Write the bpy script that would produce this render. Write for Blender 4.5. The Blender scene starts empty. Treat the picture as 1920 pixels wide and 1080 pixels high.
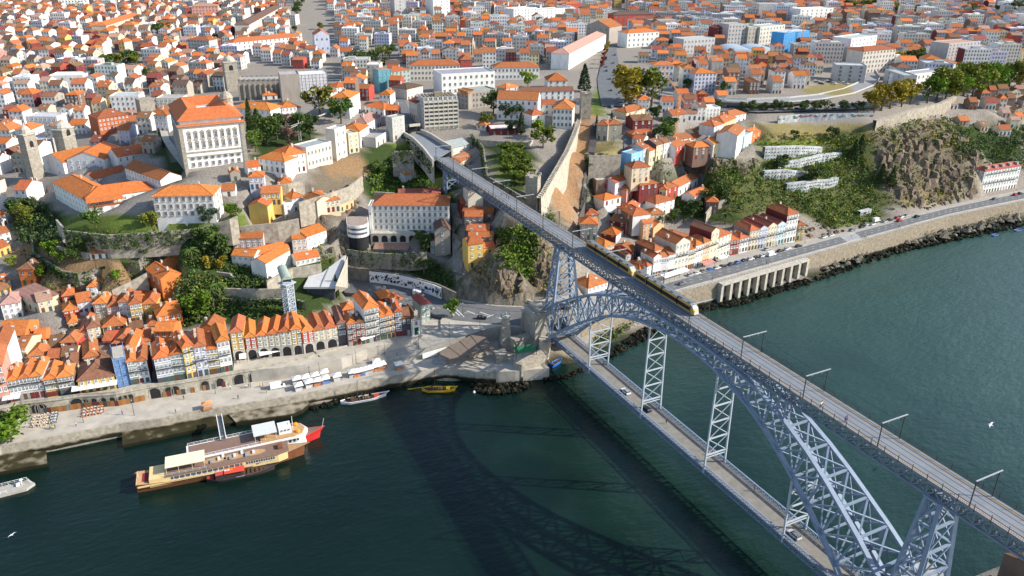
import bpy, math, random
import numpy as np
from mathutils import Vector, Matrix
random.seed(7)
RNG = np.random.default_rng(7)
C = bpy.context.scene.collection
SC = bpy.context.scene
R_ = math.radians

# ---------------------------------------------------------------- camera (solved from the bridge: deck, hangers, masts)
W_, H_, F_ = 1920, 1080, 1486.13
CAM = np.array([173.094, -149.853, 164.855])
def _basis(yaw, pitch, roll):
    cy, sy, cp, sp = math.cos(yaw), math.sin(yaw), math.cos(pitch), math.sin(pitch)
    f = np.array([sy*cp, cy*cp, -sp]); r = np.array([cy, -sy, 0.]); u = np.cross(r, f)
    cr, sr = math.cos(roll), math.sin(roll)
    return np.array([cr*r+sr*u, -sr*r+cr*u, f])
BAS = _basis(-1.10702, 0.423552, 0.008528)
cd = bpy.data.cameras.new("camera"); cam = bpy.data.objects.new("camera", cd); C.objects.link(cam)
cd.sensor_width = 36; cd.lens = 36*F_/W_; cd.clip_start = 1; cd.clip_end = 12000
mw = Matrix.Identity(4)
for i in range(3):
    mw[i][0] = BAS[0][i]; mw[i][1] = BAS[1][i]; mw[i][2] = -BAS[2][i]; mw[i][3] = CAM[i]
cam.matrix_world = mw
SC.camera = cam

# ---------------------------------------------------------------- sky, sun, exposure
SUN = np.array([.84, 1.374, 1.0]); SUN /= np.linalg.norm(SUN)
wd = bpy.data.worlds.new("World"); SC.world = wd; wd.use_nodes = True
nt = wd.node_tree; bg = nt.nodes["Background"]; sky = nt.nodes.new("ShaderNodeTexSky")
sky.sky_type = 'NISHITA'; sky.sun_disc = False
sky.sun_elevation = math.asin(SUN[2]); sky.sun_rotation = math.atan2(SUN[0], SUN[1])
sky.air_density = 1.0; sky.dust_density = 0.8; sky.ozone_density = 1.2
nt.links.new(sky.outputs[0], bg.inputs[0]); bg.inputs[1].default_value = 0.15
sl = bpy.data.lights.new("sun", 'SUN'); sl.energy = 4.6; sl.angle = R_(0.5); sl.color = (1, 0.93, 0.82)
so = bpy.data.objects.new("sun", sl); C.objects.link(so)
so.rotation_euler = Vector(SUN).to_track_quat('Z', 'Y').to_euler()
SC.view_settings.view_transform = 'Standard'; SC.view_settings.look = 'None'
SC.view_settings.exposure = 0.68; SC.view_settings.gamma = 1.0
SC.cycles.max_bounces = 6; SC.cycles.diffuse_bounces = 3; SC.cycles.glossy_bounces = 3
SC.cycles.transparent_max_bounces = 6

# ---------------------------------------------------------------- pixel of the photograph -> point of the place
def ray(x, y):
    return np.array([(x-W_/2)/F_, -(y-H_/2)/F_, 1.0]) @ BAS
def at(x, y, z=0.):
    d = ray(x, y); t = (z-CAM[2])/d[2]
    return CAM + t*d
def px(P):
    d = (np.asarray(P, float)-CAM) @ BAS.T
    return W_/2+F_*d[0]/d[2], H_/2-F_*d[1]/d[2]
def hgt(P, y):
    """height above P whose picture row is y"""
    lo, hi = -40., 120.
    for _ in range(40):
        m = (lo+hi)/2
        if px((P[0], P[1], P[2]+m))[1] > y: lo = m
        else: hi = m
    return (lo+hi)/2

# ---------------------------------------------------------------- materials
MATS = {}
def mat(name, col, rough=.8, var=.25, scale=.35, obj=False, attr=None, metal=0., spec=.3, bump=0., bscale=3., detail=6, alpha=None, streak=0.):
    """plain surface: base colour broken up by two noises; obj: tint by object colour; attr: colour attribute"""
    if name in MATS: return MATS[name]
    m = bpy.data.materials.new(name); m.use_nodes = True; n = m.node_tree.nodes; L = m.node_tree.links
    b = n["Principled BSDF"]; b.inputs['Roughness'].default_value = rough
    b.inputs['Metallic'].default_value = metal; b.inputs['Specular IOR Level'].default_value = spec
    g = n.new("ShaderNodeNewGeometry")
    t = n.new("ShaderNodeTexNoise"); t.inputs['Scale'].default_value = scale; t.inputs['Detail'].default_value = detail
    t.inputs['Roughness'].default_value = .65
    mp = n.new("ShaderNodeMapping"); mp.inputs['Scale'].default_value = (1, 1, 1-streak*.85)
    L.new(g.outputs['Position'], mp.inputs[0]); L.new(mp.outputs[0], t.inputs['Vector'])
    mr = n.new("ShaderNodeMapRange"); mr.inputs[1].default_value = .3; mr.inputs[2].default_value = .7
    mr.inputs[3].default_value = 1-var; mr.inputs[4].default_value = 1+var
    L.new(t.outputs['Fac'], mr.inputs[0])
    mx = n.new("ShaderNodeVectorMath"); mx.operation = 'SCALE'
    if obj:
        oi = n.new("ShaderNodeObjectInfo"); L.new(oi.outputs['Color'], mx.inputs[0])
    elif attr:
        a = n.new("ShaderNodeAttribute"); a.attribute_name = attr; L.new(a.outputs['Color'], mx.inputs[0])
    else:
        mx.inputs[0].default_value = col[:3]
    L.new(mr.outputs[0], mx.inputs['Scale']); L.new(mx.outputs[0], b.inputs['Base Color'])
    if bump:
        t2 = n.new("ShaderNodeTexNoise"); t2.inputs['Scale'].default_value = bscale; t2.inputs['Detail'].default_value = 4
        L.new(g.outputs['Position'], t2.inputs['Vector'])
        bp = n.new("ShaderNodeBump"); bp.inputs['Strength'].default_value = 1; bp.inputs['Distance'].default_value = bump
        L.new(t2.outputs['Fac'], bp.inputs['Height']); L.new(bp.outputs[0], b.inputs['Normal'])
    MATS[name] = m
    return m
def ramp(n, stops):
    r = n.new("ShaderNodeValToRGB"); e = r.color_ramp.elements
    while len(e) < len(stops): e.new(.5)
    for k, (p, c) in zip(e, stops): k.position = p; k.color = (*c, 1)
    return r

def roof_mat(name, attr=None, obj=True):
    """clay tiles: every roof its own hue from fresh orange to weathered brown, courses and lichen"""
    m = bpy.data.materials.new(name); m.use_nodes = True; n = m.node_tree.nodes; L = m.node_tree.links
    b = n["Principled BSDF"]; b.inputs['Roughness'].default_value = .85; b.inputs['Specular IOR Level'].default_value = .2
    g = n.new("ShaderNodeNewGeometry")
    t = n.new("ShaderNodeTexNoise"); t.inputs['Scale'].default_value = .9; t.inputs['Detail'].default_value = 8; t.inputs['Roughness'].default_value = .7
    L.new(g.outputs['Position'], t.inputs['Vector'])
    if attr: s = n.new("ShaderNodeAttribute"); s.attribute_name = attr; src = s.outputs['Color']
    else: s = n.new("ShaderNodeObjectInfo"); src = s.outputs['Color']
    mr = n.new("ShaderNodeMapRange"); mr.inputs[1].default_value = .3; mr.inputs[2].default_value = .72; mr.inputs[3].default_value = 1.22; mr.inputs[4].default_value = .6
    L.new(t.outputs['Fac'], mr.inputs[0])
    w = n.new("ShaderNodeTexWave"); w.wave_type = 'BANDS'; w.bands_direction = 'Z'; w.inputs['Scale'].default_value = 1.6; w.inputs['Distortion'].default_value = 1.0
    L.new(g.outputs['Position'], w.inputs['Vector'])
    mr2 = n.new("ShaderNodeMapRange"); mr2.inputs[3].default_value = .86; mr2.inputs[4].default_value = 1.06
    L.new(w.outputs['Fac'], mr2.inputs[0])
    mu = n.new("ShaderNodeMath"); mu.operation = 'MULTIPLY'; L.new(mr.outputs[0], mu.inputs[0]); L.new(mr2.outputs[0], mu.inputs[1])
    mx = n.new("ShaderNodeVectorMath"); mx.operation = 'SCALE'; L.new(src, mx.inputs[0]); L.new(mu.outputs[0], mx.inputs['Scale'])
    L.new(mx.outputs[0], b.inputs['Base Color'])
    MATS[name] = m
    return m

M_PLASTER = mat('plaster', (1, 1, 1), .9, .16, .5, obj=True, streak=.7)
M_ROOF = roof_mat('clay_tiles')
M_GRANITE = mat('granite', (.30, .27, .22), .9, .35, .8, bump=.05)
M_PALEST = mat('pale_granite', (.42, .39, .33), .9, .25, .6)
M_PAVE = mat('quay_paving', (.40, .365, .31), .9, .2, .25)
M_ASPH = mat('asphalt', (.13, .135, .14), .9, .18, .3)
M_GLASS = mat('window_glass', (.05, .06, .075), .12, .4, .6, spec=.6)
M_WHITEP = mat('white_paint', (.75, .75, .73), .6, .06, .8)
M_CANVAS = mat('white_canvas', (.78, .77, .74), .8, .08, .8)
M_STEEL = mat('steel_blue_paint', (.20, .255, .335), .65, .14, .6, metal=.0, spec=.2)
M_STEELD = mat('deck_girder_paint', (.17, .21, .265), .6, .15, .6)
M_DARK = mat('dark_iron', (.035, .037, .04), .6, .2, 1)
M_DARKBR = mat('dark_wood', (.10, .055, .03), .7, .3, 1)
M_OBJ = mat('painted', (1, 1, 1), .45, .08, .8, obj=True, spec=.45)
M_OBJM = mat('matte_painted', (1, 1, 1), .85, .14, .8, obj=True)

# ---------------------------------------------------------------- mesh helpers
class MB:
    def __init__(s): s.v = []; s.f = []; s.m = []; s.c = []; s.cur = 0; s.col = None
    def add(s, V, F, m=None):
        k = len(s.v); s.v.extend([tuple(map(float, p)) for p in V])
        for f in F: s.f.append(tuple(i+k for i in f)); s.m.append(s.cur if m is None else m); s.c.append(s.col)
        return s
    def quad(s, a, b, c, d, m=None): return s.add([a, b, c, d], [(0, 1, 2, 3)], m)
    def box(s, c, d, rz=0., m=None, bottom=True):
        x, y, z = d[0]/2, d[1]/2, d[2]/2; co, si = math.cos(rz), math.sin(rz)
        V = [(c[0]+a*x*co-b*y*si, c[1]+a*x*si+b*y*co, c[2]+e*z) for e in (-1, 1) for a, b in ((-1, -1), (1, -1), (1, 1), (-1, 1))]
        F = [(4, 5, 6, 7), (0, 1, 5, 4), (1, 2, 6, 5), (2, 3, 7, 6), (3, 0, 4, 7)]
        if bottom: F.append((3, 2, 1, 0))
        return s.add(V, F, m)
    def beam(s, p, q, w, h=None, up=(0, 0, 1), m=None):
        p = np.array(p, float); q = np.array(q, float); h = h or w; d = q-p; n = np.linalg.norm(d)
        if n < 1e-6: return s
        d /= n; a = np.cross(d, up)
        if np.linalg.norm(a) < 1e-3: a = np.cross(d, (1, 0, 0))
        a /= np.linalg.norm(a); b = np.cross(a, d)
        V = [e + a*i*w/2 + b*j*h/2 for e in (p, q) for i, j in ((-1, -1), (1, -1), (1, 1), (-1, 1))]
        return s.add(V, [(0, 3, 2, 1), (4, 5, 6, 7), (0, 1, 5, 4), (1, 2, 6, 5), (2, 3, 7, 6), (3, 0, 4, 7)], m)
    def prism(s, poly, z0, z1, m=None, bottom=False):
        """poly CCW list of (x,y); z0,z1 numbers or lists"""
        n = len(poly); a = [z0]*n if np.isscalar(z0) else z0; b = [z1]*n if np.isscalar(z1) else z1
        A = sum(poly[i][0]*poly[(i+1) % n][1]-poly[(i+1) % n][0]*poly[i][1] for i in range(n))
        idx = list(range(n)) if A > 0 else list(range(n))[::-1]
        V = [(poly[i][0], poly[i][1], a[i]) for i in idx]+[(poly[i][0], poly[i][1], b[i]) for i in idx]
        F = [(i, (i+1) % n, n+(i+1) % n, n+i) for i in range(n)]+[tuple(range(n, 2*n))]
        if bottom: F.append(tuple(range(n))[::-1])
        return s.add(V, F, m)
    def tube(s, P, r, n=6, m=None, cap=True):
        """chain of points with radii"""
        P = [np.array(p, float) for p in P]; r = [r]*len(P) if np.isscalar(r) else r; V = []; F = []
        for i, p in enumerate(P):
            d = P[min(i+1, len(P)-1)]-P[max(i-1, 0)]; d = d/(np.linalg.norm(d)+1e-9)
            a = np.cross(d, (0, 0, 1.)); a = a if np.linalg.norm(a) > .05 else np.cross(d, (1., 0, 0)); a /= np.linalg.norm(a); b = np.cross(a, d)
            V += [p+r[i]*(a*math.cos(2*math.pi*k/n)+b*math.sin(2*math.pi*k/n)) for k in range(n)]
        for i in range(len(P)-1):
            for k in range(n): F.append((i*n+k, (i+1)*n+k, (i+1)*n+(k+1) % n, i*n+(k+1) % n))
        if cap: F += [tuple(range(n)), tuple(range((len(P)-1)*n, len(P)*n))[::-1]]
        return s.add(V, F, m)
    def lathe(s, c, prof, n=12, m=None):
        """prof: (radius, z) from bottom to top"""
        V = [(c[0]+r*math.cos(2*math.pi*k/n), c[1]+r*math.sin(2*math.pi*k/n), c[2]+z) for r, z in prof for k in range(n)]
        F = [(i*n+k, i*n+(k+1) % n, (i+1)*n+(k+1) % n, (i+1)*n+k) for i in range(len(prof)-1) for k in range(n)]
        F += [tuple(range((len(prof)-1)*n, len(prof)*n))]
        return s.add(V, F, m)
    def mesh(s, name, mats, smooth=False):
        me = bpy.data.meshes.new(name); me.from_pydata(s.v, [], s.f)
        mats = mats if isinstance(mats, (list, tuple)) else [mats]
        for k in mats: me.materials.append(k)
        if len(mats) > 1: me.polygons.foreach_set('material_index', s.m)
        if any(c is not None for c in s.c):
            a = me.color_attributes.new('col', 'FLOAT_COLOR', 'CORNER'); buf = []
            for f, c in zip(s.f, s.c): buf += [*(c or (1, 1, 1)), 1.]*len(f)
            a.data.foreach_set('color', buf)
        if smooth: me.polygons.foreach_set('use_smooth', [True]*len(s.f))
        return me
    def build(s, name, mats, parent=None, color=None, smooth=False):
        o = bpy.data.objects.new(name, s.mesh(name, mats, smooth)); C.objects.link(o)
        if parent: o.parent = parent
        if color: o.color = (*color, 1)
        return o
def tag(o, label=None, cat=None, group=None, kind=None):
    if label: o['label'] = label
    if cat: o['category'] = cat
    if group: o['group'] = group
    if kind: o['kind'] = kind
    return o
def empty(name, loc, rz=0., label=None, cat=None, group=None):
    o = bpy.data.objects.new(name, None); C.objects.link(o); o.location = loc; o.rotation_euler = (0, 0, rz); o.empty_display_size = .5
    return tag(o, label, cat, group)
def inst(name, me, parent=None, loc=(0, 0, 0), rz=0., scale=(1, 1, 1), color=None):
    o = bpy.data.objects.new(name, me); C.objects.link(o); o.location = loc; o.rotation_euler = (0, 0, rz); o.scale = scale
    if parent: o.parent = parent
    if color: o.color = (*color, 1)
    return o
def copy_tree(o, parent=None):
    c = o.copy(); C.objects.link(c)
    if parent: c.parent = parent; c.matrix_parent_inverse = o.matrix_parent_inverse
    for ch in list(o.children): copy_tree(ch, c)
    return c
def lerp(a, b, t): return np.asarray(a, float)*(1-t)+np.asarray(b, float)*t
# ---------------------------------------------------------------- terrain: heights read off the picture
CTL = """-200 885 -3;0 860 1;100 840 1;230 822 1;400 790 1;560 770 1;640 740 1;720 722 1;800 712 1;870 715 1;960 715 1;1050 705 -1;1100 688 -1;1150 652 -1;1200 622 0;1310 580 -1;1400 560 -1;1500 531 -1;1560 513 -1;1640 483 -1;1700 467 -1;1770 449 -1;1850 432 -1;1920 420 -1;2060 385 -1
0 800 4;60 790 4;300 755 4;560 715 4;740 680 4;900 680 4;1000 690 3;1060 668 2;1120 640 3
0 740 11;100 735 11;280 715 11;440 690 11;600 650 11;740 628 11;850 605 11;930 600 11;1000 585 11;660 548 11;760 560 11;850 575 11
400 600 15;350 590 17;330 560 21;140 610 17;60 640 14;20 690 11;230 640 14;390 545 22;440 560 20;560 585 17;610 540 18;540 540 22;620 460 33;500 497 28;450 500 28;530 450 33;420 480 32
60 470 28;130 440 40;200 430 47;300 425 48;440 420 48;170 480 34;280 470 36;20 390 34;0 330 42;30 560 16;0 620 12;330 480 38;260 500 32;110 540 24
310 280 63;290 240 67;410 330 60;345 330 60;470 330 60;200 330 52;130 330 50;270 330 52;540 330 58;620 320 56;640 400 42;690 300 55;600 400 46;480 370 54;560 360 52;660 350 48;730 280 58
770 235 66;730 170 66;790 230 66;850 240 64;860 260 60;770 320 44;740 350 40;820 370 44;770 442 34;770 360 42;855 385 48;856 450 35;860 522 18;900 400 46;900 460 38;910 500 32;960 470 40;930 420 46;985 548 13;900 560 13;1050 575 13;1010 410 50;1050 350 52;1060 290 60;1080 230 68;1030 450 34;1060 460 26;700 500 17;780 500 18;840 500 18;650 490 24;690 470 27;740 470 28
930 280 60;980 320 57;950 350 55;930 230 66;1060 225 68;1130 180 70;1140 100 70;1098 300 48;1086 420 18;1140 280 62;1175 240 64;1250 270 58;1330 240 62;1400 262 60;1425 310 42;1400 340 36;1150 330 48;1200 320 50;1180 385 30;1130 450 14;1250 370 30;1240 430 14;1320 400 22;1400 405 22;1470 400 17
1150 530 11;1250 500 10;1480 432 10;1640 398 10;1900 366 10;2060 345 10;1280 535 9;1500 480 9;1720 418 9;1500 275 50;1460 240 58;1290 205 64;1500 205 63;1640 235 60;1600 320 32;1590 392 14;1700 320 32;1740 255 50;1760 375 12;1840 270 44;1850 335 14;1850 205 58;1900 155 62;1560 270 48;1480 330 36;1540 350 26
1280 180 66;1640 160 65;1560 100 68;1440 0 78;1919 0 80;1700 50 74;1919 100 68;1140 50 70;960 0 74;850 150 64;640 180 64;590 20 70;560 80 58;640 140 56;440 210 70;520 200 70;300 200 54;100 200 50;0 300 40;0 200 48;100 100 58;0 0 72;300 60 62;440 130 56;300 130 52;150 300 46;700 60 66;1000 60 70;1300 90 70"""
def fz(z): return z if z <= 12.3 else 12.3+(z-12.3)*.86
P_ = np.array([at(*[fz(v) if i == 2 else v for i, v in enumerate(map(float, l.split()))]) for l in CTL.replace('\n', ';').split(';')])
EXTRA = [(-20, -60, -6), (-20, 60, -6), (-40, 250, -6), (0, -300, -6), (-50, -300, -6), (30, 0, -6), (-40, 0, -5), (40, -500, -6), (70, -150, -6), (70, 100, -6), (100, -60, 3), (100, 60, 5), (130, -60, 12), (140, 60, 22), (170, 0, 40), (200, -100, 22), (250, 100, 50),
         (-60, 400, -5), (-60, 700, -5), (-140, 620, 8), (-110, -420, 5), (-160, -600, 7), (-40, -420, -5), (-60, -600, -5), (-260, -400, 25), (-700, -600, 45), (-1450, -600, 60), (-1450, 300, 72), (-1450, 1400, 80), (-700, 1400, 72), (-300, 900, 58), (-240, 700, 50), (60, 330, -6), (100, 500, -4), (0, 1200, -5), (-150, 1300, 20)]
P_ = np.vstack([P_, np.array(EXTRA, float)])
def _rbf_fit(P):
    D = np.linalg.norm(P[:, None, :2]-P[None, :, :2], axis=2); n = len(P)
    A = np.zeros((n+3, n+3)); A[:n, :n] = D - np.eye(n)*1.5; A[:n, n] = 1; A[:n, n+1:] = P[:, :2]; A[n:, :n] = A[:n, n:].T
    return np.linalg.solve(A, np.r_[P[:, 2], 0, 0, 0])
_K = _rbf_fit(P_)
U0, U1, V0, V1, ST = -1500, 260, -660, 1450, 5.0
gu = np.arange(U0, U1+1, ST); gv = np.arange(V0, V1+1, ST)
GU, GV = np.meshgrid(gu, gv, indexing='ij')
Z_ = np.zeros(GU.size); q_ = np.stack([GU.ravel(), GV.ravel()], 1); n_ = len(P_)
for i in range(0, len(q_), 8000):
    D = np.linalg.norm(q_[i:i+8000, None]-P_[None, :, :2], axis=2)
    Z_[i:i+8000] = D @ _K[:n_]+_K[n_]+q_[i:i+8000] @ _K[n_+1:]
Z_ = Z_.reshape(GU.shape)
def inpoly(X, Y, poly):
    r = np.zeros(X.shape, bool); n = len(poly); j = n-1
    for i in range(n):
        xi, yi = poly[i]; xj, yj = poly[j]
        c = ((yi > Y) != (yj > Y)) & (X < (xj-xi)*(Y-yi)/((yj-yi) or 1e-9)+xi); r ^= c; j = i
    return r
# keep the ground below the built quay, streets and road; drop it into the river outside them
def _w(s, z): return [tuple(at(float(a.split(',')[0]), float(a.split(',')[1]), z)[:2]) for a in s.split()]
def _cap(poly, z): k = inpoly(GU, GV, poly); Z_[k] = np.minimum(Z_[k], z)
_q = _w('-420,920 -200,886 -60,860 0,837 93,821 148,810 222,795 300,785 380,769 420,763 553,742 647,723 755,702 817,691 858,691 892,696 966,695 1025,668 1035,640', 5)
_r = _w('1060,625 1090,606 1150,586 1220,565 1300,542 1347,530 1507,484 1580,463 1633,448 1723,423 1780,407 1850,392 1920,378 2100,340', 10)
_river = [(_q[0][0]+200, _q[0][1]-300)]+_q+_r+[(_r[-1][0]+200, _r[-1][1]+400), (0, 1440), (80, 900), (80, 0), (80, -900)]
_in = inpoly(GU, GV, _river)
_dist = np.full(GU.shape, 1e9)
for L in (_q, _r):
    for (ax, ay), (bx, by) in zip(L[:-1], L[1:]):
        l2 = (bx-ax)**2+(by-ay)**2; t = np.clip(((GU-ax)*(bx-ax)+(GV-ay)*(by-ay))/l2, 0, 1); dd = np.hypot(GU-ax-t*(bx-ax), GV-ay-t*(by-ay))
        if L is _r: dd = dd*.12
        _dist = np.minimum(_dist, dd)
Z_[_in] = np.minimum(Z_[_in], np.maximum(-6, 1.6-1.6*_dist[_in]))
_cap(_q+_w('1040,590 830,570 740,640 650,655 440,690 280,716 135,740 0,758 -420,836', 9), 3.2)
_cap(_w('438,700 575,690 640,680 745,648 830,622 905,620 1010,640 1040,590 1010,572 870,565 690,520 640,520 640,640 440,660 280,705 0,745 -420,825 -420,860 0,800', 11.), 9.6)
_cap(_w('1050,640 1090,606 1300,542 1507,484 1633,448 1780,407 1920,378 2100,340 2100,316 1920,355 1780,384 1633,421 1510,450 1420,468 1330,488 1262,513 1120,545 1040,580', 10), 8.6)
def gz(x, y):
    a = min(max((x-U0)/ST, 0), len(gu)-1.001); b = min(max((y-V0)/ST, 0), len(gv)-1.001); i, j = int(a), int(b); a -= i; b -= j
    return (Z_[i, j]*(1-a)+Z_[i+1, j]*a)*(1-b)+(Z_[i, j+1]*(1-a)+Z_[i+1, j+1]*a)*b
def gp(x, y, h=0.):
    """where the ray of picture point x, y meets the ground raised by h"""
    d = ray(x, y); t = 230.; st = 4.
    while t < 2600:
        p = CAM+d*t
        if p[2] < gz(p[0], p[1])+h: break
        t += st
    lo, hi = t-st, t
    for _ in range(18):
        m = (lo+hi)/2; p = CAM+d*m
        if p[2] < gz(p[0], p[1])+h: hi = m
        else: lo = m
    return CAM+d*hi
# ground cover: grass / dry earth / rock / town paving, mixed by hand-laid patches (colour attribute) and slope
PATCH = []   # (kind, pixel polygon); later ones win
def patch(kind, s): PATCH.append((kind, [tuple(map(float, a.split(','))) for a in s.split()]))
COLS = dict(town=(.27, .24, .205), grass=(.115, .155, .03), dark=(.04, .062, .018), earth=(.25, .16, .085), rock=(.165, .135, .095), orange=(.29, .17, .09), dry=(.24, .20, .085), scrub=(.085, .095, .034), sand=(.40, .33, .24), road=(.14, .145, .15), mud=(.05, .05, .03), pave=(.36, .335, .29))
patch('earth', '30,560 20,470 110,400 330,470 330,520 250,560 150,560')
patch('dark', '20,380 70,370 110,400 110,450 60,450 20,430')
patch('grass', '110,405 200,405 320,400 470,405 470,425 330,432 200,440 115,430')
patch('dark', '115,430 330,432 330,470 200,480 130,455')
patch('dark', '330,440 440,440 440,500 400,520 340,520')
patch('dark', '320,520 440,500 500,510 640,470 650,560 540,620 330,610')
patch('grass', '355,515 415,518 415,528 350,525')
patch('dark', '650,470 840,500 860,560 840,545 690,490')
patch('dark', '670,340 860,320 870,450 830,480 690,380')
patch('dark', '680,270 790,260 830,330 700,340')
patch('grass', '732,264 775,262 780,280 735,282')
patch('rock', '600,280 680,270 680,330 660,420 600,420 560,380')
patch('rock', '870,420 1060,380 1060,580 870,540')
patch('orange', '1022,365 1045,320 1075,240 1100,200 1118,215 1104,290 1092,400 1080,430 1050,410')
patch('dark', '905,270 960,265 1010,290 990,360 935,350')
patch('grass', '918,300 950,285 985,340 940,348')
patch('dry', '1110,265 1165,262 1165,290 1105,290')
patch('grass', '1105,190 1125,155 1145,165 1130,220 1105,215')
patch('dark', '1100,300 1240,300 1420,300 1420,420 1320,420 1110,360')
patch('dry', '1410,230 1640,235 1640,260 1420,262')
patch('grass', '1420,262 1640,258 1650,330 1500,330 1430,330')
patch('scrub', '1500,310 1560,250 1600,240 1700,260 1660,420 1560,430 1480,340')
patch('scrub', '1330,330 1430,300 1520,340 1560,430 1500,400 1350,410')
patch('rock', '1640,250 1760,220 1830,270 1830,350 1740,390 1690,390 1650,340')
patch('dark', '1760,230 1920,230 1920,300 1850,310 1800,260')
patch('dry', '1690,385 1790,370 1800,345 1740,365')
patch('dark', '470,245 560,235 600,250 590,285 500,310 472,300')
patch('earth', '600,300 690,290 690,330 610,335')
patch('dark', '285,235 300,225 345,320 330,345 290,290')
patch('dry', '1500,165 1600,150 1600,178 1520,182')
patch('mud', '1100,700 1140,648 1200,612 1300,570 1400,552 1500,520 1560,500 1640,470 1760,440 1920,405 1920,425 1300,590')
patch('sand', '1035,680 1060,655 1090,672 1085,692 1050,705')
_KIND = np.full(GU.shape, 0, int); _kn = list(COLS); 
_PX = np.zeros(GU.shape+(2,))
_d = (np.stack([GU, GV, Z_], -1)-CAM) @ BAS.T
_dz = np.where(_d[..., 2] > 1, _d[..., 2], 1)
PXX = np.where(_d[..., 2] > 1, W_/2+F_*_d[..., 0]/_dz, -9e3); PXY = np.where(_d[..., 2] > 1, H_/2-F_*_d[..., 1]/_dz, -9e3)
_KIND[:] = _kn.index('town')
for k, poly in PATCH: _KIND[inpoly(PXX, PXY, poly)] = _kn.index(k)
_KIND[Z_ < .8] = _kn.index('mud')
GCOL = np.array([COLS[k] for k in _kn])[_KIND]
def ground():
    nu, nv = GU.shape
    V = np.stack([GU, GV, Z_], -1).reshape(-1, 3)
    i, j = np.meshgrid(np.arange(nu-1), np.arange(nv-1), indexing='ij'); a = (i*nv+j).ravel()
    F = np.stack([a, a+nv, a+nv+1, a+1], 1)
    me = bpy.data.meshes.new('hillside'); me.from_pydata(V.tolist(), [], F.tolist())
    at_ = me.color_attributes.new('col', 'FLOAT_COLOR', 'POINT')
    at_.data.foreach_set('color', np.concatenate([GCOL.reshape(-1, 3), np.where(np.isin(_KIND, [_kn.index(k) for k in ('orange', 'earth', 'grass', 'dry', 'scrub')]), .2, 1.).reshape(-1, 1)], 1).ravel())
    me.polygons.foreach_set('use_smooth', [True]*len(F))
    m = bpy.data.materials.new('ground_cover'); m.use_nodes = True; n = m.node_tree.nodes; L = m.node_tree.links; b = n['Principled BSDF']
    b.inputs['Roughness'].default_value = .95; b.inputs['Specular IOR Level'].default_value = .1
    g = n.new('ShaderNodeNewGeometry'); a = n.new('ShaderNodeAttribute'); a.attribute_name = 'col'
    sx = n.new('ShaderNodeSeparateXYZ'); L.new(g.outputs['Normal'], sx.inputs[0])
    t = n.new('ShaderNodeTexNoise'); t.inputs['Scale'].default_value = .22; t.inputs['Detail'].default_value = 9; t.inputs['Roughness'].default_value = .7; L.new(g.outputs['Position'], t.inputs['Vector'])
    # steep ground shows rock
    ad = n.new('ShaderNodeMath'); ad.operation = 'MULTIPLY_ADD'; ad.inputs[1].default_value = .35; ad.inputs[2].default_value = -.17
    L.new(t.outputs['Fac'], ad.inputs[0]); ad2 = n.new('ShaderNodeMath'); ad2.operation = 'ADD'; L.new(ad.outputs[0], ad2.inputs[0]); L.new(sx.outputs[2], ad2.inputs[1])
    mr = n.new('ShaderNodeMapRange'); mr.inputs[1].default_value = .62; mr.inputs[2].default_value = .72; mr.inputs[3].default_value = .75; mr.inputs[4].default_value = 0; L.new(ad2.outputs[0], mr.inputs[0])
    mp = n.new('ShaderNodeMapping'); mp.inputs['Scale'].default_value = (1, 1, .25); L.new(g.outputs['Position'], mp.inputs[0])
    t2 = n.new('ShaderNodeTexNoise'); t2.inputs['Scale'].default_value = .5; t2.inputs['Detail'].default_value = 8; L.new(mp.outputs[0], t2.inputs['Vector'])
    rk = ramp(n, [(.3, (.05, .05, .035)), (.5, (.19, .165, .125)), (.7, (.33, .29, .22))]); L.new(t2.outputs['Fac'], rk.inputs[0])
    mx = n.new('ShaderNodeMix'); mx.data_type = 'RGBA'; mu_ = n.new('ShaderNodeMath'); mu_.operation = 'MULTIPLY'; L.new(mr.outputs[0], mu_.inputs[0]); L.new(a.outputs['Alpha'], mu_.inputs[1]); L.new(mu_.outputs[0], mx.inputs[0]); L.new(a.outputs['Color'], mx.inputs[6]); L.new(rk.outputs[0], mx.inputs[7])
    t3 = n.new('ShaderNodeTexNoise'); t3.inputs['Scale'].default_value = .9; t3.inputs['Detail'].default_value = 8; t3.inputs['Roughness'].default_value = .75; L.new(g.outputs['Position'], t3.inputs['Vector'])
    m3 = n.new('ShaderNodeMapRange'); m3.inputs[1].default_value = .3; m3.inputs[2].default_value = .7; m3.inputs[3].default_value = .68; m3.inputs[4].default_value = 1.3; L.new(t3.outputs['Fac'], m3.inputs[0])
    sc = n.new('ShaderNodeVectorMath'); sc.operation = 'SCALE'; L.new(mx.outputs[2], sc.inputs[0]); L.new(m3.outputs[0], sc.inputs['Scale']); L.new(sc.outputs[0], b.inputs['Base Color'])
    bp = n.new('ShaderNodeBump'); bp.inputs['Distance'].default_value = .8; bp.inputs['Strength'].default_value = .8; L.new(t3.outputs['Fac'], bp.inputs['Height']); L.new(bp.outputs[0], b.inputs['Normal'])
    me.materials.append(m)
    o = bpy.data.objects.new('hillside', me); C.objects.link(o); tag(o, kind='structure')
# far plain out to the horizon
mb = MB()
for x0, x1, y0, y1 in ((-9000, U0, -6000, 6000), (U0, U1, V1, 6000), (U0, U1, -6000, V0)): mb.quad((x0, y0, 30), (x1, y0, 30), (x1, y1, 30), (x0, y1, 30))
tag(mb.build('plain', mat('far_plain', (.2, .19, .15), .95, .3, .02)), kind='structure')

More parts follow.
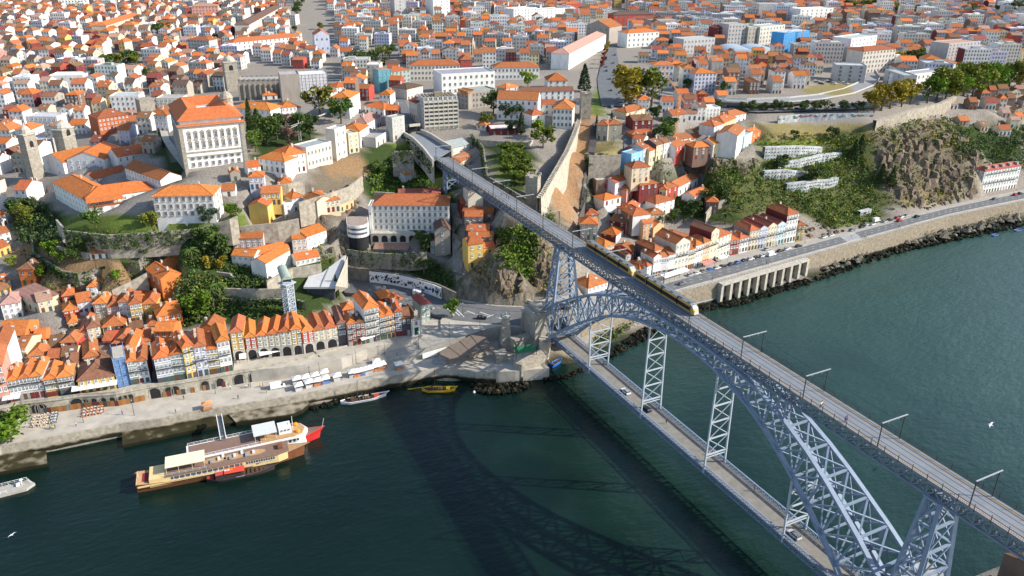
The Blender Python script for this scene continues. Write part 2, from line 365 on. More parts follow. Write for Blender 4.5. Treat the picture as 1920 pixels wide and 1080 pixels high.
# river
def water_mat():
    m = bpy.data.materials.new('river_water'); m.use_nodes = True; n = m.node_tree.nodes; L = m.node_tree.links; b = n['Principled BSDF']
    b.inputs['Roughness'].default_value = .1; b.inputs['IOR'].default_value = 1.33; b.inputs['Specular IOR Level'].default_value = .5
    g = n.new('ShaderNodeNewGeometry')
    t = n.new('ShaderNodeTexNoise'); t.inputs['Scale'].default_value = .02; t.inputs['Detail'].default_value = 5; L.new(g.outputs['Position'], t.inputs['Vector'])
    r = ramp(n, [(.3, (.0022, .0105, .008)), (.7, (.0042, .0155, .0105))]); L.new(t.outputs['Fac'], r.inputs[0]); L.new(r.outputs[0], b.inputs['Base Color'])
    mp = n.new('ShaderNodeMapping'); mp.inputs['Rotation'].default_value = (0, 0, R_(25)); mp.inputs['Scale'].default_value = (1, .45, 1); L.new(g.outputs['Position'], mp.inputs[0])
    a = n.new('ShaderNodeTexNoise'); a.inputs['Scale'].default_value = .55; a.inputs['Detail'].default_value = 5; a.inputs['Roughness'].default_value = .6; L.new(mp.outputs[0], a.inputs['Vector'])
    c = n.new('ShaderNodeTexNoise'); c.inputs['Scale'].default_value = .09; c.inputs['Detail'].default_value = 3; L.new(mp.outputs[0], c.inputs['Vector'])
    ad = n.new('ShaderNodeMath'); ad.operation = 'MULTIPLY_ADD'; ad.inputs[1].default_value = 1.6; L.new(c.outputs['Fac'], ad.inputs[0]); L.new(a.outputs['Fac'], ad.inputs[2])
    bp = n.new('ShaderNodeBump'); bp.inputs['Strength'].default_value = 1; bp.inputs['Distance'].default_value = .3; L.new(ad.outputs[0], bp.inputs['Height']); L.new(bp.outputs[0], b.inputs['Normal'])
    # the open reach above the bridge is ruffled by wind, the sheltered water below it is smoother
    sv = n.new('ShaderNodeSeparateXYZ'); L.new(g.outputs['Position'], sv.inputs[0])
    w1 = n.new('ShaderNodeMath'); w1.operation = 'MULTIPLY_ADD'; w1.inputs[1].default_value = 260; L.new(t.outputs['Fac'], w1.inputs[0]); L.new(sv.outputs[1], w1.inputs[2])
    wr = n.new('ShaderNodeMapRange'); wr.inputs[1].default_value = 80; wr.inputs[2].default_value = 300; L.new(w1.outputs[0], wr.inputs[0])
    for k, lo, hi in (('Roughness', .08, .34), ('Specular IOR Level', .45, .95)):
        q = n.new('ShaderNodeMapRange'); q.inputs[3].default_value = lo; q.inputs[4].default_value = hi; L.new(wr.outputs[0], q.inputs[0]); L.new(q.outputs[0], b.inputs[k])
    # brighter sky reflection upstream, painted into the base colour
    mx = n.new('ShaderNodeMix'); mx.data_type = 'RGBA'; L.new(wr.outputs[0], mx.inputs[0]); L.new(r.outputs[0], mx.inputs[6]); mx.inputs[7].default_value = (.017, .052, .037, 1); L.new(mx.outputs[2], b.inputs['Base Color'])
    q = n.new('ShaderNodeMapRange'); q.inputs[3].default_value = .25; q.inputs[4].default_value = .55; L.new(wr.outputs[0], q.inputs[0]); L.new(q.outputs[0], bp.inputs['Distance'])
    return m
mb = MB(); mb.quad((-330, -900, 0), (400, -900, 0), (400, 1500, 0), (-330, 1500, 0))
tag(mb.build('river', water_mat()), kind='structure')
# ---------------------------------------------------------------- the double-deck arch bridge
DECK, LOW = 55.07, 10.9
ib = [(0, 47.6), (10.5, 47.2), (17, 46), (25, 44.4), (31.5, 42.6), (40, 39.2), (46.5, 35.6), (54, 31), (60, 26.9), (67, 21.7), (74, 16.2), (82, 8.6), (90, 1)]
eb = [(0, 51), (10, 50.9), (20, 50.6), (32, 49.2), (40, 47), (47, 44.4), (54, 41.6), (60, 38.6), (66, 35), (70, 32.6), (77, 28.4), (82, 24.6), (90, 18.6)]
UC = 0.3
def zi(u): return float(np.interp(abs(u-UC), *zip(*ib)))
def ze(u): return float(np.interp(abs(u-UC), *zip(*eb)))
# smooth the two curves
_us = np.linspace(-88, 88, 353)
def _sm(f):
    y = np.array([f(u) for u in _us])
    for _ in range(60): y[1:-1] = .5*y[1:-1]+.25*(y[2:]+y[:-2])
    return lambda u: float(np.interp(u, _us, y))
zi = _sm(zi); ze = _sm(ze)
def vh(z): return 7.6-4.6*(z-8)/43        # half distance of the two ribs: splayed feet, narrow crown
br = empty('arch_bridge', (0, 0, 0), 0, 'grey-blue iron lattice arch bridge with a deck on top and a second deck slung below', 'bridge')
# panel nodes, equal along the top chord
ss = np.r_[0, np.cumsum([math.hypot(_us[i+1]-_us[i], ze(_us[i+1])-ze(_us[i])) for i in range(len(_us)-1)])]
NP = 24; nu_ = [float(np.interp(ss[-1]*k/NP, ss, _us)) for k in range(NP+1)]
for s in (-1, 1):
    m = MB()
    E = [(u, s*vh(ze(u)), ze(u)) for u in nu_]; I = []
    for k, u in enumerate(nu_):   # intrados node roughly normal to the arch
        sl = (ze(min(u+1, 88))-ze(max(u-1, -88)))/2; w = u + sl*(ze(u)-zi(u))*.42; w = min(max(w, -88), 88)
        I.append((w, s*vh(zi(w)), zi(w)))
    for k in range(NP):
        m.beam(E[k], E[k+1], 1.3, .75); m.beam(I[k], I[k+1], 1.3, .9)
        m.beam(E[k], I[k+1], .34, .45); m.beam(I[k], E[k+1], .34, .45)
    for k in range(NP+1): m.beam(E[k], I[k], .55, .6)
    m.build('arch_rib', M_STEEL, br)
    if s == -1: En, In = E, I
    else: Ef, If = E, I
m = MB(); m2 = MB()
mid = lambda a, b: tuple((np.array(a)+np.array(b))/2)
for k in range(NP+1):
    m.beam(En[k], Ef[k], .6, .5); m2.beam(In[k], If[k], .55, .5)
    if k % 2 == 0: m2.beam(mid(En[k], In[k]), mid(Ef[k], If[k]), .35, .35)
    if k < NP:
        m.beam(En[k], Ef[k+1], .5, .4); m.beam(Ef[k], En[k+1], .5, .4)
        m2.beam(In[k], If[k+1], .4, .35); m2.beam(If[k], In[k+1], .4, .35)
m.build('top_bracing', M_STEEL, br); m2.build('bottom_bracing', M_STEEL, br)

# upper deck: slab, pavements, girders
UA, UB = -211, 190
m = MB(); m.box(((UA+UB)/2, 0, DECK-.25), (UB-UA, 8.0, .5)); m.build('upper_deck', mat('deck_asphalt', (.195, .21, .23), .85, .12, .3), br)
m = MB()
for v in (-1.72-.72, -1.72+.72, 1.72-.72, 1.72+.72): m.box(((UA+UB)/2, v, DECK+.012), (UB-UA, .16, .012), bottom=False)
for u in np.arange(UA+2, UB, 5.65): pass
m.build('rail_track', M_DARK, br)
for v in (-3.05, 3.05):
    m = MB(); m.box(((UA+UB)/2, v, DECK+.02), (UB-UA, .34, .02), bottom=False)
    m.build('safety_line', mat('yellow_line', (.72, .38, .05), .8, .2, .5), br)
m = MB()
for v in (-3.5, 3.5): m.box(((UA+UB)/2, v*1.005, DECK+.06), (UB-UA, .85, .1), bottom=False)
m.build('footway', mat('footway_concrete', (.25, .262, .275), .85, .1, .5), br)
for v in (-4.05, 4.05):
    m = MB(); n = int((UB-UA)/3.77)
    m.beam((UA, v, DECK+1.15), (UB, v, DECK+1.15), .09); m.beam((UA, v, DECK+.25), (UB, v, DECK+.25), .06)
    m.beam((UA, v, DECK+.72), (UB, v, DECK+.72), .045)
    for k in range(n+1):
        u = UA+k*3.77; m.beam((u, v, DECK-.3), (u, v, DECK+1.7), .11)
    for k in range(int((UB-UA)/.47)):
        u = UA+k*.47; m.beam((u, v, DECK+.25), (u, v, DECK+1.15), .03)
    m.build('railing', M_DARK, br)
    w = v*.72
    m = MB(); zt, zb = DECK-.75, DECK-4.1; st = 3.77
    m.beam((UA, w, zt), (UB, w, zt), .5, .5); m.beam((UA, w, zb), (UB, w, zb), .6, .45)
    k = 0; u = UA
    while u < UB-.1:
        m.beam((u, w, zt), (u, w, zb), .28, .28); m.beam((u, w, zt), (u+st, w, zb), .2, .3); m.beam((u, w, zb), (u+st, w, zt), .2, .3)
        m.beam((u, w, zt), (u, v, DECK-.35), .2); u += st
    m.build('deck_girder', M_STEELD, br)
m = MB(); u = UA
while u < UB-.1:
    m.beam((u, -2.9, DECK-.7), (u, 2.9, DECK-.7), .25, .4); m.beam((u, -2.9, DECK-4.1), (u, 2.9, DECK-4.1), .25, .3); m.beam((u, -2.9, DECK-4.1), (u, 2.9, DECK-.8), .15)
    m.beam((u, -2.9, DECK-4.1), (u+3.77, 2.9, DECK-4.1), .2); u += 3.77
m.build('cross_girder', M_STEELD, br)

# lower deck
LA, LB = -88, 90
m = MB(); m.box(((LA+LB)/2, 0, LOW-.2), (LB-LA, 7.6, .4)); m.build('lower_deck', mat('lower_road', (.205, .19, .165), .9, .2, .4), br)
m = MB()
for v in (-3.2, 3.2): m.box(((LA+LB)/2, v, LOW+.08), (LB-LA, 1.15, .16), bottom=False)
m.build('lower_footway', mat('lower_footway_paint', (.20, .19, .18), .9, .2, .5), br)
for v in (-3.95, 3.95):
    m = MB(); zt, zb = LOW+1.45, LOW-1.6; st = 1.72
    m.beam((LA, v, zt), (LB, v, zt), .42, .18); m.beam((LA, v, zb), (LB, v, zb), .45, .3); m.beam((LA, v, LOW), (LB, v, LOW), .12, .3)
    u = LA
    while u < LB-.1:
        m.beam((u, v, zt), (u, v, zb), .16); m.beam((u, v, LOW), (u+st, v, zt), .09, .12); m.beam((u, v, zt), (u+st, v, LOW), .09, .12)
        m.beam((u, v, zb), (u+st, v, LOW), .12, .12); m.beam((u, v, LOW), (u+st, v, zb), .12, .12); u += st
    m.build('lattice_parapet', M_STEEL, br)
m = MB(); u = LA
while u < LB: m.beam((u, -3.9, LOW-1.3), (u, 3.9, LOW-1.3), .25, .5); u += 3.44
m.build('cross_girder', M_STEELD, br)
# hangers carrying the lower deck
for k in (-1.5, -.5, .5, 1.5):
    u = 34.4*k+.6; m = MB(); zt = zi(u)+.4; L = []
    for s in (-1, 1):
        a = np.array((u, s*4.15, LOW-1.6)); b = np.array((u, s*vh(zt)*.98, zt)); m.beam(a, b, .55, .42); L.append((a, b))
    pos = lambda s, z: tuple(L[s][0]+(L[s][1]-L[s][0])*(z-L[s][0][2])/(L[s][1][2]-L[s][0][2]))
    zs = np.arange(LOW+5.2, zt, 6.2)
    zs = [LOW+5.2+i*(zt-.6-LOW-5.2)/max(1, round((zt-LOW-5.2)/6.4)) for i in range(max(1, round((zt-LOW-5.2)/6.4))+1)]
    for i, z in enumerate(zs):
        m.beam(pos(0, z), pos(1, z), .4, .35)
        if i: m.beam(pos(0, zs[i-1]), pos(1, z), .22); m.beam(pos(1, zs[i-1]), pos(0, z), .22)
    m.beam(pos(0, LOW+4.2), pos(1, LOW+4.2), .25); 
    m.build('hanger', mat('pale_steel_paint', (.40, .45, .50), .5, .1, .6, spec=.4), br)
# pillars standing on the arch under the deck
for u in (-42, 43):
    m = MB(); z0, z1 = ze(u), DECK-4.2
    P = [(u+a, s*vh(z0)) for a in (-1.6, 1.6) for s in (-1, 1)]; T = [(u+a, s*2.9) for a in (-1.2, 1.2) for s in (-1, 1)]
    for p, t in zip(P, T): m.beam((*p, ze(p[0])-.2), (*t, z1), .5)
    m.beam((*T[0], z1), (*T[1], z1), .6); m.beam((*T[2], z1), (*T[3], z1), .6); m.beam((*T[0], z1), (*T[2], z1), .6); m.beam((*T[1], z1), (*T[3], z1), .6)
    m.beam((*P[0], z0), (*T[1], z1), .25); m.beam((*P[1], z0), (*T[0], z1), .25); m.beam((*P[2], z0), (*T[3], z1), .25); m.beam((*P[3], z0), (*T[2], z1), .25)
    m.build('arch_pillar', M_STEEL, br)
# iron towers on the masonry piers
def tower(u, zb, wb, du, name='tower'):
    m = MB(); zt = DECK-4.3; wt, dt = 3.0, 1.6
    c = lambda f, a, s: (u+a*((1-f)*du+f*dt), s*((1-f)*wb+f*wt), zb+f*(zt-zb))
    nb = max(3, round((zt-zb)/7.5))
    for a in (-1, 1):
        for s in (-1, 1): m.beam(c(0, a, s), c(1, a, s), .95, .95)
    for i in range(nb):
        f, g = i/nb, (i+1)/nb
        for s in (-1, 1):
            m.beam(c(f, -1, s), c(g, 1, s), .35); m.beam(c(f, 1, s), c(g, -1, s), .35); m.beam(c(g, -1, s), c(g, 1, s), .5)
        for a in (-1, 1):
            m.beam(c(f, a, -1), c(g, a, 1), .35); m.beam(c(f, a, 1), c(g, a, -1), .35); m.beam(c(g, a, -1), c(g, a, 1), .55)
    m.box((u, 0, zt), (2*dt+1.4, 2*wt+1.2, .5))
    return m.build(name, M_STEEL, br)
tower(-80.5, 24, 6.0, 3.0); tower(89, 24, 6.0, 3.0); tower(-199, 38, 3.4, 2.0)
tower(150, 36, 3.8, 2.2)
# masonry piers at the springing
M_PIER = mat('pier_granite', (.33, .30, .25), .9, .3, .5, bump=.08)
for u in (-86.5, 88.5):
    m = MB(); w = 5.6
    for s in (-1, 1):
        m.prism([(u-w, s*4.6), (u+4.2, s*4.6), (u+4.2, s*11.2), (u-w, s*11.2)], -3, 21.4)
        m.prism([(u-w-.4, s*4.3), (u+4.6, s*4.3), (u+4.6, s*11.6), (u-w-.4, s*11.6)], 21.4, 22.2)
    m.prism([(u-w+.3, -4.6), (u+3.9, -4.6), (u+3.9, 4.6), (u-w+.3, 4.6)], 18, 21.2, bottom=True)
    m.prism([(u-w+1, -9.5), (u+3.4, -9.5), (u+3.4, 9.5), (u-w+1, 9.5)], 22.2, 23.6)
    m.build('masonry_pier', M_PIER, br)
# overhead-line gantries on the upper deck
gm = MB(); gm.beam((0, 0, 0), (0, 0, 6.6), .2); gm.beam((0, 0, 5.2), (0, 1.1, 6.45), .12)
GAN = gm.mesh('gantry_post', M_DARK); am = MB(); am.beam((0, -3.95, 6.65), (0, 4.6, 6.65), .26, .18); am.beam((0, 1.7, 6.6), (0, 1.7, 5.9), .07); am.beam((0, -1.7, 6.6), (0, -1.7, 5.9), .07)
ARM = am.mesh('gantry_arm', mat('galvanised', (.42, .44, .46), .45, .1, 1, metal=.3))
ORD = 'first second third fourth fifth sixth seventh eighth ninth tenth eleventh twelfth thirteenth fourteenth fifteenth sixteenth seventeenth eighteenth nineteenth twentieth'.split()
GU_ = [-209.5+23.57*k for k in range(14)]+[120.5, 144.]
for k, u in enumerate(GU_):
    if k > 13 : pass
    g = empty('catenary_gantry', (u, 0, DECK), 0, f'slim dark tram wire gantry over the upper deck, {ORD[k]} one counted from the city end', 'gantry', 'tram wire gantries along the upper deck')
    inst('post', GAN, g, (0, -3.75, 0)); inst('post', GAN, g, (0, 3.75, 0), math.pi); inst('crossbeam', ARM, g)
m = MB()
for v in (-1.72, 1.72):
    for k in range(len(GU_)-1):
        P = [(GU_[k]+(GU_[k+1]-GU_[k])*t, v, DECK+5.95-.35*4*t*(1-t)) for t in (0, .25, .5, .75, 1)]
        m.tube(P, .035, 4)
tag(m.build('overhead_wire', M_DARK), 'thin dark overhead wires strung along both tracks of the upper deck', 'wire')

# trams
def tram(u0, u1, v, label, front):
    L = u1-u0; t = empty('tram', (u0, v, DECK+.03), 0, label, 'tram', 'coupled yellow trams on the upper deck'); h = 3.3; w = 1.32
    M_T = mat('tram_grey', (.16, .17, .18), .5, .1, 1); M_Y = mat('tram_yellow', (.55, .29, .02), .4, .06, 1, spec=.5)
    ring = lambda x, ww, z0, z1: [(x, -ww, z0), (x, -ww, z1-.45), (x, -ww*.72, z1), (x, ww*.72, z1), (x, ww, z1-.45), (x, ww, z0)]
    prof = [(0, .75, .5, 1.5), (.6, 1.1, .35, 2.4), (1.9, w, .3, h), (L-1.9, w, .3, h), (L-.6, 1.1, .35, 2.4), (L, .75, .5, 1.5)]
    m = MB(); V = []; F = []
    for p in prof: V += ring(*p)
    for i in range(len(prof)-1):
        for k in range(5): F.append((i*6+k, i*6+k+1, (i+1)*6+k+1, (i+1)*6+k))
    F += [tuple(range(6)), tuple(range(30, 36))[::-1]]
    m.add(V, F); m.build('car_body', M_Y, t)
    m = MB()
    for s in (-1, 1): m.box((L/2, s*(w+.005), 1.95), (L-3.6, .05, 1.35))
    m.build('side_window', mat('tram_glass', (.02, .022, .025), .15, .1, 1, spec=.6), t)
    m = MB(); m.box((L/2, 0, h+.02), (L-3.2, 2.3, .1)); m.box((L/2, 0, .55), (L-2.2, 2*w+.08, .62))
    for k in range(7): m.box((3.2+k*(L-6.4)/6, 0, h+.2), (2.2 if k % 2 else 1.4, 1.25, .3))
    m.build('roof_equipment', M_T, t)
    for k in range(1, 4):
        m = MB(); m.box((L*k/4, 0, 1.75), (.55, 2*w+.06, 3.25)); m.build('gangway_bellows', M_DARK, t)
    for x0, x1 in ((.25, 1.75), (L-.25, L-1.75)):
        m = MB(); a = 1 if x1 > x0 else -1
        m.add([(x0-a*.05, -.85, 1.55), (x0-a*.05, .85, 1.55), (x0+a*.38, 1.02, 2.5), (x0+a*.38, -1.02, 2.5), (x1, .98, h+.03), (x1, -.98, h+.03)], [(0, 1, 2, 3) if a > 0 else (3, 2, 1, 0), (3, 2, 4, 5) if a > 0 else (5, 4, 2, 3)])
        m.build('windscreen', mat('windscreen_glass', (.42, .45, .47), .12, .1, 1, spec=.8), t)
        m = MB(); m.box((x0+a*.1, 0, .95), (.75, 1.75, .85)); m.build('front_apron', mat('tram_front_white', (.6, .62, .64), .4, .05, 1), t)
    m = MB()
    for x in (2.5, L*.31, L*.5, L*.69, L-2.5): m.box((x, 0, .2), (2.2, 1.9, .5))
    m.build('bogie', M_DARK, t)
def uat(x, y, v):  # u on the deck line v nearest picture x
    lo, hi = -300., 150.
    for _ in range(50):
        mm = (lo+hi)/2
        if px((mm, v, DECK+1.5))[0] < x: lo = mm
        else: hi = mm
    return lo
ua, ub, uc = uat(1101, 0, 1.7), uat(1190, 0, 1.7), uat(1306, 0, 1.7)
tram(ua, ub-.4, 1.72, 'rear yellow and black tram, the one nearer the hillside end of the bridge', True)
tram(ub+.4, uc, 1.72, 'leading yellow and black tram with its silver nose out over the river', True)
# ---------------------------------------------------------------- houses
M_WALL = mat('render', (1, 1, 1), .9, .15, .45, attr='col', streak=.75)
M_TILE = roof_mat('roof_tiles', attr='col', obj=False)
M_LEAD = mat('roof_fittings', (.33, .33, .34), .6, .2, 1)
WC = dict(W=(.69, .675, .64), C=(.60, .51, .35), Y=(.58, .40, .12), O=(.47, .32, .10), R=(.40, .065, .045), D=(.15, .03, .03), P=(.56, .27, .21), G=(.42, .41, .39), L=(.50, .51, .60), B=(.22, .47, .70), S=(.33, .30, .25), N=(.19, .125, .095), T=(.27, .33, .28), K=(.09, .085, .09), A=(.60, .18, .05), E=(.66, .40, .22), H=(.56, .52, .45), I=(.45, .60, .62))
WN = dict(W='white', C='cream', Y='bright yellow', O='ochre', R='red', D='maroon sided', P='pink', G='grey', L='pale lilac', B='sky blue', S='bare stone', N='brown', T='grey-green tiled', K='charcoal', A='burnt orange', E='peach', H='beige', I='mint green')
RC = dict(o=(.52, .16, .043), m=(.39, .128, .05), b=(.22, .11, .06), r=(.29, .085, .055), d=(.13, .085, .06), p=(.40, .23, .17), g=(.36, .36, .36), w=(.70, .69, .67))
RN = dict(o='bright orange', m='orange tiled', b='weathered brown', r='dark red', d='dark brown', p='faded pinkish', g='flat grey', w='flat white')
def jit(c, a=.08, r=random):
    k = 1+r.uniform(-a, a); return tuple(min(.85, max(.01, x*k*(1+r.uniform(-a, a)*.4))) for x in c)

def window_mesh(kind):
    m = MB(); w, h = .5, .5
    fr = .16 if kind != 'big' else .1
    m.cur = 1; m.box((0, -.015, 0), (1-fr*.6, .05, 1-fr*.5))
    m.cur = 0
    for x in (-w+fr/2, w-fr/2): m.box((x, -.05, 0), (fr, .12, 1))
    for z in (-h+fr/4, h-fr/4): m.box((0, -.05, z), (1-2*fr, .12, fr/2))
    m.box((0, -.05, 0), (fr*.45, .1, 1-fr))
    if kind != 'big': m.box((0, -.05, .12), (1-2*fr, .1, fr*.35))
    if kind == 'sill': m.box((0, -.12, -h-.05), (1.2, .25, .1))
    return m
M_FRAME = mat('window_frame', (.68, .68, .66), .6, .05, 1)
M_FRAMEG = mat('granite_frame', (.36, .34, .30), .85, .15, 1)
M_PANE = mat('window_pane', (.12, .14, .16), .15, .6, .35, spec=.6)
WIN = window_mesh('sill').mesh('window', [M_FRAME, M_PANE]); WINB = window_mesh('big').mesh('window', [M_FRAME, M_PANE]); WING = window_mesh('sill').mesh('window', [M_FRAMEG, M_PANE])
m_ = MB(); m_.cur = 1; m_.box((0, -.03, 0), (.92, .06, .96)); m_.cur = 0; m_.box((0, -.1, -.53), (1.1, .2, .06)); m_.box((0, -.05, 0), (.08, .08, .96)); WINF = m_.mesh('window', [M_FRAME, mat('dark_pane', (.07, .08, .095), .2, .5, .35, spec=.5)])
mb_ = MB(); mb_.box((0, -.03, 0), (1, .1, 1)); DOOR = mb_.mesh('door', M_OBJM)
mb_ = MB(); mb_.box((0, -.4, -.06), (1, .8, .12)); 
mb_.box((0, -.78, .95), (1, .05, .06)); mb_.box((0, -.78, .12), (1, .04, .05))
for k in range(9): mb_.box((-.49+k*.98/8, -.78, .5), (.025, .03, .9))
BALC = mb_.mesh('balcony', M_DARK)
mb_ = MB(); mb_.cur = 0; mb_.box((0, 0, 0), (1, 1, 1)); CHIM0 = mb_
def chimney_mesh():
    m = MB(); m.box((0, 0, .2), (.9, .7, 2.2)); m.box((0, 0, 1.35), (1.1, .9, .14))
    for x in (-.25, .25): m.lathe((x, 0, 1.42), [(.14, 0), (.11, .4)], 6)
    return m.mesh('chimney', mat('chimney_render', (.52, .46, .38), .9, .25, 1))
CHIM = chimney_mesh()
mb_ = MB(); mb_.cur = 0; mb_.box((0, 0, 0), (1.4, 1.1, .14)); mb_.cur = 1; mb_.box((0, 0, .08), (1.2, .9, .03)); SKYL = mb_.mesh('skylight', [M_LEAD, mat('skylight_glass', (.42, .47, .52), .2, .15, 1, spec=.6)])
DISHm = MB(); DISHm.lathe((0, 0, 0), [(.03, -.9), (.03, 0), (.2, .04), (.42, .2)], 10); DISH = DISHm.mesh('satellite_dish', M_WHITEP)

def roof_geo(m, w, d, h, rise, kind, ov=.35):
    """roof over 0..w x 0..d at height h into MB m (slot m.cur tiles, slot 1 ridge)"""
    x0, x1, y0, y1 = -ov, w+ov, -ov, d+ov; t = .16
    z0 = h-ov*rise/max(.5, min(w, d)/2)*.5; zt = h+rise
    if kind in ('hip', 'pyr'):
        if kind == 'pyr': a = b = ((x0+x1)/2, (y0+y1)/2)
        elif w >= d: k = (y1-y0)/2; a, b = (x0+k, (y0+y1)/2), (x1-k, (y0+y1)/2)
        else: k = (x1-x0)/2; a, b = ((x0+x1)/2, y0+k), ((x0+x1)/2, y1-k)
        E = [(x0, y0, z0), (x1, y0, z0), (x1, y1, z0), (x0, y1, z0)]; A = (*a, zt); B = (*b, zt)
        L = [(p[0], p[1], p[2]-t) for p in E]
        if kind == 'pyr': m.add(E+[A]+L, [(0, 1, 4), (1, 2, 4), (2, 3, 4), (3, 0, 4), (5, 6, 1, 0), (6, 7, 2, 1), (7, 8, 3, 2), (8, 5, 0, 3)])
        elif w >= d: m.add(E+[A, B]+L, [(0, 1, 5, 4), (1, 2, 5), (2, 3, 4, 5), (3, 0, 4), (6, 7, 1, 0), (7, 8, 2, 1), (8, 9, 3, 2), (9, 6, 0, 3)])
        else: m.add(E+[A, B]+L, [(0, 1, 4), (1, 2, 5, 4), (2, 3, 5), (3, 0, 4, 5), (6, 7, 1, 0), (7, 8, 2, 1), (8, 9, 3, 2), (9, 6, 0, 3)])
        rid = [(E[0], A), (E[1], A if w < d or kind == 'pyr' else B), (E[2], B), (E[3], B if w < d else A), (A, B)]
        if kind == 'pyr': rid = [(e, A) for e in E]
    elif kind == 'hipd':   # ridge along the depth, hipped to the street, gable at the back
        xm = (x0+x1)/2; k = (x1-x0)/2*.8
        A, B = (xm, y0+k, zt), (xm, y1, zt)
        E = [(x0, y0, z0), (x1, y0, z0), (x1, y1, z0), (x0, y1, z0)]; L = [(p[0], p[1], p[2]-t) for p in E]
        m.add(E+[A, B]+L, [(0, 1, 4), (1, 2, 5, 4), (3, 0, 4, 5), (2, 3, 5), (6, 7, 1, 0), (7, 8, 2, 1), (8, 9, 3, 2), (9, 6, 0, 3)])
        rid = [(E[0], A), (E[1], A), (A, B)]
    elif kind == 'gab':    # ridge along the street
        ym = (y0+y1)/2; x0, x1 = -.08, w+.08
        V = [(x0, y0, z0), (x1, y0, z0), (x1, ym, zt), (x0, ym, zt), (x1, y1, z0), (x0, y1, z0)]; V += [(p[0], p[1], p[2]-t) for p in V]
        m.add(V, [(0, 1, 2, 3), (3, 2, 4, 5), (6, 7, 1, 0), (10, 11, 5, 4), (7, 8, 2, 1), (8, 10, 4, 2), (11, 9, 3, 5), (9, 6, 0, 3), (9, 8, 7, 6), (11, 10, 8, 9)])
        rid = [((x0, ym, zt), (x1, ym, zt))]
    elif kind == 'gabd':
        xm = (x0+x1)/2; y0, y1 = -.12, d+.08
        V = [(x0, y0, z0), (xm, y0, zt), (xm, y1, zt), (x0, y1, z0), (x1, y0, z0), (x1, y1, z0)]; V += [(p[0], p[1], p[2]-t) for p in V]
        m.add(V, [(0, 1, 2, 3), (1, 4, 5, 2), (6, 7, 1, 0), (7, 10, 4, 1), (9, 3, 2, 8), (8, 2, 5, 11), (6, 0, 3, 9), (10, 11, 5, 4)])
        rid = [((xm, y0, zt), (xm, y1, zt))]
    elif kind == 'shed':
        V = [(x0, y0, z0), (x1, y0, z0), (x1, y1, zt), (x0, y1, zt)]; V += [(p[0], p[1], p[2]-t) for p in V]
        m.add(V, [(0, 1, 2, 3), (4, 5, 1, 0), (5, 6, 2, 1), (6, 7, 3, 2), (7, 4, 0, 3)]); rid = []
    else: rid = []
    k = m.cur; m.cur = 1; c = m.col
    if c: m.col = tuple(min(.8, x*1.1+.02) for x in c)
    for a, b in rid: m.beam(np.array(a)+(0, 0, .05), np.array(b)+(0, 0, .05), .26, .16)
    m.cur = k; m.col = c
def wall_geo(m, w, d, h, rise, kind, front, side, base=-5., plinth=None, back=None):
    V = [(0, 0, base), (w, 0, base), (w, d, base), (0, d, base), (0, 0, h), (w, 0, h), (w, d, h), (0, d, h)]
    m.col = front; m.add([V[i] for i in (0, 1, 5, 4)], [(0, 1, 2, 3)])
    m.col = side
    m.add([V[i] for i in (1, 2, 6, 5)], [(0, 1, 2, 3)]); m.add([V[i] for i in (3, 0, 4, 7)], [(0, 1, 2, 3)])
    m.col = back or side; m.add([V[i] for i in (2, 3, 7, 6)], [(0, 1, 2, 3)])
    if kind == 'gab':
        m.col = side
        for x, o in ((0, 1), (w, 0)):
            t = [(x, 0, h), (x, d, h), (x, d/2, h+rise-.12)]; m.add(t[::-1] if o else t, [(0, 1, 2)])
    if kind == 'gabd':
        m.col = front; m.add([(0, 0, h), (w, 0, h), (w/2, 0, h+rise-.12)], [(0, 1, 2)]); m.col = side; m.add([(w, d, h), (0, d, h), (w/2, d, h+rise-.12)], [(0, 1, 2)])
    if kind == 'shed':
        m.col = side; m.add([(w, 0, h), (w, d, h), (w, d, h+rise-.1)], [(0, 1, 2)]); m.add([(0, d, h), (0, 0, h), (0, d, h+rise-.1)], [(0, 1, 2)]); m.add([(w, d, h), (0, d, h), (0, d, h+rise-.1), (w, d, h+rise-.1)], [(0, 1, 2, 3)])
    if kind == 'flat':
        for a, b in (((-.1, .15), (w+.1, .15)), ((-.1, d-.15), (w+.1, d-.15)), ((.15, .3), (.15, d-.3)), ((w-.15, .3), (w-.15, d-.3))):
            m.col = front; m.beam((*a, h+.35), (*b, h+.35), .3, .75)
    m.col = None
FOOT = []      # footprints taken: (x, y, r)
NHOUSE = [0]
HOUSES = []
def cut(P, yaw, w, d, m=3.5):
    """terrace the slope behind and under a house"""
    i0, j0 = int((P[0]-U0)/ST), int((P[1]-V0)/ST); k = int((w+d+m)/ST)+2; i1, i2, j1, j2 = max(0, i0-k), min(len(gu), i0+k), max(0, j0-k), min(len(gv), j0+k)
    X, Y = GU[i1:i2, j1:j2]-P[0], GV[i1:i2, j1:j2]-P[1]; a = X*math.cos(yaw)+Y*math.sin(yaw); b = -X*math.sin(yaw)+Y*math.cos(yaw)
    M = (a > -m) & (a < w+m) & (b > -m) & (b < d+1.5); Z = Z_[i1:i2, j1:j2]; Z[M] = np.minimum(Z[M], P[2]+.1)
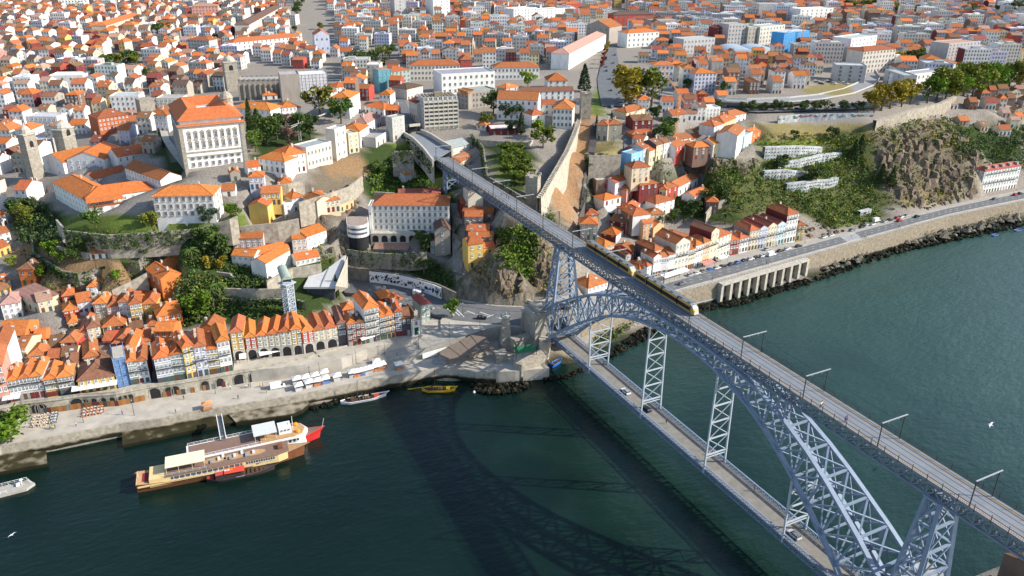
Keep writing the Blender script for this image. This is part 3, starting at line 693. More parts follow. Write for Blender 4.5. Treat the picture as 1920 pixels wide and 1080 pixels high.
def house(P, yaw, w, d, h, rise, kind, wall, roof, floors, cols, label, cat='house', name='house', group=None, side=None, gf='door', wstyle=None, winsides=(0, 0), r=None, wh=1.75, ww=1.05, balcony=0, chim=None, base=-5., fh0=None, skylight=None):
    r = r or random.Random(int(P[0]*31+P[1]*17))
    if kind in ('hipd', 'gabd'): rise = min(rise, .3*w)
    elif kind == 'hip': rise = min(rise, .3*min(w, d))
    cut(P, yaw, w, d)
    t = empty(name, P, yaw, label, cat, group)
    fc = jit(WC[wall], .06, r) if isinstance(wall, str) else wall
    sc = fc if side is None else (jit(WC[side], .06, r) if isinstance(side, str) else side)
    m = MB(); wall_geo(m, w, d, h, rise, kind, fc, sc, base); m.build('wall', M_WALL, t)
    m = MB(); m.col = jit(RC[roof], .22, r) if isinstance(roof, str) else roof
    if kind == 'flat': m.box((w/2, d/2, h+.05), (w-.6, d-.6, .1)); rm = m.build('roof', mat('flat_roof', (1, 1, 1), .9, .2, .4, attr='col'), t)
    else:
        roof_geo(m, w, d, h, rise, kind); rm = m.build('roof', [M_TILE, M_TILE], t)
    fh = h/floors if fh0 is None else (h-fh0)/max(1, floors-1)
    wm = wstyle or WIN
    def row(n, x0, ww_, z, hh, sideidx=0):
        for i in range(n):
            x = x0[0]+(i+.5)*(x0[1]-x0[0])/n
            if sideidx == 0: inst('window', wm, t, (x, -.02, z), 0, (ww_, 1, hh))
            elif sideidx == 1: inst('window', wm, t, (w+.02, x, z), math.pi/2, (ww_, 1, hh))
            else: inst('window', wm, t, (-.02, x, z), -math.pi/2, (ww_, 1, hh))
    g0 = fh0 or fh
    for f in range(floors):
        zc = (g0/2 if f == 0 else g0+(f-.5)*fh)+.1
        hh = min(wh, fh*.62)
        if f == 0 and gf == 'door':
            for i in range(cols):
                x = (i+.5)*w/cols; dc = r.choice([(.05, .09, .06), (.16, .03, .03), (.12, .07, .04), (.05, .10, .11), (.3, .3, .29), (.08, .08, .09)])
                inst('door', DOOR, t, (x, -.02, min(2.5, g0*.8)/2), 0, (ww*1.15, 1, min(2.5, g0*.8)), dc)
        elif f == 0 and gf == 'none': pass
        else:
            row(cols, (0, w), ww, zc, hh)
            if balcony and (f % balcony == 0 or balcony == 1):
                inst('balcony', BALC, t, (w/2, -.02, zc-hh/2-.1), 0, (w*.9, 1, 1))
        if winsides[1] and not (f == 0 and gf == 'none'): row(winsides[1], (0, d), ww, zc, hh, 1)
        if winsides[0] and not (f == 0 and gf == 'none'): row(winsides[0], (0, d), ww, zc, hh, 2)
    nch = r.choice([0, 1, 1, 2]) if chim is None else chim
    def roofz(x, y):
        if kind == 'flat': return h+.1
        if kind in ('gab',) or (kind == 'hip' and w >= d): return h+rise*(1-abs(y-d/2)/(d/2))
        if kind == 'shed': return h+rise*y/d
        return h+rise*(1-abs(x-w/2)/(w/2))
    for i in range(nch):
        x, y = r.choice([.12, .88])*w, r.uniform(.45, .8)*d
        if kind in ('hip', 'hipd', 'pyr'): x = r.choice([.3, .7])*w
        inst('chimney', CHIM, rm, (x, y, roofz(x, y)+.2), 0, (1, 1, r.uniform(.7, 1.1)))
    if kind not in ('flat',) and (skylight if skylight is not None else r.random() < .35):
        x, y = r.uniform(.3, .42)*w, r.uniform(.5, .7)*d
        if kind in ('gab', 'shed') or (kind == 'hip' and w >= d): sx = math.atan2(rise, d/2 if kind != 'shed' else d); y = .28*d; o = inst('skylight', SKYL, rm, (w*r.uniform(.35, .65), y, roofz(w/2, y)+.12)); o.rotation_euler = (sx, 0, 0)
        else: o = inst('skylight', SKYL, rm, (x, y, roofz(x, y)+.12)); o.rotation_euler = (0, -math.atan2(rise, w/2), 0)
    c = np.array(P)+np.array([math.cos(yaw)*w/2-math.sin(yaw)*d/2, math.sin(yaw)*w/2+math.cos(yaw)*d/2, 0])
    FOOT.append((P, yaw, w, d)); HOUSES.append((c, t, w, d, h)); NHOUSE[0] += 1
    return t
def frontage(xl, yl, xr, yr, ye, z=None, depth=9.):
    """picture feet of a front (left, right) and its eave row at the left -> foot point, yaw, width, height, depth"""
    P = gp(xl, yl) if z is None else at(xl, yl, z)
    Q = at(xr, yr, P[2]); w = math.hypot(*(Q-P)[:2]); yaw = math.atan2(Q[1]-P[1], Q[0]-P[0])
    h = hgt(P, ye)
    if isinstance(depth, str) and ':' in depth:
        E = at(*map(float, depth.split(':')), P[2]+h); e = E-P; depth = max(3., -e[0]*math.sin(yaw)+e[1]*math.cos(yaw))
    return P, yaw, w, h, float(depth)
def table(txt, place, group=None, z=None, **kw):
    """rows in the coordinates of an enlarged crop: @scale,x0,y0 then xl yl xr yr ye depth rise kind wall[/side] roof floors cols [label]"""
    s, ox, oy = 1, 0, 0; k = 0
    for ln in txt.strip().split('\n'):
        ln = ln.strip()
        if not ln: continue
        if ln[0] == '@': s, ox, oy = map(float, ln[1:].split(',')); continue
        a, _, lab = ln.partition('|'); a = a.split()
        f = lambda q, o: float(q)/s+o
        dp = a[5]
        if ':' in dp: u, v = dp.split(':'); dp = f'{f(u, ox)}:{f(v, oy)}'
        P, yaw, w, h, d = frontage(f(a[0], ox), f(a[1], oy), f(a[2], ox), f(a[3], oy), f(a[4], oy), z, dp)
        wl, _, sd = a[8].partition('/'); k += 1
        fl, cl = int(a[10]), int(a[11])
        if h < 2.2: h = 2.6
        lb = lab.strip() or f'{WN[wl]} {("one two three four five six seven".split())[fl-1]}-storey house, {RN[a[9]]} roof, {ORD[k-1]} {place}'
        house(P, yaw, w, d, h, float(a[6]), a[7], wl, a[9], fl, cl, lb, group=group, side=sd or None, **kw)
# ---------------------------------------------------------------- riverside rows (read off enlarged crops of the photograph)
ZS = 10.2
A1 = 'from left above the arcaded quay'
table('''@1,0,0
-34 764 -8 760 690 13 2.2 hipd H m 4 3
-8 760 23 754 690 16 2.5 hipd P m 4 3
24 753 46 749 714 12 2.4 hipd G o 3 3
46 749 66 746 709 13 2.2 hipd H o 3 3
66 746 88 743 706 13 2.4 hipd G o 3 2
89 744 115 740 712 12 2.4 hipd Y o 3 3
115 741 144 736 708 9 2.2 hip N o 3 4
151 738 218 727 714 14 3.4 hip Y b 2 5
246 721 262 718 678 12 2.2 hipd T o 4 2
262 718 283 715 677 11 2.0 hipd W/D m 4 2
297 719 328 713 672 13 2.4 hipd L o 4 4
328 713 351 710 664 13 2.4 hipd T o 4 3
352 711 372 705 652 13 2.4 hipd Y o 5 2
372 706 394 702 651 14 2.4 hipd L m 4 2
394 702 414 699 655 13 2.2 hipd O o 4 3
415 699 438 694 641 14 2.3 hipd W o 4 3''', A1, 'riverside row above the arcaded wall', ZS, ww=1.15, wh=1.9, balcony=2)
A2 = 'from left in the row on arches'
table('''@6.75,420,540
130 920 285 905 560 13 2.8 hipd O m 4 2
300 905 440 885 625 14 2.8 hipd R o 4 2
446 884 588 872 600 14 2.8 hipd C o 4 2
590 872 733 862 578 14 2.8 hipd C o 4 2
735 861 880 850 552 14 2.8 hipd C o 4 2
882 850 1008 830 525 14 2.8 hipd O o 4 2
1016 835 1155 800 556 14 2.8 hipd R o 4 2
1157 800 1298 775 535 14 2.8 hipd C m 4 2
1300 774 1455 745 510 14 2.8 hipd C m 4 2
1460 740 1560 725 450 16 2.6 hipd K b 3 2''', A2, 'set-back row standing on arches', ZS, gf='none', ww=1.2, wh=1.7, chim=0, balcony=0, fh0=4.6)
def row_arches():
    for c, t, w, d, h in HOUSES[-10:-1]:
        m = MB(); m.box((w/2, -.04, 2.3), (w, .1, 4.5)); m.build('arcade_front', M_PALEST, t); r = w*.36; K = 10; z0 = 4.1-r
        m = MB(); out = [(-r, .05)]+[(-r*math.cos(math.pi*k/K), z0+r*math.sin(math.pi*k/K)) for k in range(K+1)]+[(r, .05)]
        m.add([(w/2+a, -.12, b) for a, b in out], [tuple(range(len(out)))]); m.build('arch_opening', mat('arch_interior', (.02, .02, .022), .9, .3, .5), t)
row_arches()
A3 = 'from left before the white chapel'
table('''@6.75,620,520
0 850 95 830 625 10 2.2 hipd O m 4 2
228 872 335 855 590 8 2.2 hipd P o 4 2
338 853 448 838 575 8 2.0 hipd P b 3 2
452 836 632 795 400 14 3.0 hipd H/W o 5 4
638 793 716 775 500 11 2.2 hipd T o 4 2
718 774 822 748 480 12 2.4 hipd E o 4 2
830 748 908 738 432 11 2.2 hipd L m 4 2
912 740 1020 728 510 10 2.2 gab K b 2 2''', A3, 'old row west of the chapel', 10.6, ww=1.1, wh=1.9, balcony=1)
table('''@6.75,620,520
1155 710 1268 682 345 9 2.0 hipd T r 4 2 | narrow grey-green tiled tower house with black attic windows beside the white chapel
1275 682 1380 665 520 10 2.4 hipd Y o 3 2 | small yellow house at the end of the row, right of the tower house
640 330 790 300 300 8 2 hip R o 1 2 | little red attic house with orange hip roof behind the old row west of the chapel
800 360 910 330 300 8 2 hip L o 1 2 | lilac attic house with orange roof beside the dark hedge behind the old row
160 480 300 460 450 7 1.8 hip P o 1 2 | pink rooftop dormer house with small orange hip roof left of the white topped house''', '', 'old row west of the chapel', None)
# houses stepping up behind the front row
A4 = 'in the steep lanes between the river row and the garden terraces'
table('''@5.4,0,560
170 590 280 590 500 12 2.4 gab C m 2 3 | cream house with grey skylights, left behind the river row
-60 1030 125 1000 640 26 3.2 gabd H/W m 6 3 | tall house with a blank white flank at the left edge of the riverside row
300 640 470 625 590 11 2.4 hip C m 2 3 | orange hip-roofed cream house right of the skylight house
350 470 470 455 440 10 2.2 gab A o 1 2 | low house with a vivid orange flank below the stone bastion
0 485 275 470 380 14 3.4 gab N/A o 2 5 | large house with a blazing orange gable wall and long orange roof at the left
490 545 620 535 510 11 2.2 gab N b 2 2 | brown roofed low house in the lane below the stone bastion
480 655 620 645 602 8 1.8 gab N m 1 2 | narrow brown house just behind the row, in front of the brown roofed low house
640 545 800 540 440 10 2.4 hip R m 2 2 | red house with a white-framed attic and orange hip roof
630 640 790 625 598 8 2 gab C b 1 3 | cream cottage under a mossy orange roof with laundry terrace
640 745 795 720 690 10 2.4 hip C b 1 3 | cream house with olive-brown hip roof right behind the row
860 670 1010 640 600 14 2.6 hipd P m 2 3 | pink house with white attic windows left of the blue scaffold
1015 690 1125 650 625 14 2.4 hipd C b 2 2 | house with brown ridge roof touching the blue scaffold
1150 505 1350 490 450 12 2.8 hip R m 1 3 | red walled house under a broad orange hip roof above the blue scaffold
1045 470 1140 470 420 9 2 gab R m 2 2 | small red gabled house with white dormer
1050 345 1270 320 330 10 2.4 hip C m 1 4 | broad cream house with long ochre-orange roof in the middle lane
820 460 912 450 335 16 3.0 hipd Y m 3 2 | tall yellow house with a long orange ridge roof climbing the slope
915 458 1045 430 300 10 2.4 hip C b 3 2 | pale yellow house with two window rows beside the tall yellow house
700 300 795 280 250 9 2.2 hip Y o 2 2 | small yellow house with orange hip roof below the red one
655 190 812 160 128 9 2.2 hip R o 2 3 | red house with orange hip roof beside the white laundry house
800 140 955 110 40 9 2.4 gab L m 3 3 | white-lilac house with washing hung below its windows
640 30 760 10 0 8 2.2 hip R m 1 2 | upper red house with orange roof under the garden wall
930 215 985 200 160 7 2 hip C b 2 1 | tiny cream house under a mossy brown roof
985 250 1115 240 50 11 2.4 hip S/K o 4 2 | tall weathered tower house with a charcoal flank on the slope
1115 258 1258 235 85 11 2.2 hipd P m 3 3 | pink house with scattered white windows right of the weathered tower house
1240 245 1340 238 32 11 2.2 hipd L m 4 3 | pale lilac house with balconies between the pink and the ochre house
1345 250 1468 230 55 12 2.4 hip O m 3 3 | ochre house with grey balconies and an orange hip roof
1470 180 1600 170 52 12 2.2 hip Y m 2 2 | plain bright yellow house right of the ochre one
1488 335 1622 320 288 10 2.2 hip C m 1 2 | small cream house with orange roof in front of the plain yellow house
1330 405 1472 380 335 10 2 gab N b 1 3 | low brown roofed house with a round vent in the lane
1390 500 1525 480 470 12 2.4 hip G m 1 3 | grey house with twin orange roofs behind the dark alley
1285 640 1395 630 500 14 2.4 hipd H o 2 2 | beige house with orange roof rising behind the blue scaffold
1400 560 1500 545 525 9 2 hipd G m 1 2 | little grey house with orange roof at the mouth of the dark alley
@4.154,0,380
1240 990 1432 950 888 12 3.0 hip A/Y o 2 4 | burnt orange and yellow corner house with a big orange hip roof below the trees
1040 800 1130 795 735 12 2.6 hip R o 1 2 | red attic house with orange hip roof above the ochre house
1130 870 1310 800 790 10 2.2 gab Y o 2 3 | yellow house with a long orange roof under the large orange building
695 720 760 715 655 9 2.2 hip W o 3 1 | narrow white house with orange roof standing behind the weathered tower house
1150 600 1265 682 515 9 2.4 gab A o 3 3 | burnt orange wing of the large house at the foot of the garden wall
1270 680 1335 640 585 7 1.8 hip Y o 3 2 | yellow middle wing of the large orange house, lower roof
1340 640 1475 545 520 9 2.4 hip Y o 3 3 | yellow right wing of the large orange house, with white balcony
705 440 972 430 395 7 1.8 gab W m 1 5 | long low white garden house with orange roof on the terraces
130 770 310 862 690 9 .8 shed C p 2 4 | cream house with flat pinkish roof, its long left wing
314 862 428 838 772 9 .8 shed C p 2 2 | cream house with flat pinkish roof, its right wing with a balcony
35 910 185 885 795 11 2.2 hip W p 3 3 | pale blue-white house with faded roof at the left edge
0 315 92 292 245 9 2.2 gab W m 2 2 | white house with orange roof at the far left above the lane
0 425 92 385 362 9 2 gab Y m 1 2 | yellow house with orange roof at the left edge under the white one
0 665 86 640 622 8 2 gab W o 2 2 | small white house with orange roof at the left edge beside the brown gardens
0 722 92 694 684 7 1.6 gab Y b 1 2 | low yellow house with brown roof at the left edge
0 190 66 165 110 9 2.2 gab W o 2 2 | upper white house with orange roof at the far left below the dark trees
820 940 890 930 880 8 2 hipd C m 1 1 | tiny cream house with orange roof under the pink house''', A4, 'houses in the lanes behind the river row', None)
# right bank row along the riverside road
A5 = 'from left along the riverside road'
table('''@6.75,1260,370
-250 1010 -150 985 760 10 2.2 gabd W m 2 3
-150 985 -60 975 745 10 2 gab W o 2 3
-60 975 20 960 720 10 2.0 gab W m 2 3
20 960 195 915 590 16 3 gabd H m 4 4
195 915 275 890 660 9 2.0 gab C m 3 3
275 890 370 860 610 10 2.2 hip W o 3 3
370 860 460 830 570 10 2.2 hip E m 3 3
460 830 555 795 440 14 2.6 gabd C/D b 4 2
555 795 722 722 512 13 2.6 hip H m 4 4
724 722 832 704 545 9 2.2 hip R o 3 3
840 697 952 672 520 10 2.2 hip W m 3 3
957 672 1075 650 420 13 2.6 hip C/S m 4 3
1077 650 1182 630 400 15 3.2 gabd L/D r 4 3
1185 626 1296 601 370 15 3.2 gabd C/D r 4 3
1299 600 1406 576 350 15 3.2 gabd I/D r 4 3
1410 576 1555 545 225 16 2.8 hip W/D m 5 4
1565 541 1658 535 350 9 2 hip Y m 3 2''', A5, 'row along the riverside road', 10.2, ww=1.05, wh=1.9, balcony=2)
A6 = 'on the terraced hillside right of the city wall'
table('''@6.75,1060,400
490 525 612 490 420 11 2.4 hip Y o 2 4 | yellow house with five windows and orange hip roof just beyond the tram
755 695 822 682 535 9 2.0 gabd G/K m 3 1 | narrow grey gabled house seen over the tram
826 650 906 600 485 11 2.2 gab R m 3 2 | red house with white dormers behind the narrow grey gabled house
1105 775 1215 742 470 14 2 hip C/K m 3 3 | house with a black sheeted flank and a patched orange roof
930 835 1022 805 705 10 2.2 hip W o 2 2 | low white house with orange roof just above the tram deck
1024 845 1104 805 672 9 2 hip W m 2 2 | low white house with weathered roof next to the black sheeted one
285 1095 530 1010 945 70:855 3.4 hip W m 2 5 | white house with a large orange hip roof under the arch beside the iron tower
185 330 400 335 130 9 2.2 hip S o 3 3 | square grey stone house with orange hip roof beside the funicular
250 95 420 90 20 8 2.2 hip S m 2 2 | upper grey stone house beside the funicular track
455 305 640 340 262 11 2.6 hip D/W o 2 2 | maroon sheeted house with a broad orange hip roof over the tram
560 140 765 180 105 10 2.2 gab D/W b 2 2 | maroon sheeted house in shadow above the broad orange hip roof
975 350 1095 330 130 9 2.4 gab E m 3 2 | tall peach coloured house standing alone in the trees
@3.725,1080,190
140 268 216 275 160 11 2.4 hip S m 2 2 | left half of the grey stone twin house beside the walled lawn
222 268 316 265 160 10 2.0 hip S m 2 1 | right half of the grey stone twin house beside the walled lawn
395 205 530 198 135 12 2.2 gab D b 2 3 | rust sheeted house with brown roof at the head of the street
350 130 480 95 78 10 2.2 hip C m 2 3 | cream house with scattered orange roofs at the top of the street
390 262 560 250 232 9 1.8 hip N m 1 4 | long brown house under two orange roofs below the rust sheeted house
390 300 470 310 262 9 2 gab W m 2 2 | white house with orange roof in the street, under the long brown house
388 375 462 368 345 8 1.6 gab R m 1 2 | red attic house standing over the sky blue one
385 432 462 408 376 7 .5 flat B g 2 2 | sky blue house on the corner of the steep street
464 420 505 402 330 10 2 gab G m 3 2 | grey house right of the sky blue one
507 430 552 415 345 9 2 gab C m 2 2 | cream house two doors right of the sky blue one
554 416 606 400 305 11 2.2 gab C/K b 3 2 | tall cream house with a charcoal flank, middle of the cliff-top row
608 400 655 388 290 10 2 gab W b 3 2 | tall white house at the bend of the cliff-top row
690 388 760 360 322 9 2.2 gab R/W m 2 3 | red house with a white gable on the cliff-top row
762 360 822 345 312 8 1.8 gab C m 2 2 | cream house right of the red one on the cliff-top row
690 318 800 300 268 9 2 gab W m 2 3 | white house with orange roof behind the red one
800 300 912 280 265 9 2 gab W m 2 3 | second white house behind the cliff-top row, further right
815 405 952 392 322 9 2 hip N o 3 3 | brick-brown house with peeling walls on the cliff edge
950 400 1115 352 298 10 2.4 gab C/W o 2 5 | cream house with a blank white flank on tall stone arches
1108 402 1163 342 240 12 2.2 gab W/W m 3 2 | white gabled house on the cliff edge
1165 345 1220 312 250 10 1.5 flat I g 3 2 | mint green house between the white gable and the orange one
1222 292 1282 270 228 9 2 gab A o 2 2 | orange house at the right end of the cliff-top row
830 268 955 250 225 10 2 gab W b 2 3 | white house with dark roof in the upper street
958 252 1022 230 175 10 2.2 hip W m 2 2 | white house with orange hip roof in the upper street
1022 242 1110 200 150 11 2.2 hip E m 2 3 | peach house with orange hip roof in the upper street
1060 165 1182 140 105 10 2.2 hip W m 2 4 | white house with orange roof under the promenade wall
905 132 1000 126 52 9 .5 flat W w 3 4 | flat-roofed white house under the viaduct
845 132 904 130 38 10 2 gab W b 3 2 | white house with brown gable roof left of the flat-roofed one
665 152 772 142 95 10 2 gab G m 2 3 | grey house with orange roof beside the orange crane
775 132 845 130 85 8 1.8 gab W b 1 2 | low white house with brown roof near the crane
385 568 510 555 465 9 2.4 hip C m 3 3 | square dull yellow house at the foot of the steep street
140 612 270 602 560 9 .4 flat N g 1 3 | low brown flat-roofed house on the hillside
270 642 372 605 570 9 2 gab L m 2 2 | lilac house with orange roof in the lower cluster
195 732 312 705 690 9 2 hip W o 1 3 | low white house with orange roof and terrace
350 692 436 645 620 8 2 hip P m 2 2 | pink house with orange hip roof in the lower cluster
440 660 572 640 588 11 2.4 hip D m 2 3 | wide maroon house with orange hip roof in the lower cluster
578 660 628 665 612 8 2.2 hip C m 1 2 | cream house with four windows on the lower terrace
630 685 706 660 612 9 2.2 hip R m 2 2 | red house next to the long white house
710 655 850 582 598 9 2.2 gab W m 1 4 | long white house with orange gable roof on the lower terrace
822 722 926 672 668 8 1.8 gab W m 1 3 | small white house with patched orange roof beside the trees
550 802 682 765 716 11 2.4 hip W m 3 3 | white house with two orange hip roofs by the stairs
282 815 392 882 735 11 2.4 hip N/W m 2 2 | brown sheeted house with wide orange roof at the stair street
385 880 458 800 768 8 2 gab W m 3 3 | white fronted house stepping down the stair street
440 735 530 692 688 7 1.8 gab W m 2 2 | little white house with patchwork orange roof by the stair street
385 690 450 668 660 7 1.8 hip W m 1 2 | tiny white house with orange hip roof in the lower cluster
510 855 614 850 788 8 2.2 hip C m 3 3 | dull cream house below the white one by the stairs
432 925 535 960 850 9 2.0 gab E m 3 2 | peach house with tall flank above the maroon one
545 1030 690 1075 940 14 2.8 hip H m 3 3 | beige house with a white dish on its orange roof, above the road row''', A6, 'houses on the hillside right of the city wall', None)
# under and left of the deck
A7 = 'beside the stepped street under the bridge deck'
table('''@4.321,840,350
165 660 288 642 470 8 2.2 gab Y m 3 2 | yellow house at the foot of the stepped street, on the rock
290 560 386 545 497 6 1.6 gab Y m 1 1 | low yellow wing with one white window on the rock
165 470 370 470 405 6 1.6 gab N m 2 4 | first brown house above the yellow one in the stepped street
150 420 335 425 352 8 1.8 gab N m 2 3 | second house above the yellow one in the stepped street
135 325 285 325 240 8 1.8 gab S m 2 3 | third, stone house above the yellow one in the stepped street
115 262 365 275 205 8 1.8 gab N m 2 4 | long brown house with shadow-striped roof under the deck
108 215 272 200 135 8 1.8 gab D m 2 2 | maroon sheeted house with brown roof close under the deck''', A7, 'houses beside the stepped street', None)
# upper slope between palace and bridge
A8 = 'on the slope between the palace and the bridge'
table('''@3.6,440,150
95 652 182 640 590 8 2 gab W o 2 2 | white house with orange gable below the palace corner
105 738 206 732 655 8 1.6 hip L o 2 3 | pale blue-white house with three windows under the palace
185 845 318 838 765 10 2.0 gab Y m 2 4 | bright yellow house with four French windows on the slope
235 975 305 905 850 9 2.0 gab Y m 2 2 | yellow wedge-shaped house with orange roof beneath the four-windowed one
305 755 392 748 700 9 2.2 hip S o 1 2 | stone cottage with orange roof on the garden wall
168 604 345 630 525 11 2.6 hip W o 2 5 | left wing of the white manor with orange roofs by the palace garden
350 635 486 612 510 13 3.0 hip W o 3 4 | right wing of the white manor with orange roofs, three storeys
775 492 842 480 370 9 .4 flat C g 4 2 | narrow cream block beside the ruins
850 445 912 402 345 11 2.4 hip W o 3 3 | white house with orange hip roofs beside the ruins
895 368 992 312 292 790:285 3.0 hip W p 2 6 | white house with a large faded pink hip roof
880 215 1008 240 172 12 2.4 hip W o 2 4 | white house with cream flank and orange roof at the bridge street
780 262 852 215 125 12 2.4 hip W o 3 3 | three-storey white house behind the round tree
1070 408 1152 390 262 6 .4 flat G g 4 2 | ruined narrow house with pinkish graffiti at the tram portal
955 458 1052 402 398 10 .4 flat G g 1 3 | low pale concrete building beside the tram portal
1165 135 1272 108 62 14 2.4 hip H d 3 5 | pale house with dark hip roof in the street to the bridge
1180 250 1232 275 135 10 2.0 gab H r 3 4 | old house with red roof left of the concrete office block
1105 803 1392 795 770 7 1.6 gab N r 1 7 | long low house with rusty roof behind the white hostel
392 852 472 832 800 8 2 hip L o 2 2 | lilac cottage with orange hip roof on the crag
470 855 560 885 790 8 1.6 gab C m 2 2 | cream cottage on the crag
520 842 612 832 785 7 1.4 hip L o 2 2 | blue-grey house with twin dormers on the crag
620 895 716 882 815 8 2.0 hip C o 2 3 | cream house with orange hip roof at the edge of the crag
480 912 586 902 872 7 .4 flat G g 1 3 | low flat grey house on the crag
680 905 806 852 878 5 .3 flat E g 1 4 | low flat peach house with a strip of windows on the crag
340 905 440 872 850 8 .4 flat W w 2 2 | crumbling white house on the crag
1420 560 1585 520 470 12 2.6 gab H g 1 2 | pale metal-roofed hall beside the bridge deck
1515 620 1600 570 560 9 2 gab C m 2 3 | cream house with orange roof under the metal-roofed hall
1180 640 1100 660 625 6 1.4 gab W o 1 1 | small white shed in the ravine
580 130 690 115 90 10 2.2 hip W o 2 3 | white house with orange roof behind the palace garden trees
690 95 790 80 50 12 2.2 hip W o 2 4 | white house with long orange roof under the cathedral terrace
190 135 290 130 105 9 2.2 hip W o 1 2 | small white house with orange roof beside the cathedral
285 240 325 255 185 12 2.6 hip W o 3 3 | white house with steep orange roofs left of the garden trees
325 260 425 250 185 11 2.6 hip W o 2 4 | white house with steep orange roofs beside the garden trees
0 265 250 285 185 13 3 hip W o 2 7 | long white palace wing with orange hip roof''', A8, 'houses on the slope between palace and bridge', None)
table('''@1,0,0
435 490 478 493 478 8 1.8 gab W o 1 4 | lower left block of the white hillside barracks
478 493 544 478 478 8 1.8 gab W o 1 5 | lower left block of the white barracks, its right half
438 466 495 464 447 9 2.2 gab G o 2 5 | upper left block of the barracks with grey stained wall
495 464 541 458 445 9 2.2 gab W o 2 4 | upper left block of the barracks, its white right half
550 472 577 469 448 10 2.2 gab H o 2 3 | upper right block of the barracks, its stained left half
577 469 614 455 444 10 2.2 gab W o 2 4 | upper right block of the barracks, white and curving back
502 527 547 500 494 8 1.8 gab W o 1 4 | lower right block of the barracks on a tall stone base
556 499 601 490 488 8 1.8 gab W o 1 5 | lower right block of the barracks with the turret beside it''', '', 'white hillside barracks', None, gf='win', wh=1.3, chim=0)
# ---------------------------------------------------------------- quay, streets, roads
def P5(s, z): return [at(float(a.split(',')[0]), float(a.split(',')[1]), z) for a in s.split()]
QOUT = P5('-420,920 -200,886 -60,860 0,837 93,821 148,810 222,795 300,785 380,769 420,763 553,742 647,723 755,702 817,691 858,691 892,696 930,697', 5)
QIN = P5('-420,870 -200,835 -60,806 0,789 46,779 111,771 159,764 222,760 285,747 347,738 407,727 455,718 487,713 575,694 620,681 679,663 715,654', 5)
def strip(mb, A, B, z0=-4., m=0, zt=None):
    """slab between two lines, walls down to z0"""
    poly = [(p[0], p[1]) for p in A]+[(p[0], p[1]) for p in B[::-1]]
    zt_ = [p[2] for p in A]+[p[2] for p in B[::-1]]
    mb.prism(poly, z0, zt_ if zt is None else zt, m)
def strip2(mb, A, B):
    n = min(len(A), len(B))
    mb.add([tuple(p) for p in A[:n]]+[tuple(p) for p in B[:n]], [(i, i+1, n+i+1, n+i) for i in range(n-1)])
def wallmat(name, base, moss=True):
    m = mat(name, base, .92, .35, .7, bump=.12, bscale=1.5); n = m.node_tree.nodes; L = m.node_tree.links
    b = n['Principled BSDF']; src = b.inputs['Base Color'].links[0].from_socket
    g = n.new('ShaderNodeNewGeometry'); s = n.new('ShaderNodeSeparateXYZ'); L.new(g.outputs['Position'], s.inputs[0])
    t = n.new('ShaderNodeTexNoise'); t.inputs['Scale'].default_value = .35; t.inputs['Detail'].default_value = 6; L.new(g.outputs['Position'], t.inputs['Vector'])
    a = n.new('ShaderNodeMath'); a.operation = 'MULTIPLY_ADD'; a.inputs[1].default_value = -2.0; a.inputs[2].default_value = 1.0; L.new(t.outputs['Fac'], a.inputs[0])
    a2 = n.new('ShaderNodeMath'); L.new(s.outputs[2], a2.inputs[0]); L.new(a.outputs[0], a2.inputs[1])
    r = ramp(n, [(.0, (.02, .02, .012)), (.22, (.035, .04, .015)), (.34, (.09, .085, .03)), (.5, (1, 1, 1))])
    k = n.new('ShaderNodeMapRange'); k.inputs[1].default_value = 0; k.inputs[2].default_value = 4.6; L.new(a2.outputs[0], k.inputs[0]); L.new(k.outputs[0], r.inputs[0])
    x = n.new('ShaderNodeMix'); x.data_type = 'RGBA'; x.blend_type = 'MULTIPLY'; x.inputs[0].default_value = 1
    L.new(src, x.inputs[6]); L.new(r.outputs[0], x.inputs[7]); L.new(x.outputs[2], b.inputs['Base Color'])
    return m
M_QWALL = wallmat('quay_wall_stone', (.34, .30, .235))
# lower quay: paved top and stone river wall
m = MB(); m.add([tuple(p) for p in QOUT]+[tuple(p) for p in QIN], [(i, i+1, len(QOUT)+i+1, len(QOUT)+i) for i in range(len(QIN)-1)])
tag(m.build('quay', M_PAVE), kind='structure')
m = MB()
for a, b in zip(QOUT[:-1], QOUT[1:]):
    n = np.array([b[1]-a[1], -(b[0]-a[0]), 0.]); n /= np.linalg.norm(n)
    if np.dot(n, CAM-a) < 0: n = -n
    m.quad(a+n*.9-(0, 0, 9), b+n*.9-(0, 0, 9), b+n*.15+(0, 0, .12), a+n*.15+(0, 0, .12)); m.quad(a+n*.15+(0, 0, .12), b+n*.15+(0, 0, .12), b-n*.5+(0, 0, .12), a-n*.5+(0, 0, .12))
tag(m.build('quay_wall', M_QWALL), 'long mossy granite river wall under the lower quay', 'wall')
# landing slips
m = MB()
def pxprism(mb, s, z, zb=-4, mm=None): mb.prism([tuple(at(*map(float, a.split(',')), z)[:2]) for a in s.split()], zb, z, mm)
M_SLIP = wallmat('slip_stone', (.40, .35, .27))
for s, z, lab in (('-300,905 -60,866 0,852 86,845 88,868 0,884 -300,930', 1.6, 'low tan stone landing at the left edge of the quay'), ('230,834 228,812 380,775 424,771 442,790 352,808 ', 1.4, 'sloping stone landing slip left of the gangway'), ('420,768 553,746 574,745 580,756 565,768 545,776 442,791', 1.9, 'rounded low stone landing under the quay wall right of the gangway')):
    m = MB(); pxprism(m, s, z); tag(m.build('landing_slip', M_SLIP), lab, 'landing')
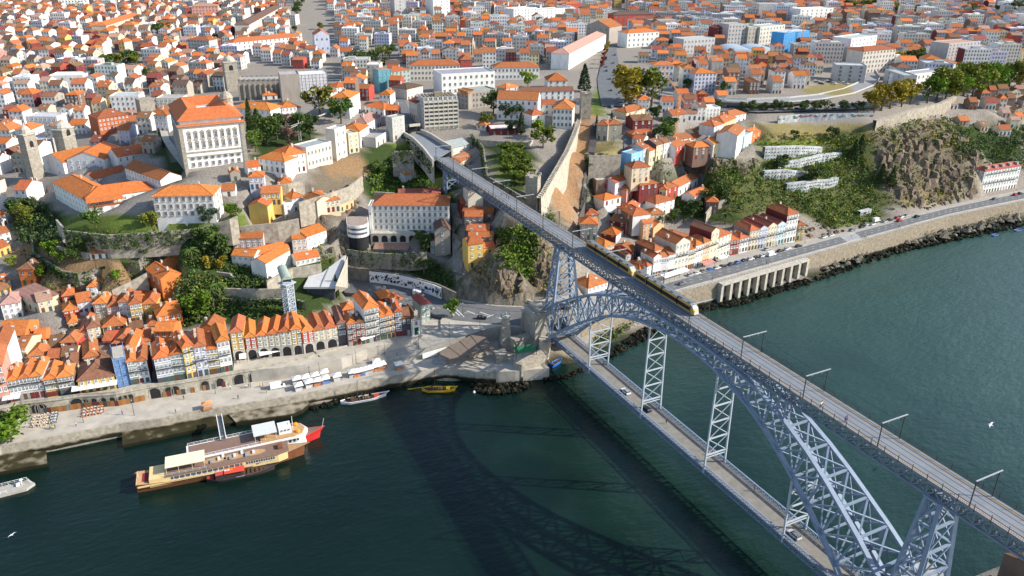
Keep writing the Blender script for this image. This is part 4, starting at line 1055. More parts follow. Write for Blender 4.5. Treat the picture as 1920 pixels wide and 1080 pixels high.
# ramp road climbing from the quay to the square, the square, the tunnel road
D5 = P5('611,703 705,681', 5)
RAMP_A = [at(611, 703, 5.05), at(705, 681, 6.2), at(760, 667, 7.8), at(800, 652, 9.5), at(876, 629, 11.3), at(905, 618, 11.3)]
RAMP_B = [at(640, 676, 5.05), at(700, 658, 6.2), at(744, 647, 7.8), at(775, 636, 9.5), at(826, 621, 11.3), at(850, 612, 11.3)]
m = MB(); strip(m, RAMP_A, RAMP_B, -2); tag(m.build('ramp', mat('setts', (.33, .31, .27), .9, .25, .5)), kind='structure')
m = MB(); pxprism(m, '826,621 876,629 905,618 935,612 1005,612 1012,640 1030,632 1040,590 1010,575 930,572 860,560 826,600', 11.28, 0); tag(m.build('square', M_PAVE), kind='structure')
m = MB(); pxprism(m, '600,668 640,662 755,640 826,621 826,600 760,585 640,600 560,630', 10.55, 0)
tag(m.build('upper_street', M_PAVE), kind='structure')
m = MB(); pxprism(m, '705,682 760,667 800,652 876,629 905,619 940,640 1010,660 1030,690 966,696 930,697 892,697 858,692 817,692 755,703', 4.96, -3)
tag(m.build('pavilion_terrace', M_PAVE), kind='structure')
M_ROADP = mat('road_marking', (.62, .62, .6), .8, .15, 2)
def road(name, A, B, z, zb=0, mm=M_ASPH):
    m = MB(); strip(m, P5(A, z), P5(B, z), zb); return tag(m.build(name, mm), kind='structure')
road('tunnel_road', '645,527 690,533 760,547 830,564 870,574 930,582 1000,586 1020,588', '645,548 690,553 760,572 810,590 850,600 930,608 1000,612 1020,612', 11.32)
road('pavement', '645,520 690,526 770,541 840,556 873,567 935,574 1012,577', '645,527 690,533 760,547 830,564 870,574 930,582 1012,586', 11.45)
# riverside road to the right
RO = '1090,606 1150,586 1220,565 1300,542 1347,530 1507,484 1580,463 1633,448 1723,423 1780,407 1850,392 1920,378 2100,340'
RI = '1090,585 1130,566 1200,545 1290,520 1347,504 1507,462 1580,442 1633,428 1723,404 1780,390 1850,375 1920,361 2100,322'
RS = '1090,598 1140,580 1210,559 1295,535 1347,521 1507,476 1580,456 1633,441 1723,416 1780,401 1850,386 1920,372 2100,334'
RX = '1050,580 1120,545 1180,522 1262,513 1330,488 1420,468 1510,450 1580,436 1633,421 1723,398 1780,384 1850,369 1920,355 2100,316'
road('riverside_road', RS, RI, 10.0, -2); road('river_footway', RO, RS, 10.14, -3, M_PAVE); road('house_side_pavement', RI, RX, 10.12, 0, mat('pavement_slabs', (.33, .31, .275), .9, .2, .4))
def marks(mb, A, B, z, n, t, w=.15, ln=2.5, gap=4):
    a = P5(A, z+.006); b = P5(B, z+.006); L = [lerp(p, q, t) for p, q in zip(a, b)]
    for p, q in zip(L[:-1], L[1:]):
        d = q-p; l = np.linalg.norm(d); d /= l; k = 0.
        while k+ln < l: mb.beam(p+d*k, p+d*(k+ln), w, .006); k += ln+gap
m = MB(); marks(m, RS, RI, 10., 0, .34, .16, 2.2, 4); marks(m, RS, RI, 10., 0, .66, .16, 2.2, 4)
c0 = at(1591, 449, 10.006); 
for k in range(7):
    t_ = k/7; a = lerp(at(1576, 444.5, 10.006), at(1590, 455, 10.006), t_); b = a+(at(1604, 436, 10.006)-at(1576, 444.5, 10.006))*.95; m.beam(a, b, .38, .006)
tag(m.build('lane_marking', M_ROADP), kind='structure')
m = MB(); marks(m, '690,533 760,547 830,564 930,582 1012,586', '690,553 760,572 840,598 930,608 1012,612', 11.32, 0, .5, .16, 2, 2.5)
for x, y, x2, y2 in ((838, 578, 852, 592), (846, 578, 862, 592), (856, 580, 870, 594), (900, 585, 920, 592), (925, 590, 905, 598), (935, 596, 950, 600), (875, 583, 890, 588)): m.beam(at(x, y, 11.326), at(x2, y2, 11.326), .45, .006)
tag(m.build('road_marking', M_ROADP), kind='structure')
# retaining wall of the riverside road: stone, with the row of deep bays
m = MB(); O = P5(RO, 10.14); M_RW = wallmat('road_wall_stone', (.25, .21, .155))
for a, b in zip(O[:-1], O[1:]):
    n = np.array([b[1]-a[1], -(b[0]-a[0]), 0.]); n /= np.linalg.norm(n)
    if n[0] < 0: n = -n
    m.quad(a+n*1.0-(0, 0, 12), b+n*1.0-(0, 0, 12), b+n*.1+(0, 0, .3), a+n*.1+(0, 0, .3)); m.quad(a+n*.1+(0, 0, .3), b+n*.1+(0, 0, .3), b-n*.3+(0, 0, .3), a-n*.3+(0, 0, .3)); m.quad(a-n*.3+(0, 0, .3), b-n*.3+(0, 0, .3), b-n*.3-(0, 0, .2), a-n*.3-(0, 0, .2))
rw = m.build('retaining_wall', M_RW); tag(rw, 'tall tan stone retaining wall of the riverside road, with a row of deep bays', 'wall')
m = MB(); d0 = at(1347, 530, 10); d1 = at(1507, 484, 10); nn = np.array([d1[1]-d0[1], -(d1[0]-d0[0]), 0.]); nn /= np.linalg.norm(nn)
if nn[0] < 0: nn = -nn
NB = 10
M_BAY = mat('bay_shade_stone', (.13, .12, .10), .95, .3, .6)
for k in range(NB+1):
    p = lerp(d0, d1, k/NB); m.prism([tuple((p+nn*a+(d1-d0)/np.linalg.norm(d1-d0)*b)[:2]) for a, b in ((.2, -.8), (3.2, -.8), (3.2, .8), (.2, .8))], -2, 9.4)
a, b = d0+nn*.1, d1+nn*.1; m.prism([tuple(x[:2]) for x in (d0+nn*.1-(d1-d0)*.01, d1+nn*.1+(d1-d0)*.01, d1+nn*3.4+(d1-d0)*.01, d0+nn*3.4-(d1-d0)*.01)], 9.4, 10.4, bottom=True)
m.build('buttress_row', M_PALEST, rw)
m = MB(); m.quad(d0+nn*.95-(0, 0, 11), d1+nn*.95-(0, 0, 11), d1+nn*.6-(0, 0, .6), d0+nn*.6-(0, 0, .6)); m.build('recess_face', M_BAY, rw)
m = MB(); k = 0
for a, b in zip(O[:-1], O[1:]):
    l = np.linalg.norm(b-a); n = max(1, int(l/2.2)); m.beam(a+(0, 0, 1.25), b+(0, 0, 1.25), .07)
    for i in range(n): p = lerp(a, b, i/n); m.beam(p+(0, 0, .2), p+(0, 0, 1.25), .07)
tag(m.build('guard_rail', M_DARK), 'thin dark railing along the river footway of the riverside road', 'railing')
# arcaded wall between lower quay and upper street
WT = [np.array((p[0], p[1], 10.2)) for p in QIN]
UPI = P5('-420,838 -200,803 -60,769 0,760 46,751 89,746 135,741 222,728 246,722 283,718 330,714 394,703 440,694 490,676 570,664 636,650 700,640', 10.2)
m = MB(); m.add([tuple(p) for p in WT]+[tuple(p) for p in UPI], [(i, i+1, len(WT)+i+1, len(WT)+i) for i in range(len(WT)-1)]); tag(m.build('terrace_street', M_PAVE), kind='structure')
m = MB(); pxprism(m, '438,697 520,690 575,683 640,672 700,650 760,625 700,610 560,640 440,660', 10.18, 2); tag(m.build('arcade_forecourt', M_PAVE), kind='structure')
aw = empty('arcaded_wall', tuple(QIN[8]), 0, 'long granite wall of arches and cellar doors between the quay and the terrace street', 'wall')
def loc(o, root): o.matrix_parent_inverse = Matrix.Translation(-root.location); return o
m = MB(); M_ARW = mat('arcade_granite', (.37, .335, .27), .9, .35, .6, bump=.1)
for a, b in zip(QIN[:-1], QIN[1:]):
    n = np.array([b[1]-a[1], -(b[0]-a[0]), 0.]); n /= np.linalg.norm(n)
    if np.dot(n, CAM-a) < 0: n = -n
    A, B = a+n*.35, b+n*.35
    m.quad(A-(0, 0, 1), B-(0, 0, 1), B+(0, 0, 5.2), A+(0, 0, 5.2))
    m.beam(a+n*.3+(0, 0, 5.05), b+n*.3+(0, 0, 5.05), .7, .35); m.beam(a+n*.1+(0, 0, 5.6), b+n*.1+(0, 0, 5.6), .4, .8)
loc(m.build('wall_face', M_ARW, aw), aw)
def qpt(x):   # wall foot point at picture column x, and outward normal
    for a, b in zip(QIN[:-1], QIN[1:]):
        xa, xb = px(a)[0], px(b)[0]
        if xa <= x <= xb:
            n = np.array([b[1]-a[1], -(b[0]-a[0]), 0.]); n /= np.linalg.norm(n)
            if np.dot(n, CAM-a) < 0: n = -n
            return lerp(a, b, (x-xa)/(xb-xa)), n, (b-a)/np.linalg.norm(b-a)
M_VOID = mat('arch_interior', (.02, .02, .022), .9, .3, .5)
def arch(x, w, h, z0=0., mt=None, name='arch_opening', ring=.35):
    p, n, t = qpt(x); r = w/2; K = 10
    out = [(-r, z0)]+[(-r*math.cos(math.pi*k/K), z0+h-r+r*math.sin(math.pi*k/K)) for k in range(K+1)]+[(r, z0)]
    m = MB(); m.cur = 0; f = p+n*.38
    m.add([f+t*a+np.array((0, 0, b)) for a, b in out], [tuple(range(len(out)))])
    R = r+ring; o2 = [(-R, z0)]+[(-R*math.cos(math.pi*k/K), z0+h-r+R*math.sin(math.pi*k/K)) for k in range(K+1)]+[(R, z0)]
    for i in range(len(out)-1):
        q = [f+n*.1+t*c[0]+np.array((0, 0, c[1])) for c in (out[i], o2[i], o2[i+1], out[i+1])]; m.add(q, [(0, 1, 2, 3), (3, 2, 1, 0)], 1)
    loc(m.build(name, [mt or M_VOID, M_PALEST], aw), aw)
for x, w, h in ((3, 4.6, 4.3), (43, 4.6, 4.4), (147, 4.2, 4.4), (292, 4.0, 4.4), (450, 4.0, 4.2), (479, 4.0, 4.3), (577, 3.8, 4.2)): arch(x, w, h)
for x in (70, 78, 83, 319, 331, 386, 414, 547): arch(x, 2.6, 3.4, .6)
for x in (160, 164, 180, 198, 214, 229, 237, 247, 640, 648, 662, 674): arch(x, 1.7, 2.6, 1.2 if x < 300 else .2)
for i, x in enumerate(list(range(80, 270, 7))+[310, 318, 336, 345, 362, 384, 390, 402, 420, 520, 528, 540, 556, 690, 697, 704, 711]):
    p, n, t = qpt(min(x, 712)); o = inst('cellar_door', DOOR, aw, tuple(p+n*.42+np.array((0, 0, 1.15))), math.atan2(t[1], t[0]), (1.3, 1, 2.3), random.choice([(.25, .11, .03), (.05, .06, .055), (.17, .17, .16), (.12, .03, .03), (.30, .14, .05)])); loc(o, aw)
# ---------------------------------------------------------------- landmarks
def lm(xl, yl, xr, yr, ye, depth, rise, kind, wall, roof, floors, cols, label, sc=(1, 0, 0), z=None, cat='building', name='building', **kw):
    s, ox, oy = sc; f = lambda q, o: q/s+o
    if isinstance(depth, str): u, v = depth.split(':'); depth = f'{f(float(u), ox)}:{f(float(v), oy)}'
    P, yaw, w, h, d = frontage(f(xl, ox), f(yl, oy), f(xr, ox), f(yr, oy), f(ye, oy), z, depth)
    wl, _, sd = wall.partition('/') if isinstance(wall, str) else (wall, '', '')
    return house(P, yaw, w, d, h, rise, kind, wl, roof, floors, cols, label, cat=cat, name=name, side=sd or None, **kw), w, d, h
Z1, Z2, Z3, Z4, Z5, Z6, R1, R2, R3 = (3.6, 60, 150), (3.6, 440, 150), (4.154, 0, 380), (4.911, 400, 380), (4.697, 640, 330), (4.5, 820, 100), (3, 0, 0), (3, 640, 0), (3, 1280, 0)

# bishop's palace: four wings round a court
def palace():
    P, yaw, w, h, d = frontage(349, 324, 466, 311, 238, None, '321:205.5')
    t = empty('palace', P, yaw, 'huge white palace with grey granite trim, oval windows and orange roof ring round a court', 'palace')
    m = MB(); wc = (.76, .75, .73); cw = 12.
    m.col = wc; V = [(0, 0), (w, 0), (w, d), (0, d)]
    m.prism(V, -8, h-.02)
    m.prism([(1, 1), (w-1, 1), (w-1, d-1), (1, d-1)], h-.02, h+2.6)
    m.build('wall', M_WALL, t)
    m = MB()
    for x in (-.25, w-1.6): m.box((x+.9, -.2, h/2-2), (1.9, .5, h+4))
    for z, a, b in ((h*.425, .9, .35), (h*.33, .5, .3), (h*.985, 1.1, .9), (h*.04, 2.2, .3)): m.box((w/2, -.15, z), (w+.5, b, a*.8)); m.box((-.15, d/2, z), (b, d+.5, a))
    
    m.build('granite_trim', M_GRANITE, t)
    zt = h+2.6; m = MB(); m.col = (.50, .145, .05)
    o = [(-.6, -.6), (w+.6, -.6), (w+.6, d+.6), (-.6, d+.6)]; cy0 = d*.40
    I = [(cw, cy0*.8), (w-cw, cy0*.8), (w-cw, d-cw), (cw, d-cw)]
    i2 = [tuple(lerp(a, b, .52)) for a, b in zip(o, I)]
    V = [(*p, zt) for p in o]+[(*p, zt+4.6) for p in i2]+[(*p, zt+.8) for p in I]
    m.add(V, [(k, (k+1) % 4, 4+(k+1) % 4, 4+k) for k in range(4)]+[(4+k, 4+(k+1) % 4, 8+(k+1) % 4, 8+k) for k in range(4)])
    m.build('roof', [M_TILE, M_TILE], t)
    m = MB(); m.col = (.50, .145, .05); m.add([(-.9, -.9, h-.2), (w+.9, -.9, h-.2), (w+.9, 1, h+.7), (-.9, 1, h+.7)], [(0, 1, 2, 3)]); m.build('tiled_ledge', [M_TILE, M_TILE], t)
    m = MB(); m.prism(I, h-5, h-4); 
    for a, b in zip(I, I[1:]+I[:1]): m.quad((*a, h-4), (*b, h-4), (*b, zt+.9), (*a, zt+.9)); m.quad((*b, h-4), (*a, h-4), (*a, zt+.9), (*b, zt+.9))
    m.build('court', M_WHITEP, t)
    m = MB(); c = (w*.88, d*.5, zt+3); m.lathe(c, [(3.2, -2), (3.2, 2.4), (3.6, 2.6), (3.3, 3), (2.6, 4.4), (1.3, 5.6), (.5, 6), (.4, 7), (.0, 7.3)], 12); m.build('lantern_dome', M_GRANITE, t)
    def bw(x, z, ww, hh, ped, side=0):
        fr = inst('window', WING, t, (x, -.06, z) if not side else (-.06, x, z), 0 if not side else -math.pi/2, (ww, 1.6, hh))
        if ped:
            q = MB(); q.add([(-.75*ww, -.3, hh*.5), (.75*ww, -.3, hh*.5), (.4*ww, -.3, hh*.72), (0, -.3, hh*.85), (-.4*ww, -.3, hh*.72), (-.75*ww, 0, hh*.5), (.75*ww, 0, hh*.5), (.4*ww, 0, hh*.72), (0, 0, hh*.85), (-.4*ww, 0, hh*.72)], [(0, 1, 2, 3, 4), (1, 6, 7, 2), (2, 7, 8, 3), (3, 8, 9, 4), (4, 9, 5, 0)])
            p = q.build('window_pediment', M_GRANITE, t); p.location = (x, 0, z) if not side else (0, x, z); p.rotation_euler = (0, 0, 0 if not side else -math.pi/2)
    for k in range(8):
        x = 2.6+(k+.5)*(w-5.2)/8
        for f, ww, hh, pd in ((.78, 1.7, 3.2, 1), (.575, 1.6, 3.0, 1), (.165, 1.5, 1.9, 0), (.045, 1.4, 1.1, 0)): bw(x, h*f, ww, hh, pd)
        q = MB(); q.cur = 0; K = 14
        for r0, y, s in ((1.35, -.2, 0), (.9, -.24, 1)): q.add([(r0*math.cos(2*math.pi*i/K), y, r0*.75*math.sin(2*math.pi*i/K)) for i in range(K)], [tuple(range(K))], s)
        q.add([(1.35*math.cos(2*math.pi*i/K), y, 1.35*.75*math.sin(2*math.pi*i/K)) for y in (-.2, 0) for i in range(K)], [(i, i+K, (i+1) % K+K, (i+1) % K) for i in range(K)], 0)
        o_ = q.build('oval_window', [M_FRAMEG, M_PANE], t); o_.location = (x, 0, h*.29)
    for k in range(11):
        y = 2+(k+.5)*(d-4)/11
        for f, ww, hh in ((.78, 1.9, 3.6), (.575, 1.8, 3.4), (.29, 1.5, 1.3), (.165, 1.6, 2.0)): bw(y, h*f, ww, hh, 0, 1)
    FOOT.append((P, yaw, w, d))
palace()
# seminary complex on its terrace
lm(848, 975, 1250, 965, 785, 14, 3, 'hip', 'W', 'o', 4, 9, 'white seminary block with nine bays of grey-shuttered windows and broad orange hip roof', Z1, wh=2.0, ww=1.5, chim=1, gf='none', winsides=(0, 3), skylight=False, wstyle=WING)
lm(165, 800, 390, 928, 690, 15, 4, 'hip', 'W', 'o', 3, 11, 'long white seminary wing facing the river gardens, orange roof, row of small windows', Z1, wh=1.5, ww=1, gf='win', chim=1, skylight=False)
t, w, d, h = lm(392, 928, 840, 862, 800, 14, 3.4, 'hip', 'W', 'o', 2, 8, 'white seminary wing with a three-arched loggia at its corner', Z1, wh=1.6, ww=1.2, gf='win', chim=0, skylight=False)
m = MB(); m.prism([(.2, -5), (15, -5), (15, -.05), (.2, -.05)], -5, h*.62); m.build('loggia', M_PALEST, t)
for k in range(3):
    m = MB(); r = 1.9; K = 9; x0 = 2.8+k*4.9; out = [(-r, .2)]+[(-r*math.cos(math.pi*i/K), 4.1+r*math.sin(math.pi*i/K)) for i in range(K+1)]+[(r, .2)]
    m.add([(x0+a, -5.04, b) for a, b in out], [tuple(range(len(out)))]); m.build('loggia_arch', M_WHITEP, t)
m = MB(); m.col = RC['o']; m.add([(-.3, -5.6, h*.62+2.6), (15.5, -5.6, h*.62+2.6), (15.5, 0, h+.3), (-.3, 0, h+.3)], [(0, 1, 2, 3)]); m.build('loggia_roof', [M_TILE, M_TILE], t)
m = MB(); m.box((7.5, -4.8, h*.62+.5), (14.6, .2, 1))
for k in range(8): m.box((.4+k*2.05, -4.8, h*.62+1.3), (.25, .25, 2.6))
m.build('loggia_rail', mat('rust_rail', (.30, .08, .04), .8, .2, 1), t)
lm(640, 668, 880, 760, 590, 11, 3, 'gab', 'W', 'm', 2, 12, 'long white wing with brown-orange roof running behind the seminary court', Z1, wh=1.5, gf='win', chim=0, skylight=False)
lm(420, 700, 650, 640, 670, 9, 2.4, 'gab', 'W', 'm', 1, 5, 'white cloister range with faded orange roof in the seminary court', Z1, wh=1.4, gf='win', chim=0)
lm(250, 610, 500, 610, 535, 20, 4, 'gabd', 'W', 'o', 2, 5, 'white church body with orange gable roof beside the twin bell towers', Z1, wh=1.6, gf='win', chim=0)
lm(90, 620, 230, 660, 520, 22, 3.5, 'gabd', 'W', 'o', 2, 2, 'white church nave end with a tall pediment, left of the seminary wing', Z1, wh=1.6, gf='win', chim=0, name='church', cat='church')
lm(420, 545, 590, 610, 470, 14, 3.6, 'gab', 'W', 'm', 2, 7, 'left wing of the white L-shaped school with steep red-brown roof', Z1, wh=2.2, ww=1.3, gf='win', chim=0)
lm(592, 612, 800, 572, 520, 12, 3.4, 'gab', 'W', 'm', 2, 5, 'right wing of the white L-shaped school, stepped white gable end', Z1, wh=2.2, ww=1.3, gf='win', chim=0)
lm(465, 378, 672, 345, 262, 15, 3.4, 'hip', (.42, .12, .05), 'm', 4, 8, 'building wrapped in rust-red scaffold netting under an orange hip roof', Z1, wh=1.2, gf='none', chim=0)
lm(1345, 688, 1412, 680, 628, 6, 2, 'gabd', 'S', 'o', 1, 1, 'small stone hut with orange gable below the palace terrace', Z1)
lm(1288, 790, 1378, 785, 745, 8, 2, 'gab', 'W', 'm', 1, 1, 'low white annex with orange roof between seminary block and yellow house', Z1)
def bell_tower(xl, yl, xr, yr, ye, label, sc=Z1, dome=True, dp=6.):
    s, ox, oy = sc; P, yaw, w, h, d = frontage(xl/s+ox, yl/s+oy, xr/s+ox, yr/s+oy, ye/s+oy, None, dp)
    t = empty('bell_tower', P, yaw, label, 'tower'); m = MB(); m.prism([(0, 0), (w, 0), (w, d), (0, d)], -6, h); m.build('shaft', M_GRANITE, t)
    m = MB(); m.box((w/2, d/2, h+.3), (w+1, d+1, .7)); m.box((w/2, d/2, h*.7), (w+.5, d+.5, .4)); m.build('cornice', M_PALEST, t)
    if dome: m = MB(); m.lathe((w/2, d/2, h+.6), [(w*.42, 0), (w*.44, .8), (w*.38, 2.2), (w*.22, 3.4), (.4, 4.1), (.3, 5.2), (0, 5.5)], 12); m.build('dome', M_PALEST, t)
    for a in (0, 1):
        m = MB(); r = w*.16; K = 8; zz = h*.8; out = [(-r, -1.6)]+[(-r*math.cos(math.pi*i/K), .8+r*math.sin(math.pi*i/K)) for i in range(K+1)]+[(r, -1.6)]
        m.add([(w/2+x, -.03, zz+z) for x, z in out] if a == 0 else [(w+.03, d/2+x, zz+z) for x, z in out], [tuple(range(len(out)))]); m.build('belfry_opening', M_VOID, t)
    FOOT.append((P, yaw, w, d)); return t, w, d, h
bell_tower(20, 690, 95, 670, 378, 'left stone bell tower with a small dome on the seminary church')
bell_tower(235, 500, 312, 470, 345, 'right stone bell tower with a small dome on the seminary church')
def crenels(m, w, d, h, s=1.6):
    for (x0, y0), (x1, y1) in (((0, 0), (w, 0)), ((w, 0), (w, d)), ((w, d), (0, d)), ((0, d), (0, 0))):
        l = math.hypot(x1-x0, y1-y0); n = max(2, int(l/s/2)*2+1)
        for k in range(0, n, 2): t = (k+.5)/n; m.box((x0+(x1-x0)*t, y0+(y1-y0)*t, h+.5), (l/n if x1 != x0 else .6, l/n if y1 != y0 else .6, 1.1))
def keep(xl, yl, xr, yr, ye, dp, label, sc=(1, 0, 0), cren=True):
    s, ox, oy = sc; P, yaw, w, h, d = frontage(xl/s+ox, yl/s+oy, xr/s+ox, yr/s+oy, ye/s+oy, None, dp)
    t = empty('stone_tower', P, yaw, label, 'tower'); m = MB(); m.prism([(0, 0), (w, 0), (w, d), (0, d)], -8, h); m.build('wall', M_GRANITE, t)
    m = MB(); (crenels(m, w, d, h) if cren else m.box((w/2, d/2, h+.2), (w+.3, d+.3, .4))); m.build('battlement', M_GRANITE, t)
    for x, z in ((w*.35, h*.6), (w*.55, h*.28)): inst('window', WING, t, (x, -.02, z), 0, (.9, 1, 1.8))
    FOOT.append((P, yaw, w, d))
keep(752, 298, 850, 285, 140, 9., 'plain square medieval stone tower with few windows above the church', Z1, False)
keep(1089, 222, 1107, 222, 176, 9., 'dark crenellated wall tower at the top of the city wall')
keep(985, 378, 1007, 380, 333, 7., 'crenellated wall tower at the lower end of the city wall, by the deck')
bell_tower(427, 172, 451, 170, 118, 'tall weathered cathedral tower with a domed lantern', (1, 0, 0), True, 9.)
t, w, d, h = lm(451, 188, 530, 186, 152, 16, 1, 'flat', 'S', 'g', 1, 1, 'dark stone cathedral nave with battlements and deep buttresses', gf='none', chim=0, name='cathedral', cat='church')
m = MB(); crenels(m, w, d, h+.3); m.build('battlement', M_GRANITE, t)
m = MB()
for k in range(9): m.box((k*w/8, -.8, h*.42), (1.1, 1.6, h*.85))
m.build('buttress', M_GRANITE, t)
lm(530, 192, 566, 190, 142, 16, 1, 'flat', 'S', 'g', 1, 1, 'dark stone cathedral transept with one tall blind arch', gf='none', chim=0, name='cathedral', cat='church')
def wrapped(xl, yl, xr, yr, ye, dp, col, label, sc=(1, 0, 0), z=None, top=None):
    s, ox, oy = sc; P, yaw, w, h, d = frontage(xl/s+ox, yl/s+oy, xr/s+ox, yr/s+oy, ye/s+oy, z, dp)
    t = empty('scaffolding', P, yaw, label, 'scaffold'); m = MB(); m.prism([(0, 0), (w, 0), (w, d), (0, d)], -1, h)
    mm = mat('net_%d' % int(col[2]*1000), col, .7, .35, .9, streak=.3, bump=.15, bscale=1.2); m.build('netting', mm, t)
    m = MB(); n = max(2, int(w/2.4)); 
    for k in range(n+1):
        for y in (-.12, d+.12): m.box((k*w/n, y, h/2+.5), (.12, .12, h+1.6))
    for f in range(max(2, int(h/2.2))+1):
        z = f*2.2
        if z < h+1: m.box((w/2, -.12, z), (w+.3, .1, .12)); m.box((w+.12, d/2, z), (.1, d, .12)); m.box((-.12, d/2, z), (.1, d, .12))
    m.build('scaffold_pole', mat('scaffold_pole', (.30, .36, .45), .5, .1, 1), t)
    m = MB(); m.box((w/2, d/2, h+.1), (w*.86, d*.86, .2)); m.build('top_platform', mat('top_%d' % int((top or (.4, .36, .3))[0]*1000), top or (.4, .36, .3), .8, .2, .6), t)
    FOOT.append((P, yaw, w, d))
wrapped(222, 725, 245, 720, 675, 11., (.12, .22, .42), 'house front wrapped in bright blue scaffold netting in the riverside row', z=ZS)
wrapped(556, 184, 616, 180, 141, 14., (.50, .50, .51), 'cathedral east end wrapped in pale grey sheeting', top=(.62, .63, .65))
wrapped(712, 174, 735, 172, 132, 12., (.12, .33, .38), 'corner building wrapped in teal netting', top=(.3, .2, .12))
wrapped(1466, 98, 1513, 92, 62, 14., (.05, .30, .62), 'tall block wrapped in vivid blue sheeting among the far grey blocks', top=(.5, .5, .52))
# white hostel above its arcade and the buildings round it
t, w, d, h = lm(283, 478, 950, 478, 258, 13, 4, 'hip', 'W', 'm', 4, 14, 'big white four-storey hostel with a long orange roof beside the bridge', Z5, wh=1.9, ww=1.2, gf='win', chim=0, skylight=False, wstyle=WING)
m = MB()
for k in range(1, 4): m.box((w/2, -.06, h*k/4), (w, .12, .18))
m.build('string_course', M_GRANITE, t)
m = MB(); m.prism([(-1, -4), (w*.74, -4), (w*.74, -.1), (-1, -.1)], -8, -.2); m.build('arcade_terrace', M_PALEST, t)
for k in range(6):
    m = MB(); r = 1.45; K = 8; x0 = 1.4+k*4.4; out = [(-r, -4.6)]+[(-r*math.cos(math.pi*i/K), -2.6+r*math.sin(math.pi*i/K)) for i in range(K+1)]+[(r, -4.6)]
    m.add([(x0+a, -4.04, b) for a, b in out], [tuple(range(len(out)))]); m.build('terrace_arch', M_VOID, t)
lm(828, 695, 964, 690, 478, 20, 3.2, 'gabd', 'S', 'd', 3, 1, 'narrow grey stone house with a brown double gable in front of the white hostel', Z5, wh=1.8, chim=0, gf='win', base=-9)
lm(785, 690, 828, 695, 560, 8, 1, 'shed', 'S/D', 'r', 2, 1, 'lean-to of the narrow stone house, maroon flank', Z5, chim=0, gf='win')
lm(287, 665, 585, 672, 640, 6, 1.2, 'shed', 'S', 'p', 1, 4, 'long open shed with a sagging tan roof under the white hostel', Z5, chim=0, gf='none')
def round_house():
    P = gp(652, 446); h = hgt(P, 418); Q = at(693, 444, P[2]); c = (P+Q)/2; r = np.linalg.norm(Q-P)/2; c[2] = P[2]
    dv = np.array([c[0]-CAM[0], c[1]-CAM[1]]); a0 = math.atan2(-dv[1], -dv[0])
    t = empty('round_building', c, a0, 'white round-fronted modern building with strip windows left of the white hostel', 'building'); K = 16
    arc = [(r*math.cos(-math.pi/2+math.pi*k/K), r*math.sin(-math.pi/2+math.pi*k/K)) for k in range(K+1)]; poly = arc+[(-9, r), (-9, -r)]
    m = MB(); m.col = WC['W']; m.prism(poly, 1.5, h); m.build('wall', M_WALL, t); m = MB(); m.prism([(x*.9, y*.9) for x, y in poly], -5, 1.5); m.build('undercroft', M_VOID, t)
    m = MB(); m.prism([(x*.93, y*.93) for x, y in poly], h, h+.12); m.build('roof', mat('gravel_roof', (.30, .24, .20), .95, .2, .6), t)
    for z in (h*.45, h*.75):
        m = MB(); A = arc[2:-3]
        for a, b in zip(A[:-1], A[1:]): m.quad((a[0]*1.004, a[1]*1.004, z-.5), (b[0]*1.004, b[1]*1.004, z-.5), (b[0]*1.004, b[1]*1.004, z+.6), (a[0]*1.004, a[1]*1.004, z+.6))
        m.build('strip_window', M_PANE, t)
round_house()
lm(694, 440, 700, 440, 388, 9, 1, 'flat', 'W', 'g', 2, 1, 'white link block between the round building and the hostel', chim=0, gf='none')
# office block with deep concrete balconies
t, w, d, h = lm(1282, 345, 1506, 330, 130, '1230:98', 1, 'flat', 'H', 'g', 1, 1, 'seven-storey concrete office block with rows of balconies and cluttered flat roof', Z2, gf='none', chim=0)
M_CONC = mat('concrete', (.47, .44, .37), .9, .2, .6)
for f in range(7):
    z = h*(.14+f*.125)
    m = MB(); m.box((w/2, -.7, z), (w+.6, 1.4, .3)); m.box((w/2, -1.35, z+.5), (w+.6, .12, .9)); m.build('balcony', M_CONC, t)
    for k in range(7): inst('window', WINB, t, (w*(k+.5)/7, -.02, z+1.9), 0, (w/7*.86, 1, 2.2))
    for k in range(4): inst('window', WINB, t, (-.02, d*(k+.5)/4, z+1.9), -math.pi/2, (d/4*.8, 1, 2.0))
m = MB()
for k in range(8): m.box((w*k/7, -.75, h*.5), (.35, 1.5, h*.9))
m.build('concrete_fin', M_CONC, t)
m = MB()
for k in range(9): m.box((w*(.1+.1*k), d*.5, h+.6), (1.2, d*.8, .5))
m.box((w*.5, d*.4, h+1.6), (5, 4, 2.2)); m.build('roof_plant', mat('roof_plant', (.22, .18, .13), .9, .3, .5), t)
